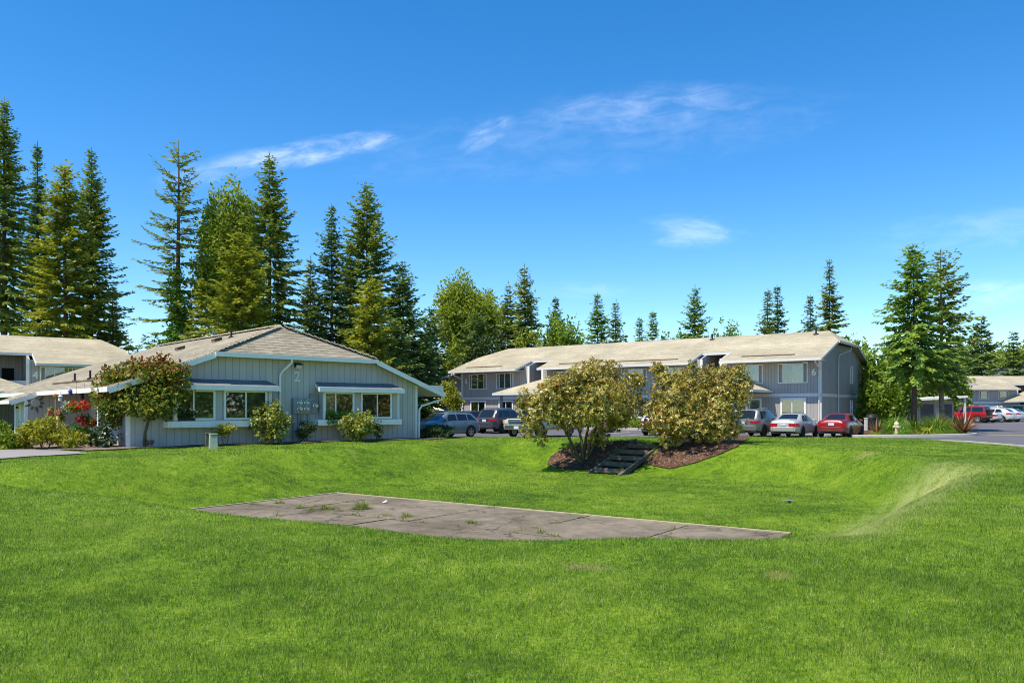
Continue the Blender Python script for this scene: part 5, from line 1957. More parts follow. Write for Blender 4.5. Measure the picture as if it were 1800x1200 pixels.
def place_cars():
    # the row nosed in to the long block (heading away from us), seen from the rear
    h6 = (0.59, 0.807)
    rt = Vector((0.807, -0.59, 0))
    hv = Vector((0.59, 0.807, 0))

    def nosed(label, spec, col, px, py, metal=0.3):
        """px, py: foot of the near rear-left tyre"""
        p = car_at(px, py)
        s = CARS[spec]
        o = p + rt * (s['W'] / 2 - 0.12) - hv * s['wx'][0]
        o.z = float(lot_z(o.x, o.y + 2))
        return car(label, o, h6, s, col, metal)
    nosed("dark red sedan with its tail lamps to us, beside the island kerb", 'sedan', (0.26, 0.018, 0.022), 1445, 768.0)
    nosed("silver sedan with rear spoiler parked between the grey SUV and the red sedan", 'sedan', (0.50, 0.49, 0.47), 1362.5, 768.0)
    nosed("grey SUV with roof rails half behind the right rhododendron", 'suv', (0.17, 0.17, 0.165), 1294, 767.5)
    nosed("tan sedan mostly hidden behind the right rhododendron", 'sedan', (0.33, 0.27, 0.21), 1214, 766.5)
    nosed("white car, only its rear wheel and bumper showing left of the right rhododendron", 'hatch', (0.62, 0.62, 0.60), 1136, 764.5)
    nosed("charcoal SUV parked nose-in by the left porch, red tail lamps to us", 'suv', (0.060, 0.065, 0.072), 849, 761.0)
    nosed("dark car squeezed between the silver-blue station wagon and the charcoal SUV", 'hatch', (0.030, 0.010, 0.012), 800, 760.0)
    # the row nosed in to the lawn
    hl = (-0.66, -0.75)
    w = CARS['wagon']
    p = car_at(826, 768.2)
    hvl = Vector((hl[0], hl[1], 0)).normalized()
    lf = Vector((-hvl.y, hvl.x, 0))
    o = p - lf * (w['W'] / 2 - 0.1) - hvl * w['wx'][0]
    o.z = 0
    car("silver-blue station wagon with roof rails parked beside the house numbered 2", o, hl, w, (0.20, 0.25, 0.28), 0.45)
    hp = (-0.56, -0.83)
    s = CARS['pickup']
    p = car_at(948, 769.5)
    hvp = Vector((hp[0], hp[1], 0)).normalized()
    lf = Vector((-hvp.y, hvp.x, 0))
    o = p - lf * (s['W'] / 2 - 0.1) - hvp * s['wx'][1]
    o.z = 0
    car("old cream pickup truck with chrome grille behind the left rhododendron", o, hp, s, (0.50, 0.50, 0.40), 0.0, cat="truck", name="pickup_truck")
    # the far row on the right
    hr = Vector((-0.61, 0.79, 0))
    row = Vector((0.79, 0.61, 0))
    start = Vector(((1722 - 900) / 1400 * 80.5, 80.5, 0))
    tpos = Vector(((1722 - 900) / 1400 * 80.5, 80.5, 0))
    lst = [("red two-door off-roader with dark spare wheel, nearest in the far row", 'boxy', (0.42, 0.012, 0.010), 0.0, 0.0),
           ("small white sedan second in the far row, beside the red off-roader", 'sedan', (0.62, 0.63, 0.64), 2.75, 0.1),
           ("white hatchback with sloping roof, third in the far row", 'hatch', (0.66, 0.66, 0.64), 5.6, -0.2),
           ("pale white hatchback with red lamps just before the teal van in the far row", 'hatch', (0.56, 0.57, 0.60), 8.4, 0.0),
           ("silver SUV behind the white cars of the far row", 'suv', (0.40, 0.40, 0.41), 11.2, 2.6),
           ("teal van at the end of the far row", 'van', (0.020, 0.095, 0.095), 13.9, 0.2),
           ("dark blue car at the right edge beyond the teal van", 'sedan', (0.02, 0.03, 0.07), 17.0, 0.5)]
    for lab, sp, col, d, fwd in lst:
        o = start + row * d + hr * fwd + Vector((0.55, -0.7, 0))
        o.z = float(lot_z(o.x, o.y))
        car(lab, o, (hr.x, hr.y), CARS[sp], col, 0.2)


place_cars()
# ---------------------------------------------------------------- trees
def fir(label, px, py, Y, halfw, seed, mat='fir', cat="conifer", name="fir_tree", group="conifers behind the buildings", base=None, **kw):
    """px, py: photographed tip; halfw: half width of the crown in photo pixels"""
    X = (px - 900) / 1400 * Y
    zb = (gz(X, Y) if base is None else base) - 0.05
    H = CAM_H + (720 - py) / 1400 * Y - zb
    halfw *= 1.36
    kw['power'] = kw.get('power', 0.85) * 1.08
    t = thing(name, label, cat, (X, Y, zb), R.uniform(0, 6.28) if 'side' not in kw and 'lean' not in kw else 0, group)
    conifer(name, H, halfw / 1400 * Y, seed, mat=LM[mat], parent=t, **kw)
    return t


def leafy(label, px, py, Y, halfw, seed, mat='lush', cat="tree", name="leafy_tree", group="leafy trees behind the buildings", base=None, leaf=0.30, **kw):
    X = (px - 900) / 1400 * Y
    zb = (gz(X, Y) if base is None else base) - 0.05
    H = CAM_H + (720 - py) / 1400 * Y - zb
    return broadleaf(name, label, cat, (X, Y, zb), H, halfw / 1400 * Y, seed, LM[mat], leaf, group=group, **kw)


big = dict(spray=0.64, spacing=0.46, per=7, dens=1.2)
# far left stand
fir("tallest fir, bare-trunked, at the left edge of the photo", 8, 168, 76, 58, 1, 'fir', z0=0.30, gap=0.12, droop=0.42, **big)
fir("slender dark fir between the tallest left fir and the olive one", 66, 250, 84, 42, 2, 'fir_blue', z0=0.12, gap=0.1, droop=0.3, **big)
fir("broad olive-gold fir with a thick trunk behind the block numbered 4", 114, 287, 74, 62, 3, 'fir_gold', z0=0.18, gap=0.06, droop=0.30, power=0.6, **big)
fir("neat cone-shaped dark fir at the right of the far left stand", 161, 258, 80, 66, 4, 'fir', z0=0.04, gap=0.05, droop=0.30, **big)
# the stand behind the house
fir("thin old fir with long bare limbs and ivy round its trunk", 313, 246, 70, 66, 5, 'fir', z0=0.14, gap=0.22, droop=0.26, sticks=True, power=0.45, spray=0.62, spacing=0.8, per=5, dens=1.1, trunk_r=0.013, wide=0.3)
leafy("tall pale-topped leafy tree between the ivy-clad fir and the pointed fir", 402, 322, 73, 56, 6, 'cotton', leaf=0.34, zc=0.66, nl=44, dens=0.42)
fir("pointed fir with sweeping right-hand boughs behind the roof peak of the house", 473, 268, 70, 78, 7, 'fir', z0=0.12, gap=0.1, droop=0.42, power=0.8, **big)
fir("low olive fir in front of the pale-topped leafy tree", 430, 405, 64, 72, 8, 'fir_gold', z0=0.05, gap=0.05, droop=0.34, power=0.65, **big)
fir("open-crowned fir right of the roof peak, its trunk showing", 583, 362, 72, 56, 9, 'fir_blue', z0=0.1, gap=0.12, droop=0.3, **big)
fir("tall spiky fir right of the open-crowned one", 646, 320, 72, 62, 10, 'fir', z0=0.12, gap=0.12, droop=0.25, power=0.6, **big)
fir("bushy olive-green fir above the right slope of the house roof", 652, 488, 62, 56, 11, 'fir_gold', z0=0.03, gap=0.03, droop=0.3, power=0.6, **big)
fir("dense dark green conifer left of the long apartment block", 707, 464, 72, 56, 12, 'fir_blue', z0=0.02, gap=0.0, droop=0.35, power=0.65, **big)
fir("short dark conifer beside the left end of the long block", 758, 540, 80, 44, 13, 'fir_blue', z0=0.02, gap=0.0, droop=0.3, power=0.7, **big)
fir("dark conifer low behind the right eave of the house", 690, 560, 66, 50, 14, 'fir_blue', z0=0.01, gap=0.0, droop=0.4, power=0.5, **big)
fir("dark conifer reaching the ground just left of the wing of the long block", 738, 585, 72, 44, 15, 'fir_blue', z0=0.01, gap=0.0, droop=0.4, power=0.5, **big)
leafy("round-topped cottonwood above the left end of the long roof", 822, 490, 92, 58, 16, 'cotton', leaf=0.36, zc=0.72, nl=48, dens=0.50)
fir("dark fir just in front of the round-topped cottonwood", 835, 548, 86, 50, 17, 'fir_blue', z0=0.02, droop=0.4, gap=0.02, power=0.6, **big)
leafy("yellow willow-like tree left of the long roof", 790, 592, 84, 30, 18, 'cotton', leaf=0.30, zc=0.58, nl=14, dens=0.5)
fir("pointed fir right of the round-topped cottonwood", 893, 496, 88, 40, 19, 'fir', z0=0.04, droop=0.3, **big)
fir("layered drooping fir with a bare spike top over the left roof", 922, 466, 86, 52, 20, 'fir', z0=0.04, droop=0.45, gap=0.1, **big)
fir("small dark fir rising from a leafy crown", 977, 522, 92, 34, 21, 'fir_blue', z0=0.05, droop=0.3, **big)
leafy("lime-green leafy tree under the small dark fir", 985, 552, 88, 36, 22, 'lush', leaf=0.36, zc=0.58, nl=16, dens=0.45)
leafy("leafy olive tree under the layered drooping fir", 940, 575, 84, 36, 23, 'cotton', leaf=0.34, zc=0.58, nl=14, dens=0.45)
leafy("shaded leafy tree behind the left roof slope", 862, 575, 84, 42, 24, 'dark', leaf=0.34, zc=0.58, nl=16, dens=0.5)
fir("short dark fir between the pointed fir and the open-crowned one", 545, 452, 78, 44, 41, 'fir', z0=0.02, gap=0.02, droop=0.36, **big)
fir("dark fir between the open-crowned fir and the tall spiky one", 614, 430, 80, 44, 42, 'fir_blue', z0=0.02, gap=0.02, droop=0.36, **big)
fir("low olive fir at the foot of the ivy-clad fir", 355, 490, 66, 40, 43, 'fir_gold', z0=0.02, gap=0.02, droop=0.36, **big)
fir("low dark fir at the foot of the cone-shaped dark fir", 196, 505, 78, 34, 44, 'fir', z0=0.02, gap=0.02, droop=0.36, **big)
leafy("low leafy tree right of the lime-green one behind the long roof", 1022, 592, 92, 26, 45, 'lush', leaf=0.34, zc=0.6, nl=14, dens=0.45)
# over the long roof
fir("left fir of the pair above the middle of the long roof", 1050, 516, 96, 40, 25, 'fir_green', z0=0.03, droop=0.28, **big)
fir("right fir of the pair above the middle of the long roof", 1083, 528, 99, 32, 26, 'fir', z0=0.03, droop=0.28, **big)
fir("small fir tip above the long roof", 1121, 558, 100, 24, 27, 'fir_green', z0=0.03, **big)
fir("small tiered fir next to the small fir tip", 1148, 545, 96, 28, 28, 'fir_green', z0=0.03, droop=0.3, gap=0.12, **big)
leafy("low leafy top between the tiered fir and the broad fir", 1180, 574, 96, 22, 29, 'lush', leaf=0.34, nl=10, dens=0.45)
fir("broad pyramid fir above the long roof", 1221, 502, 90, 48, 30, 'fir_green', z0=0.02, droop=0.34, gap=0.05, **big)
leafy("small leafy tree top right of the broad pyramid fir", 1278, 556, 92, 30, 31, 'lush', leaf=0.34, nl=12, dens=0.4)
fir("left fir of the twin firs behind the long roof", 1350, 508, 92, 32, 32, 'fir', z0=0.03, droop=0.34, **big)
fir("right fir of the twin firs behind the long roof", 1367, 502, 94, 30, 33, 'fir_blue', z0=0.03, droop=0.34, gap=0.12, **big)
fir("dense short fir left of the thin spike-topped fir", 1424, 520, 92, 30, 34, 'fir_blue', z0=0.03, droop=0.3, **big)
fir("thin spike-topped fir above the right roof end", 1459, 456, 88, 40, 35, 'fir', z0=0.06, droop=0.42, gap=0.2, sticks=True, **big)
# the planted pair on the island
fir("bushy green conifer with a clean trunk, left one on the planted island", 1606, 431, 54, 60, 36, 'fir_green', cat="conifer", group=None, base=0.12, z0=0.33, spray=0.55, spacing=0.36, per=7, droop=0.42, gap=0.0, power=0.72, dens=1.25, bark=M['bark'], trunk_r=0.014, belly=0.7)
fir("conifer with long boughs reaching right, right one on the planted island", 1655, 441, 57, 48, 37, 'fir', cat="conifer", group=None, base=0.12, z0=0.27, spray=0.55, spacing=0.40, per=6, droop=0.30, gap=0.05, power=0.6, dens=1.2, side=(0.0, 0.35), bark=M['bark_pale'], trunk_r=0.014, belly=0.6)
# right background
fir("wide dark fir behind the distant block", 1726, 553, 140, 44, 38, 'fir_blue', z0=0.02, droop=0.32, spray=1.2, spacing=0.9, per=6)
fir("small pointed fir near the right edge", 1782, 578, 150, 24, 39, 'fir_blue', z0=0.02, droop=0.32, spray=1.2, spacing=0.9, per=6)
for i, (px, py, Y, w) in enumerate([(1700, 600, 150, 40), (1752, 612, 185, 34), (1778, 604, 190, 30), (1812, 602, 186, 34), (1730, 622, 190, 34)]):
    leafy(["leafy tree to the left of the wide dark fir", "golden-green leafy tree just right of the wide dark fir", "golden-green tree under the small pointed fir",
           "leafy tree cut by the right edge", "shaded leafy tree low behind the dark-roofed building"][i], px, py, Y, w, 60 + i, ['fir_green', 'cotton', 'cotton', 'cotton', 'dark'][i], leaf=0.6, nl=16, dens=0.5)
# big-leaved thicket between the long block and the carport
for i, (px, py, Y, w, m) in enumerate([(1500, 588, 66, 32, 'lush'), (1548, 602, 63, 42, 'lush'), (1580, 590, 66, 34, 'lush'), (1630, 628, 86, 40, 'lush'), (1674, 656, 84, 30, 'lush'), (1530, 665, 60, 24, 'lush'), (1566, 668, 59.5, 26, 'lush')]):
    leafy(["sunlit leafy tree right behind the end wall of the long block", "tall big-leaved tree in the thicket beside the end wall", "big-leaved tree behind the left island conifer",
           "leafy tree between the two island conifer trunks", "leafy tree to the right of the right island conifer over the garage", "low leafy shrub against the end wall of the long block", "leafy shrub with a dark hollow beneath it behind the island"][i],
          px, py, Y, w, 70 + i, m, leaf=0.34, zc=0.52, nl=20, dens=0.5, group="big-leaved trees by the end wall")


def far_wood():
    """small far conifers seen in the gaps, copies of two"""
    r = random.Random(8)
    a = fir("far small fir in the gap between the two left stands", 258, 583, 170, 14, 81, 'fir_blue', z0=0.02, spray=1.6, spacing=1.3, per=5, name="far_fir", group="far small firs")
    for i, (px, py, Y, lab) in enumerate([(226, 588, 165, "far small fir at the foot of the cone-shaped dark fir"), (271, 578, 180, "far small fir close left of the ivy-clad fir"), (242, 600, 170, "lowest far fir in the gap between the two left stands"),
                                          (1096, 583, 190, "far small fir between the pair above the long roof and the small fir tip"),
                                          (1245, 585, 190, "far small fir right of the broad pyramid fir"), (1310, 590, 190, "far small fir left of the twin firs"), (1400, 575, 180, "far small fir right of the twin firs"),
                                          (545, 600, 150, "far small fir low behind the roof peak of the house"), (205, 600, 160, "far small fir behind the right end of the block numbered 4"), (290, 592, 160, "far small fir behind the ivy column")]):
        X = (px - 900) / 1400 * Y
        H = CAM_H + (720 - py) / 1400 * Y
        H0 = CAM_H + (720 - 583) / 1400 * 170
        k = H / H0
        dup(a, (X, Y, 0.1), r.uniform(0, 6), lab, (k, k, k))


far_wood()


def ivy():
    px, Y = 313, 70
    X = (px - 900) / 1400 * Y
    zb = gz(X, Y)
    rng = np.random.default_rng(5)
    lob = []
    for z in np.arange(1.0, 14.0, 0.55):
        w = 1.5 * (1 - (z / 15.8) ** 2) + 0.3
        lob.append((rng.normal(0, 0.25), rng.normal(0, 0.25), z, w * rng.uniform(0.75, 1.1), w * rng.uniform(0.75, 1.1), 0.75))
    V, F = lobes_leaves(lob, 0.32, 0.42, rng)
    V += np.array([X, Y, zb])
    tag(np_mesh("ivy", V, F, LM['ivy']), "bright green ivy column wrapped round the trunk of the thin old fir", "ivy")


ivy()

for i, (x, y) in enumerate([(46, 22), (52, 12), (50, 2), (58, 31), (44, 9)]):
    broadleaf("leafy_tree", "tree mirrored in the window panes of the house numbered 2", "tree", (x, y, gz(x, y)), 11 + i % 3, 5.5, 90 + i, LM['lush'], 0.55, 0.35, zc=0.5, nl=22, group="trees mirrored in the house windows")

# ---------------------------------------------------------------- rhododendrons
def rhodo(label, loc, lobes, stems, seed, leafmix=1.0, budfrac=0.22):
    rng = np.random.default_rng(seed)
    t = thing("rhododendron", label, "shrub", loc, 0, "rhododendrons flanking the garden steps")
    for pts in stems:
        n = len(pts)
        mb = MB()
        mb.tube(pts, [0.085 * (1 - 0.65 * i / (n - 1)) for i in range(n)], 7)
        mb.build("stem", M['bark_olive'], t, smooth=50, uv=False)
    Vs, Fs, off = [], [], 0
    Bs, Bf, bo = [], [], 0
    for (cx, cy, cz, rx, ry, rz) in lobes:
        n = int(90 * (rx * ry + ry * rz + rx * rz))
        d = unit(rng.normal(0, 1, (n, 3)))
        r = rng.random(n) ** 0.42
        c = np.array([cx, cy, cz]) + d * (r * (1 + rng.normal(0, 0.08, n)))[:, None] * np.array([rx, ry, rz])
        ax = unit(d * 0.8 + np.array([0, 0, 0.55]) + rng.normal(0, 0.35, (n, 3)))
        e1 = unit(np.cross(ax, rng.normal(0, 1, (n, 3))))
        e2 = np.cross(ax, e1)
        for k in range(9):
            a = 2 * math.pi * k / 9 + rng.uniform(0, 0.6, n)
            tilt = rng.uniform(0.55, 1.5, n)
            o = e1 * np.cos(a)[:, None] + e2 * np.sin(a)[:, None]
            dr = ax * np.cos(tilt)[:, None] + o * np.sin(tilt)[:, None]
            dr[:, 2] -= 0.12
            nn = ax * np.sin(tilt)[:, None] - o * np.cos(tilt)[:, None] + rng.normal(0, 0.15, (n, 3))
            ln = rng.uniform(0.12, 0.20, n)
            V, F = kites(c, unit(dr), nn, ln, ln * 0.36, 0.10)
            Vs.append(V); Fs.append(F + off); off += len(V)
        m = rng.random(n) < budfrac * np.clip(0.45 + d[:, 2] * 0.6, 0.1, 1) * (r > 0.72)
        q = c[m]
        aq = ax[m]
        for k in range(8):
            dr = unit(aq + rng.normal(0, 0.75, (len(q), 3)))
            ln = rng.uniform(0.07, 0.13, len(q))
            V, F = kites(q + aq * 0.03, dr, rng.normal(0, 1, (len(q), 3)), ln, ln * 0.45, 0.05)
            Bs.append(V); Bf.append(F + bo); bo += len(V)
    np_mesh("foliage", np.concatenate(Vs), np.concatenate(Fs), LM['rhodo'], t)
    np_mesh("flower_buds", np.concatenate(Bs), np.concatenate(Bf), LM['rhodo_bud'], t)
    return t


def build_rhodos():
    bx, by = 3.25, 37.4
    bz = tz(bx, by)

    def lb(px, py, w, h, dy, dep=None):
        dy = dy * 1.7 - 0.45
        Y = by + dy
        k = Y / 1400
        p = P(px, py, Y)
        return (p.x - bx, dy, p.z - bz, w * k, (dep or w) * k, h * k)
    L = [lb(1055, 655, 38, 27, 0.2), lb(1012, 680, 55, 34, 0), lb(962, 712, 44, 36, -0.5), lb(1080, 690, 50, 36, 0.3), lb(1040, 722, 60, 34, -0.9), lb(1095, 715, 30, 28, -0.3), lb(1000, 728, 45, 30, 0.9),
         lb(935, 745, 22, 26, -0.6), lb(916, 715, 12, 16, -0.4), lb(978, 690, 34, 28, -0.7), lb(1060, 700, 45, 38, -1.3), lb(1070, 695, 50, 34, 1.3), lb(920, 692, 9, 10, -0.3), lb(1028, 655, 28, 20, -0.4), lb(952, 770, 12, 16, -0.5),
         lb(1120, 668, 20, 13, 0.1), lb(1052, 768, 20, 20, 0.4, 24), lb(1085, 740, 22, 16, -0.2)]
    f = lambda px, py, dy=0.0: (lambda p: (p.x - bx, dy, p.z - bz))(P(px, py, by + dy))
    S_ = [[(0.0, 0, -0.1), f(1008, 785), f(990, 750, -0.2), f(972, 712, -0.4)], [(0.1, 0.05, -0.1), f(1022, 775, 0.1), f(1015, 740, 0), f(1012, 685, 0)],
          [(0.2, 0, -0.1), f(1036, 780, 0.2), f(1050, 745, 0.3), f(1070, 695, 0.3)], [(0.05, -0.15, -0.1), f(1005, 795, -0.2), f(1000, 760, -0.5), f(1030, 715, -0.9)],
          [(0.2, 0.1, -0.1), f(1043, 782, 0.3), f(1066, 752, 0.6), f(1092, 715, 0.2)], [(0.12, 0.2, -0.1), f(1030, 770, 0.5), f(1040, 720, 0.8), f(1055, 660, 0.3)]]
    rhodo("orange-budded rhododendron left of the timber steps, its leaning bare stems showing", (bx, by, bz), L, S_, 21, 1.0, 0.50)
    bx, by = 8.75, 37.9
    bz = tz(bx, by)
    L = [lb(1160, 655, 17, 17, 0.1), lb(1152, 645, 10, 10, 0.1), lb(1185, 672, 38, 24, 0), lb(1240, 668, 46, 24, 0), lb(1295, 672, 30, 26, 0), lb(1150, 712, 30, 34, -0.3), lb(1200, 712, 52, 42, -0.7), lb(1262, 712, 52, 42, -0.5), lb(1305, 695, 18, 18, -0.2),
         lb(1225, 745, 62, 28, -0.9), lb(1170, 745, 34, 22, -0.8), lb(1285, 745, 26, 24, -0.3), lb(1230, 705, 56, 46, 1.0), lb(1268, 655, 22, 12, 0.2), lb(1298, 650, 12, 10, 0.1), lb(1140, 750, 16, 14, -0.4), lb(1260, 762, 38, 14, -0.6), lb(1185, 768, 20, 14, -0.8),
         lb(1166, 775, 8, 12, -1.2), lb(1215, 640, 8, 8, 0.0)]
    S_ = [[(0, 0, -0.1), f(1215, 772), f(1195, 730, -0.3), f(1160, 690, 0)], [(0.1, 0, -0.1), f(1228, 770), f(1235, 720, -0.2), f(1240, 675, 0)], [(0.2, 0, -0.1), f(1240, 770), f(1270, 730, -0.2), f(1295, 680, 0)],
          [(0.1, -0.1, -0.1), f(1222, 774, -0.3), f(1205, 750, -0.7), f(1195, 715, -0.7)]]
    rhodo("broad rhododendron right of the timber steps with foliage down to the mulch", (bx, by, bz), L, S_, 22, 1.0, 0.45)


build_rhodos()


# ---------------------------------------------------------------- planting round the house numbered 2
def shrub(label, px, pyt, pyb, halfw, mat, seed, Y=None, leaf=0.10, cat="shrub", name="shrub", zc=0.55, dens=0.55, nl=14, stems=3, rz=None, dy=0.0, wall=None, group="shrubs along the house wall", part="foliage", bark=None):
    """photographed foot and top -> a shrub standing on the ground there"""
    if wall is not None:
        lx = FC2.x(px, -wall)
        Y = FC2.O.y - wall * FC2.ay.y + lx * FC2.ax.y
    elif Y is None:
        x, Y = hit(px, pyb)
        Y += dy
    X = (px - 900) / 1400 * Y
    zb = gz(X, Y)
    H = CAM_H + (720 - pyt) / 1400 * Y - zb
    rx = halfw / 1400 * Y
    return broadleaf(name, label, cat, (X, Y, zb), H, rx, seed, LM[mat], leaf, dens, zc, rz, nl, group=group, stems=stems, trunk_r=0.018, low=0.02, part=part, bark=bark)


shrub("small golden shrub under the left window box", 396, 742, 780, 19, 'yellow', 201, leaf=0.10, zc=0.68, nl=10, stems=2, wall=1.15)
shrub("tall pale-leaved shrub in front of the downspout", 476, 697, 779, 35, 'variegated', 202, leaf=0.15, zc=0.46, nl=16, rz=1.0, wall=1.1)
shrub("dark shrub under the electricity meters", 538, 740, 775, 18, 'dark', 203, leaf=0.09, zc=0.55, nl=10, wall=0.75)
shrub("pale-leaved round shrub under the right window box", 625, 716, 774, 31, 'variegated', 204, leaf=0.15, zc=0.50, nl=16, wall=1.35)
shrub("thin dark shrub right of the pale round shrub", 664, 737, 773, 14, 'dark', 205, leaf=0.09, zc=0.55, nl=8, dens=0.4, wall=1.0)
shrub("low spreading dark shrub at the right corner of the house", 763, 746, 770, 36, 'dark', 206, Y=43.6, leaf=0.10, zc=0.48, nl=18)
shrub("small bare twiggy shrub at the foot of the maple", 264, 768, 787, 12, 'maple_red', 207, leaf=0.07, zc=0.55, nl=6, dens=0.12)
shrub("low lime-green groundcover shrub at the left edge", 22, 757, 789, 34, 'bright', 208, leaf=0.12, zc=0.45, nl=14, group="shrubs in the porch bed")
shrub("large gold-tipped shrub in the porch bed", 78, 734, 790, 42, 'yellow', 209, leaf=0.11, zc=0.52, nl=20, group="shrubs in the porch bed")
shrub("low golden shrub right of the large gold-tipped one", 128, 761, 789, 26, 'yellow', 210, leaf=0.10, zc=0.55, nl=12, group="shrubs in the porch bed")
shrub("dark shrub with white-edged leaves by the house corner", 182, 748, 787, 28, 'hosta', 211, leaf=0.17, zc=0.5, nl=14, group="shrubs in the porch bed")
shrub("green shrub beyond the store room at the left edge", 6, 733, 778, 12, 'bright', 212, Y=40.0, leaf=0.12, zc=0.55, nl=8, group="shrubs in the porch bed")
shrub("leafy green plant behind the flower baskets", 140, 742, 780, 24, 'ivy', 213, Y=34.6, leaf=0.12, zc=0.5, nl=10, group="shrubs in the porch bed")


def maple():
    x, Y = hit(252, 786)
    zb = tz(x, Y)
    t = thing("maple_tree", "small red-tipped maple with forked stems in front of the left window", "tree", (x, Y, zb))
    rng = np.random.default_rng(31)

    def lb(px, py, w, h, dy):
        k = (Y + dy) / 1400
        p = P(px, py, Y + dy)
        return (p.x - x, dy, p.z - zb, w * k, w * k * 0.9, h * k)
    L = [lb(250, 690, 52, 36, 0), lb(285, 652, 34, 18, 0), lb(210, 695, 38, 34, -0.2), lb(300, 675, 34, 30, 0), lb(260, 660, 48, 22, 0.2), lb(215, 665, 36, 20, 0.1), lb(250, 715, 60, 20, -0.5), lb(195, 715, 28, 20, -0.4), lb(318, 660, 18, 24, 0.1), lb(285, 700, 32, 24, -0.6),
         lb(240, 680, 50, 34, 0.9), lb(200, 740, 20, 14, -0.2), lb(172, 690, 12, 24, 0)]
    T = [lb(286, 630, 14, 12, 0.1), lb(275, 640, 26, 12, 0.1), lb(250, 640, 30, 12, 0.1), lb(205, 652, 22, 10, 0), lb(300, 646, 26, 12, 0), lb(180, 665, 14, 12, 0), lb(322, 648, 14, 14, 0), lb(230, 640, 18, 8, 0), lb(268, 632, 10, 8, 0), lb(190, 655, 16, 9, 0.2)]
    V, F = lobes_leaves(L, 0.15, 0.62, rng, aspect=0.75)
    np_mesh("crown", V, F, LM['maple'], t)
    V, F = lobes_leaves(T + [l[:5] + (l[5] * 0.9,) for l in L[1:5]], 0.15, 0.26, rng, aspect=0.75)
    np_mesh("red_leaves", V, F, LM['maple_red'], t)
    mb = MB()
    f = lambda px, py, dy=0.0: (lambda p: (p.x - x, dy, p.z - zb))(P(px, py, Y + dy))
    for pts in ([(0, 0, -0.1), f(251, 765), f(240, 745), f(222, 725, -0.1), f(205, 695, -0.2)], [(0.03, 0, -0.1), f(253, 762), f(246, 735, 0.1), f(240, 700, 0.2), f(238, 665, 0.2)],
                [(0.06, 0, -0.1), f(255, 760), f(262, 735), f(280, 710), f(300, 675)], [(0.05, 0.05, -0.1), f(254, 755, 0.1), f(258, 725, 0.3), f(262, 690, 0.4)], [f(240, 745), f(228, 735, -0.1), f(205, 728, -0.2)], [f(262, 737), f(275, 725, -0.2), f(290, 700, -0.4)]):
        n = len(pts)
        mb.tube(pts, [0.075 * (1 - 0.72 * i / (n - 1)) for i in range(n)], 7)
    mb.build("trunk", M['bark_olive'], t, smooth=50, uv=False)


maple()
shrub("young round-headed tree beside the wing of the long block", 791, 668, 757, 22, 'yellow', 220, Y=56.0, leaf=0.18, cat="tree", name="young_tree", zc=0.66, dens=0.5, nl=16, stems=1, group=None, part="crown")


def flowers(name, label, cat, px, py, Y, w, h, mats, seed, leaf=0.09):
    rng = np.random.default_rng(seed)
    p = P(px, py, Y)
    t = thing(name, label, cat, p, 0, "flowers by the porch")
    k = Y / 1400
    parts = (("foliage", LM['ivy'], 0.30, 1.0), ("blossoms", LM[mats[0]], 0.26, 1.04)) + ((("pale_blossoms", LM[mats[1]], 0.24, 1.02),) if len(mats) > 1 else ())
    for i, (nm, mt, dn, sc) in enumerate(parts):
        lob = []
        for _ in range(5):
            d = unit(rng.normal(0, 1, 3))
            sh = (-0.45 if i == 2 else (0.3 if i == 1 and len(mats) > 1 else 0)) * w * k
            lob.append((d[0] * w * k * 0.5 + sh, d[1] * w * k * 0.5, d[2] * h * k * 0.5, w * k * 0.5 * sc, w * k * 0.5 * sc, h * k * 0.5 * sc))
        V, F = lobes_leaves(lob, leaf, dn, rng, aspect=0.8)
        np_mesh(nm, V, F, mt, t)
    return t, p


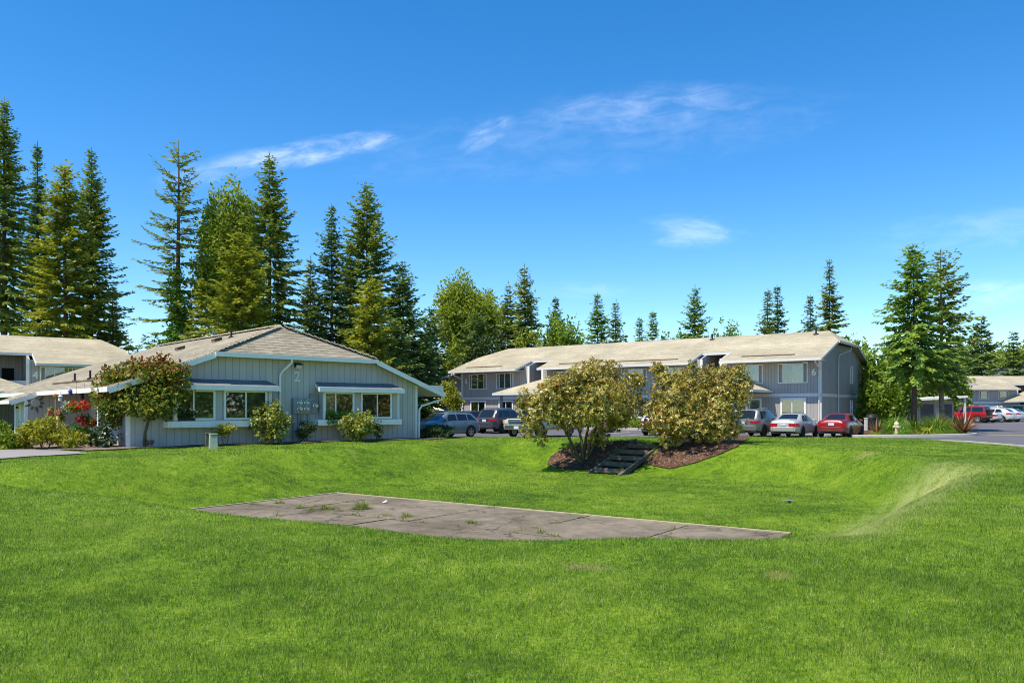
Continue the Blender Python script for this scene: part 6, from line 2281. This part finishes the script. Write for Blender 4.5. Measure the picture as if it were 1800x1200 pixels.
def porch_things():
    Y = 34.2
    for (nm, lab, px, py, w, h, mats, sd_, hang) in (
            ("hanging_basket", "hanging basket of red and lilac-white flowers under the porch eave", 134, 713, 20, 14, ('red_fl', 'white_fl'), 301, 690),
            ("hanging_basket", "small hanging basket of red flowers below the larger one", 148, 738, 13, 10, ('red_fl',), 302, 690)):
        t, p = flowers(nm, lab, "flower basket", px, py, Y, w, h, mats, sd_)
        m = MB()
        k = Y / 1400
        m.lathe([(0.05, -h * k * 0.7), (0.17, -h * k * 0.35), (0.20, 0.0)], (0, 0, 0), 'z', 14)
        zt = CAM_H + (720 - hang) / 1400 * Y - p.z + 0.45
        for a in (0, 2.1, 4.2):
            m.tube([(0.19 * math.cos(a), 0.19 * math.sin(a), 0), (0, 0, zt * 0.6)], 0.006, 4)
        m.tube([(0, 0, zt * 0.6), (0, 0, zt)], 0.008, 4)
        m.build("basket", M['bark'], t, uv=False)
    for (lab, px, py, w, h, mats, sd_) in (("tuft of pink fuchsia flowers left of the post with the orange top", 90, 725, 9, 10, ('pink_fl',), 303), ("pink fuchsia flowers right of the post with the orange top", 107, 729, 11, 12, ('pink_fl',), 304),
                                           ("red begonias beside the dark white-edged shrub", 160, 744, 10, 9, ('red_fl',), 305), ("small red flowers on the mulch at the foot of the bed", 145, 788, 6, 1.5, ('red_fl',), 306)):
        yy = Y if py < 780 else hit(px, 788)[1]
        t, p = flowers("flowering_plant", lab, "flowers", px, py, yy, w, h, mats, sd_)
        zg = gz(p.x, p.y)
        if p.z - zg > 0.4:
            m = MB()
            for a in range(4):
                m.tube([(0.03 * a - 0.05, 0.02 * (a % 2), zg - p.z), (0.05 * math.cos(a * 1.7), 0.05 * math.sin(a * 1.7), 0)], 0.012, 4)
            m.build("stems", M['bark_olive'], t, uv=False)
    # posts and ornaments
    x, y = P(97.5, 780, 34.0).x, 34.0
    zg = gz(x, y)
    t = thing("garden_post", "thin wooden garden post with an orange top in the porch bed", "post", (x, y, zg))
    zt = P(97, 697, 34).z - zg
    m = MB(); m.tube([(0, 0, 0), (0, 0, zt)], 0.025, 8); m.build("pole", plain("pine_pole", (0.42, 0.30, 0.13), 0.8), t, smooth=50)
    m = MB(); m.lathe([(0.05, zt), (0.09, zt + 0.02), (0.10, zt + 0.09), (0.03, zt + 0.13)], (0, 0, 0), 'z', 12); m.build("top", M['amber'], t, smooth=40)
    x = P(101, 780, 33.4).x
    zg = gz(x, 33.4)
    t = MB()
    zt = P(101, 732, 33.4).z - zg
    t.tube([(0, 0, 0), (0, 0, zt), (0, 0, zt + 0.02)], [0.055, 0.055, 0.03], 10)
    o = t.build("garden_stake", plain("yellow_stake", (0.60, 0.42, 0.10), 0.7), None, smooth=50)
    o.location = (x, 33.4, zg)
    tag(o, "stout yellow stake standing in the gold-tipped shrub", "stake")
    # round ornament on the store-room wall
    fp = FC2.x(62, 11.0)
    zz = FC2.z(62, 708, 11.0)
    ca, sa = math.cos(FC2.rot), math.sin(FC2.rot)
    w = Vector((H2.location.x + fp * ca - 10.955 * sa, H2.location.y + fp * sa + 10.955 * ca, zz))
    t = thing("wall_ornament", "round sun-faced ornament with leaves on the store-room wall", "ornament", w, FC2.rot)
    m = MB()
    m.lathe([(0.20, -0.05), (0.20, 0.02), (0.12, 0.045)], (0, 0, 0), 'y', 18)
    m.build("face", M['blind'], t, smooth=40)
    m = MB()
    for a in range(9):
        th = a * 0.7
        d = Vector((math.cos(th), 0, math.sin(th)))
        p_ = Vector((-d.z, 0, d.x)) * 0.06
        m.prism([d * 0.2, d * 0.3 + p_, d * (0.42 + 0.12 * (a % 2)), d * 0.3 - p_], (0, 0.02, 0))
    m.build("leaves", M['timber'], t)
    # bird feeder and chimes hanging under the eave
    for (nm, lab, cat, px, py, col, hgt) in (("bird_feeder", "blue bird feeder hanging under the porch eave", "bird feeder", 124, 690, (0.015, 0.03, 0.20), 0.22), ("wind_chime", "dark wind chime hanging by the porch door", "wind chime", 144, 697, (0.05, 0.035, 0.03), 0.35),
                                             ("wind_chime", "white glass wind chime hanging left of the blue feeder", "wind chime", 106, 700, (0.6, 0.6, 0.58), 0.25)):
        Yc = 35.5
        p = P(px, py, Yc)
        t = thing(nm, lab, cat, p, 0)
        m = MB()
        m.lathe([(0.02, -hgt / 2), (0.09, -hgt / 2 + 0.02), (0.08, hgt / 2 - 0.05), (0.12, hgt / 2 - 0.04), (0.01, hgt / 2 + 0.05)], (0, 0, 0), 'z', 12)
        m.build("body", plain("feeder_paint", col, 0.5), t, smooth=40)
        m = MB()
        m.tube([(0, 0, hgt / 2), (0, 0, max(0.1, 2.42 - p.z))], 0.006, 4)
        m.build("cord", M['black'], t)
    # trough of plants and a fern in the window boxes
    for (lab, pa, pb, zp, mt, seed) in (("black trough with small plants on the left window box", 312, 341, 0.12, 'dark', 401), ("trailing green fern in the right window box", 571, 590, 0.12, 'ivy', 402), ("wispy green plant at the right of the window-box fern", 592, 620, 0.10, 'mound', 403)):
        xa, xb = FB2.x(pa), FB2.x(pb)
        loc = Vector((H2.location.x + ((xa + xb) / 2) * ca + 0.53 * sa, H2.location.y + ((xa + xb) / 2) * sa - 0.53 * ca, 1.121))
        t = thing("window_box_plant", lab, "plant", loc, FB2.rot, "plants on the window boxes")
        w2 = (xb - xa) / 2
        m = MB()
        m.box(-w2, w2, -0.075, 0.05, 0.0, zp)
        m.build("trough", M['black'], t)
        rng = np.random.default_rng(seed)
        lob = [(u * w2 * 0.8, -0.02, zp + 0.10 + 0.08 * rng.random(), w2 * 0.35, 0.14, 0.16) for u in np.linspace(-1, 1, 5)]
        if seed == 402:
            lob += [(u * w2 * 0.7, -0.16, zp - 0.22, w2 * 0.25, 0.08, 0.25) for u in np.linspace(-1, 1, 4)]
        V, F = lobes_leaves(lob, 0.08, 0.5, rng)
        np_mesh("foliage", V, F, LM[mt], t)


porch_things()


def pedestals():
    for (lab, px, pt_, pb, w, d, mt, taper) in (("brown-grey utility pedestal on the lawn edge by the house", 365.5, 762.5, 785, 9.5, 0.25, M['timber'], 0.0), ("pale green utility pedestal with sloping lid beside the brown one", 375, 763.5, 788, 14, 0.34, plain("pale_green_paint", (0.36, 0.41, 0.31), 0.6), 0.05)):
        x, Y = hit(px, pb)
        zb = tz(x, Y)
        t = thing("utility_pedestal", lab, "utility box", (x, Y, zb), 0.5, "utility pedestals by the house")
        h = CAM_H + (720 - pt_) / 1400 * Y - zb
        k = w / 1400 * Y / 2
        m = MB()
        m.add([(-k, -d / 2, -0.05), (k, -d / 2, -0.05), (k, d / 2, -0.05), (-k, d / 2, -0.05), (-k * 0.9, -d / 2 + taper, h), (k * 0.9, -d / 2 + taper, h - 0.03), (k * 0.9, d / 2, h), (-k * 0.9, d / 2, h)],
              [(3, 2, 1, 0), (4, 5, 6, 7), (0, 1, 5, 4), (1, 2, 6, 5), (2, 3, 7, 6), (3, 0, 4, 7)])
        m.build("cabinet", mt, t, bevel=0.02)
        m = MB()
        m.box(-k * 0.96, k * 0.96, -d / 2 + taper - 0.02, d / 2 + 0.02, h + 0.002, h + 0.04)
        m.build("lid", mt, t, bevel=0.015)


pedestals()

# beds along the house, kerbs, island, paint
def ground_beds():
    ca, sa = math.cos(FC2.rot), math.sin(FC2.rot)
    o = H2.location
    loc = lambda a, b: (o.x + a * ca - b * sa, o.y + a * sa + b * ca)
    r = random.Random(2)
    front = [loc(a, -1.15 - 0.25 * r.random()) for a in np.linspace(-0.5, 15.6, 14)]
    poly = front + [loc(16.4, -0.6), loc(16.2, 2.5), loc(14.9, 2.5), loc(14.9, 0.1), loc(-0.05, 0.1), loc(-0.05, 1.1), loc(1.5, 1.2), loc(1.5, 10.9), loc(-1.5, 10.9), loc(-3.2, 8.0), (-19.6, 30.9), (-17.5, 30.5), (-15.6, 29.3)]
    sheet("gravel_bed", poly, lambda x, y: tz(x, y) + 0.05, M['gravel'], 0.6)
    return poly


HB = ground_beds()

ISL = [(18.9, 45.6), (20.6, 45.7), (23.0, 46.2), (25.4, 47.0), (27.4, 48.1), (28.8, 49.4), (29.6, 51.0), (29.9, 52.8), (30.8, 55.5), (34.5, 61.5), (40.5, 69.5), (41.2, 72.0), (40.0, 73.0), (37.5, 71.0), (31, 65), (25, 57), (21.2, 50.4)]


def island():
    zf = lambda x, y: float(lot_z(x, y))
    sheet("mulch_bed", ISL, lambda x, y: zf(x, y) + 0.12, M['mulch'], 1.0)
    # kerb: swept along the outline
    cx, cy = np.mean([p[0] for p in ISL]), np.mean([p[1] for p in ISL])
    pts = [Vector((x, y, 0)) for x, y in ISL]
    # round the corners a little
    for _ in range(2):
        q = []
        for i in range(len(pts)):
            a, b = pts[i], pts[(i + 1) % len(pts)]
            q += [a * 0.75 + b * 0.25, a * 0.25 + b * 0.75]
        pts = q
    n = len(pts)
    V, F = [], []
    for i, p in enumerate(pts):
        d = (pts[(i + 1) % n] - pts[i - 1]).normalized()
        o = Vector((d.y, -d.x, 0))
        z = zf(p.x, p.y)
        for a, h in ((-0.10, 0.0), (-0.10, 0.165), (0.07, 0.165), (0.10, 0.14), (0.13, -0.05)):
            V.append(p + o * a + Vector((0, 0, z + h)))
    for i in range(n):
        j = (i + 1) % n
        for k in range(4):
            F.append((i * 5 + k, j * 5 + k, j * 5 + k + 1, i * 5 + k + 1))
    m = MB()
    m.add(V, F)
    struct(m.build("kerb", M['concrete'], None, smooth=30))
    # kerb along the lawn on the right
    pts = [(21.0, 43.6), (21.7, 42.3), (22.0, 40.6), (22.02, 38.8), (21.85, 36.0), (21.62, 33.2), (21.9, 29.5), (22.45, 26), (25.5, 15), (31, 0)]
    m = MB()
    V, F = [], []
    for i, p in enumerate(pts):
        a, b = pts[max(0, i - 1)], pts[min(len(pts) - 1, i + 1)]
        d = Vector((b[0] - a[0], b[1] - a[1], 0)).normalized()
        o = Vector((d.y, -d.x, 0))
        lift = 0.10 if i > 2 else 0.01 + 0.03 * i
        for s, h in ((0.10, -0.05), (0.09, lift), (-0.09, lift), (-0.10, -0.05)):
            V.append(Vector((p[0], p[1], 0)) - o * s + Vector((0, 0, h)))
    for i in range(len(pts) - 1):
        for k in range(3):
            F.append((i * 4 + k, i * 4 + 4 + k, i * 4 + 5 + k, i * 4 + 1 + k))
    m.add(V, F)
    struct(m.build("kerb", M['concrete']))

    def strip(name, a, b, w, mat, lift=0.008):
        a, b = Vector((*a, 0)), Vector((*b, 0))
        d = (b - a)
        nseg = max(1, int(d.length / 6))
        o = Vector((-d.y, d.x, 0)).normalized() * w / 2
        m = MB()
        V, F = [], []
        for i in range(nseg + 1):
            p = a + d * i / nseg
            for s in (1, -1):
                q = p + o * s
                V.append((q.x, q.y, zf(q.x, q.y) + lift))
        for i in range(nseg):
            F.append((2 * i, 2 * i + 1, 2 * i + 3, 2 * i + 2))
        m.add(V, F)
        struct(m.build(name, mat))
    strip("road_marking", (30.4, 50.9), (40.0, 49.8), 0.55, M['yellow_line'])
    strip("road_marking", (46.5, 80.5), (53.0, 79.5), 0.5, M['yellow_line'])
    strip("road_marking", (4.3, 50.0), (8.2, 55.5), 0.12, M['white_line'])
    strip("road_marking", (6.6, 48.5), (10.4, 54.0), 0.12, M['white_line'])
    for i in range(4):
        x0, y0 = 12.7 + 2.18 * i, 49.5 - 1.59 * i
        strip("road_marking", (x0, y0), (x0 + 2.6, y0 + 3.6), 0.12, M['white_line'])
    # kerb and bed before the long block
    rot = FC6.rot
    ax, ay = FC6.ax, FC6.ay
    L6 = lambda a, b: (FC6.O.x + ax.x * a + ay.x * b, FC6.O.y + ax.y * a + ay.y * b)
    sheet("gravel_bed", [L6(-4, -1.9), L6(33, -1.9), L6(33, 13), L6(-4, 13)], lambda x, y: zf(x, y) + 0.17, M['gravel'], 3.0)
    m = MB()
    fr = lambda a, b, c: Vector((*L6(a, b), c + zf(*L6(a, b))))
    for i in range(9):
        m.fbox(fr, -4 + 37 / 9 * i, -4 + 37 / 9 * (i + 1), -2.1, -1.9, -0.1, 0.17)
    struct(m.build("kerb", M['concrete']))
    # clipped hedge and a brown utility cabinet in the bed
    rng = np.random.default_rng(9)
    xa, xb = FC6.x(1068, -1.1), FC6.x(1150, -1.1)
    c = L6((xa + xb) / 2, -1.05)
    t = thing("hedge", "low clipped green hedge under the ground-floor windows between the two rhododendrons", "hedge", (c[0], c[1], zf(*c) + 0.15), rot)
    V, F = lobes_leaves([(u, 0, 0.36, 0.55, 0.5, 0.42) for u in np.linspace(-(xb - xa) / 2 + 0.3, (xb - xa) / 2 - 0.3, 9)], 0.11, 0.5, rng)
    V[:, 2] = np.clip(V[:, 2], 0.0, 0.80)
    np_mesh("foliage", V, F, LM['lush'], t)
    Y = 55.0
    p = P(1062, 757, Y)
    t = thing("utility_cabinet", "brown slatted utility enclosure behind the left rhododendron", "utility box", (p.x, Y, zf(p.x, Y)), rot)
    m = MB(); m.box(-0.5, 0.5, -0.45, 0.45, 0, 1.05); m.build("cabinet", M['bark'], t, bevel=0.02)
    m = MB(); m.box(-0.54, 0.54, -0.5, 0.5, 1.053, 1.10); m.build("lid", M['bark'], t)
    m = MB(); m.box(-0.45, 0.45, -0.475, -0.453, 0.08, 0.98); m.build("door", M['bark'], t)


island()


def island_plants():
    def strap(name, label, px, pyb, Y, n, rad, ln, w, mat, seed, spread=0.9, arch=0.8, stiff=False, cat="plant"):
        x = (px - 900) / 1400 * Y
        z = float(lot_z(x, Y)) + 0.11
        t = thing(name, label, cat, (x, Y, z), 0, "strap-leaved plants on the island")
        V, F = blades(n, np.random.default_rng(seed), rad, ln, w, spread, arch, stiff)
        np_mesh("leaves", V, F, LM[mat], t)
        return t
    strap("phormium", "small bronze phormium left of the fire hydrant", 1541, 755, 49.2, 34, 0.12, 0.95, 0.06, 'phormium', 501, 0.75, 0.2, True)
    strap("daylily", "small lime-green clump in front of the bronze phormium", 1539, 763, 47.2, 90, 0.15, 0.42, 0.035, 'lily', 502, 1.0, 0.9)
    strap("ornamental_grass", "large round green grass mound behind the fire hydrant", 1571, 757, 49.8, 1500, 0.5, 1.25, 0.024, 'mound', 503, 1.15, 0.9)
    strap("daylily", "dark green lily clump just right of the hydrant foot", 1588, 763, 47.6, 150, 0.2, 0.55, 0.035, 'mound', 504, 1.0, 0.8)
    strap("large_leaved_plant", "tall broad-leaved plant at the foot of the left island conifer", 1606, 748, 51.2, 70, 0.3, 1.25, 0.13, 'bright', 505, 0.9, 0.7)
    strap("daylily", "big lime-green lily clump in the middle of the island", 1632, 764, 48.6, 170, 0.22, 0.72, 0.05, 'lily', 506, 1.05, 0.9)
    t = strap("ornamental_grass", "wide grass mound with reddish seed heads right of the left conifer trunk", 1645, 755, 51.5, 1500, 0.6, 1.35, 0.024, 'mound', 507, 1.1, 0.9)
    V, F = blades(160, np.random.default_rng(508), 0.4, 1.5, 0.02, 0.7, 0.5)
    np_mesh("seed_stems", V, F, LM['mound_red'], t)
    strap("large_leaved_plant", "yellow-leaved plant between the grass mound and the red phormium", 1668, 750, 53.0, 80, 0.3, 1.15, 0.12, 'yellow', 509, 0.95, 0.7)
    strap("ornamental_grass", "small grass tuft near the kerb", 1656, 761, 50.0, 120, 0.1, 0.32, 0.015, 'mound', 510, 0.9, 0.7)
    strap("phormium", "big bronze-red phormium at the right tip of the island", 1692, 762, 50.8, 110, 0.22, 1.45, 0.075, 'phormium', 511, 1.05, 0.35, True)
    strap("large_leaved_plant", "green leafy plant behind the big bronze phormium", 1677, 752, 54.5, 60, 0.3, 1.0, 0.12, 'bright', 512, 0.95, 0.7)
    # fire hydrant
    Y = 48.6
    x = (1576 - 900) / 1400 * Y
    z = float(lot_z(x, Y)) + 0.10
    t = thing("fire_hydrant", "cream fire hydrant in front of the green grass mound", "fire hydrant", (x, Y, z))
    cm = plain("cream_paint", (0.72, 0.58, 0.34), 0.5, var=0.12)
    m = MB(); m.lathe([(0.17, 0), (0.17, 0.05), (0.115, 0.06), (0.11, 0.55), (0.14, 0.56), (0.14, 0.62)], (0, 0, 0), 'z', 18); m.build("barrel", cm, t, smooth=40)
    m = MB(); m.lathe([(0.15, 0.62), (0.14, 0.68), (0.09, 0.74), (0.035, 0.77), (0.035, 0.82)], (0, 0, 0), 'z', 18); m.build("bonnet", cm, t, smooth=40)
    for sx in (-1, 1):
        m = MB(); m.lathe([(0.075, sx * 0.09), (0.075, sx * 0.20), (0.055, sx * 0.205), (0.03, sx * 0.24)], (0, 0, 0.46), 'x', 12); m.build("outlet", cm, t, smooth=40)
    m = MB(); m.lathe([(0.09, -0.09), (0.09, -0.21), (0.06, -0.215), (0.035, -0.25)], (0, 0, 0.44), 'y', 12); m.build("pumper_outlet", cm, t, smooth=40)
    # dark barrel-shaped grill cover and grey post in the shade behind the red sedan
    Y = 57.0
    p = P(1532, 757, Y)
    t = thing("garden_bin", "dark round-topped bin in the shade behind the red sedan", "bin", (p.x, Y, float(lot_z(p.x, Y)) + 0.0))
    m = MB(); m.lathe([(0.42, 0.0), (0.46, 0.9), (0.44, 1.05), (0.30, 1.22), (0.05, 1.28)], (0, 0, 0), 'z', 18); m.build("drum", M['black'], t, smooth=40)
    m = MB(); m.tube([(-0.2, -0.46, 0.95), (0, -0.5, 1.0), (0.2, -0.46, 0.95)], 0.02, 6); m.build("handle", M['black'], t)
    Y = 55.8
    p = P(1522, 757, Y)
    t = MB(); t.box(-0.09, 0.09, -0.09, 0.09, 0, 0.95); t.prism([(-0.11, -0.11, 0.95), (0.11, -0.11, 0.95), (0.11, 0.11, 0.95), (-0.11, 0.11, 0.95)], (0, 0, 0.05))
    o = t.build("bollard", M['grey_trim'], None, bevel=0.01)
    o.location = (p.x, Y, float(lot_z(p.x, Y)))
    tag(o, "short grey bollard between the red sedan and the dark bin", "bollard")


island_plants()


def small_finds():
    x, y = hit(1388, 884)
    t = thing("sprinkler", "small grey sprinkler head standing in the sunken lawn", "sprinkler", (x, y, tz(x, y)))
    m = MB(); m.lathe([(0.05, -0.05), (0.05, 0.06), (0.035, 0.065)], (0, 0, 0), 'z', 12); m.build("base", M['black'], t, smooth=40)
    m = MB(); m.tube([(-0.14, 0, 0.075), (0, 0, 0.085), (0.16, 0.03, 0.085)], 0.022, 7); m.build("arm", M['grey_paint'], t, smooth=40)
    x, y = PQ(3.35, -1.1)
    m = MB()
    m.prism([(-0.08, -0.04, 0), (0.04, -0.06, 0.01), (0.09, 0.02, 0.02), (-0.03, 0.06, 0.015)], (0, 0, 0.006))
    m.prism([(-0.02, -0.04, 0.012), (0.06, 0.0, 0.05), (0.03, 0.06, 0.06), (-0.05, 0.03, 0.02)], (0.0, 0.0, 0.006))
    o = m.build("paper_scrap", M['white'], None)
    o.location = (x, y, PAD_Z + 0.02)
    tag(o, "crumpled white paper scrap lying on the concrete slab", "litter")


small_finds()
# ---------------------------------------------------------------- grass
def build_grass():
    rng = np.random.default_rng(77)
    ca, sa = math.cos(FC2.rot), math.sin(FC2.rot)
    o = H2.location
    h2 = [(o.x + a * ca - b * sa, o.y + a * sa + b * ca) for a, b in ((-1.5, 0), (15, 0), (15, 21), (-1.5, 21))]
    PADP = [PQ(-0.05, -PAD_D), PQ(PAD_L + 0.0, -PAD_D), PQ(PAD_L + 0.0, 0.06), PQ(-0.05, 0.06)]
    holes = [LOT, PATH, PADP, HB, h2, BED_L, BED_R]
    c1, c2 = np.array([4.22, 35.1]), np.array([6.55, 38.0])
    d = unit(c2 - c1)
    w = np.array([d[1], -d[0]])
    holes.append([tuple(c1 - d * 0.35 - w * 0.9), tuple(c2 + d * 0.1 - w * 0.9), tuple(c2 + d * 0.1 + w * 0.9), tuple(c1 - d * 0.35 + w * 0.9)])
    Vs, n_tot = [], 0
    # (y0, y1, blades per m2, blade height, blade width)
    for (y0, y1, den, bh, bw) in ((3.2, 5.5, 10500, 0.041, 0.0044), (5.5, 8.0, 7500, 0.041, 0.0055), (8.0, 12.0, 4200, 0.041, 0.0075), (12.0, 18.0, 1700, 0.042, 0.012), (18.0, 28.0, 620, 0.044, 0.020), (28.0, 46.5, 260, 0.048, 0.032)):
        n = int((y1 - y0) * 2 * (0.72 * y1 + 2.4) * den)
        y = rng.uniform(y0, y1, n)
        x = rng.uniform(-1, 1, n) * (0.72 * y1 + 2.4)
        k = np.abs(x) < 0.72 * y + 2.4
        x, y = x[k], y[k]
        ok = np.ones(len(x), dtype=bool)
        for hpoly in holes:
            ok &= ~inpoly(x, y, hpoly)
        x, y = x[ok], y[ok]
        # small scattered bare spots and taller tufts
        den_n = np.sin(x * 3.1 + 1.7 * np.sin(y * 2.3)) * np.cos(y * 2.7 + 1.3 * np.sin(x * 1.9))
        k = rng.random(len(x)) < 0.86 + 0.14 * den_n
        x, y, den_n = x[k], y[k], den_n[k]
        n = len(x)
        z = terrain(x, y)
        a = rng.uniform(0, 6.283, n)
        ln = bh * rng.uniform(0.55, 1.25, n) * (1 + 0.15 * den_n)
        tilt = rng.random(n) ** 0.8 * 1.15
        b = a + rng.normal(0, 0.8, n) + 1.57
        base = np.stack([x, y, z - 0.004], 1)
        wv = np.stack([np.cos(a), np.sin(a), np.zeros(n)], 1) * (bw * rng.uniform(0.7, 1.2, n) / 2)[:, None]
        tip = base + np.stack([np.cos(b) * np.sin(tilt), np.sin(b) * np.sin(tilt), np.cos(tilt)], 1) * ln[:, None]
        V = np.stack([base - wv, base + wv, tip], 1).reshape(-1, 3)
        Vs.append(V)
    # shaggy fringe hanging over the slab edges
    for (pa, pb, qa, qb, m) in ((-0.16, -0.02, -PAD_D, 0.1, 5200), (-0.1, 15.0, 0.10, 0.24, 9000), (15.0, 15.12, -PAD_D, 0.1, 4200)):
        p = rng.uniform(pa, pb, m)
        q = rng.uniform(qa, qb, m)
        x = BX + p * E1[0] + q * E2[0]
        y = BY + p * E1[1] + q * E2[1]
        z = terrain(x, y)
        n = m
        a = rng.uniform(0, 6.283, n)
        tilt = rng.random(n) * 1.0
        ln = rng.uniform(0.07, 0.15, n)
        b = rng.uniform(0, 6.283, n)
        base = np.stack([x, y, z - 0.004], 1)
        wv = np.stack([np.cos(a), np.sin(a), np.zeros(n)], 1) * 0.011
        tip = base + np.stack([np.cos(b) * np.sin(tilt), np.sin(b) * np.sin(tilt), np.cos(tilt)], 1) * ln[:, None]
        Vs.append(np.stack([base - wv, base + wv, tip], 1).reshape(-1, 3))
    V = np.concatenate(Vs)
    F = np.arange(len(V)).reshape(-1, 3)
    g = np_mesh("grass", V, F, M['grass'])
    g['kind'] = 'stuff'
    # weeds along the slab joints
    Ws, Fs, off = [], [], 0
    r = random.Random(6)
    for (a, b) in JOINTS:
        L = math.hypot(b[0] - a[0], b[1] - a[1])
        n = int(L * 2.6)
        for i in range(n):
            if r.random() < 0.35:
                continue
            t = r.random() if L < 5 else min(1, max(0, r.gauss(0.35, 0.28)))
            s = r.random() ** 2
            x = a[0] + (b[0] - a[0]) * t + r.uniform(-0.05, 0.05)
            y = a[1] + (b[1] - a[1]) * t + r.uniform(-0.05, 0.05)
            V, F = blades(int(8 + 26 * s), np.random.default_rng(r.randint(0, 10 ** 6)), 0.05 + 0.10 * s, 0.06 + 0.11 * s, 0.014, 1.3, 0.6)
            V = V + np.array([x, y, PAD_Z])
            Ws.append(V); Fs.append(F + off); off += len(V)
    for (p, q, m, ln) in ((3.6, -2.4, 60, 0.30), (3.3, -3.0, 40, 0.16), (2.9, -3.2, 30, 0.14), (8.2, -3.0, 30, 0.12), (5.8, -3.1, 40, 0.14), (0.9, -3.0, 30, 0.12), (10.6, -3.3, 30, 0.12)):
        for _ in range(4):
            x, y = PQ(p + r.uniform(-0.35, 0.35), q + r.uniform(-0.2, 0.2))
            V, F = blades(m, np.random.default_rng(r.randint(0, 10 ** 6)), 0.12, ln, 0.014, 1.1, 0.6)
            V = V + np.array([x, y, PAD_Z])
            Ws.append(V); Fs.append(F + off); off += len(V)
    wd = np_mesh("weeds", np.concatenate(Ws), np.concatenate(Fs), LM['weed'])
    wd['kind'] = 'stuff'


build_grass()
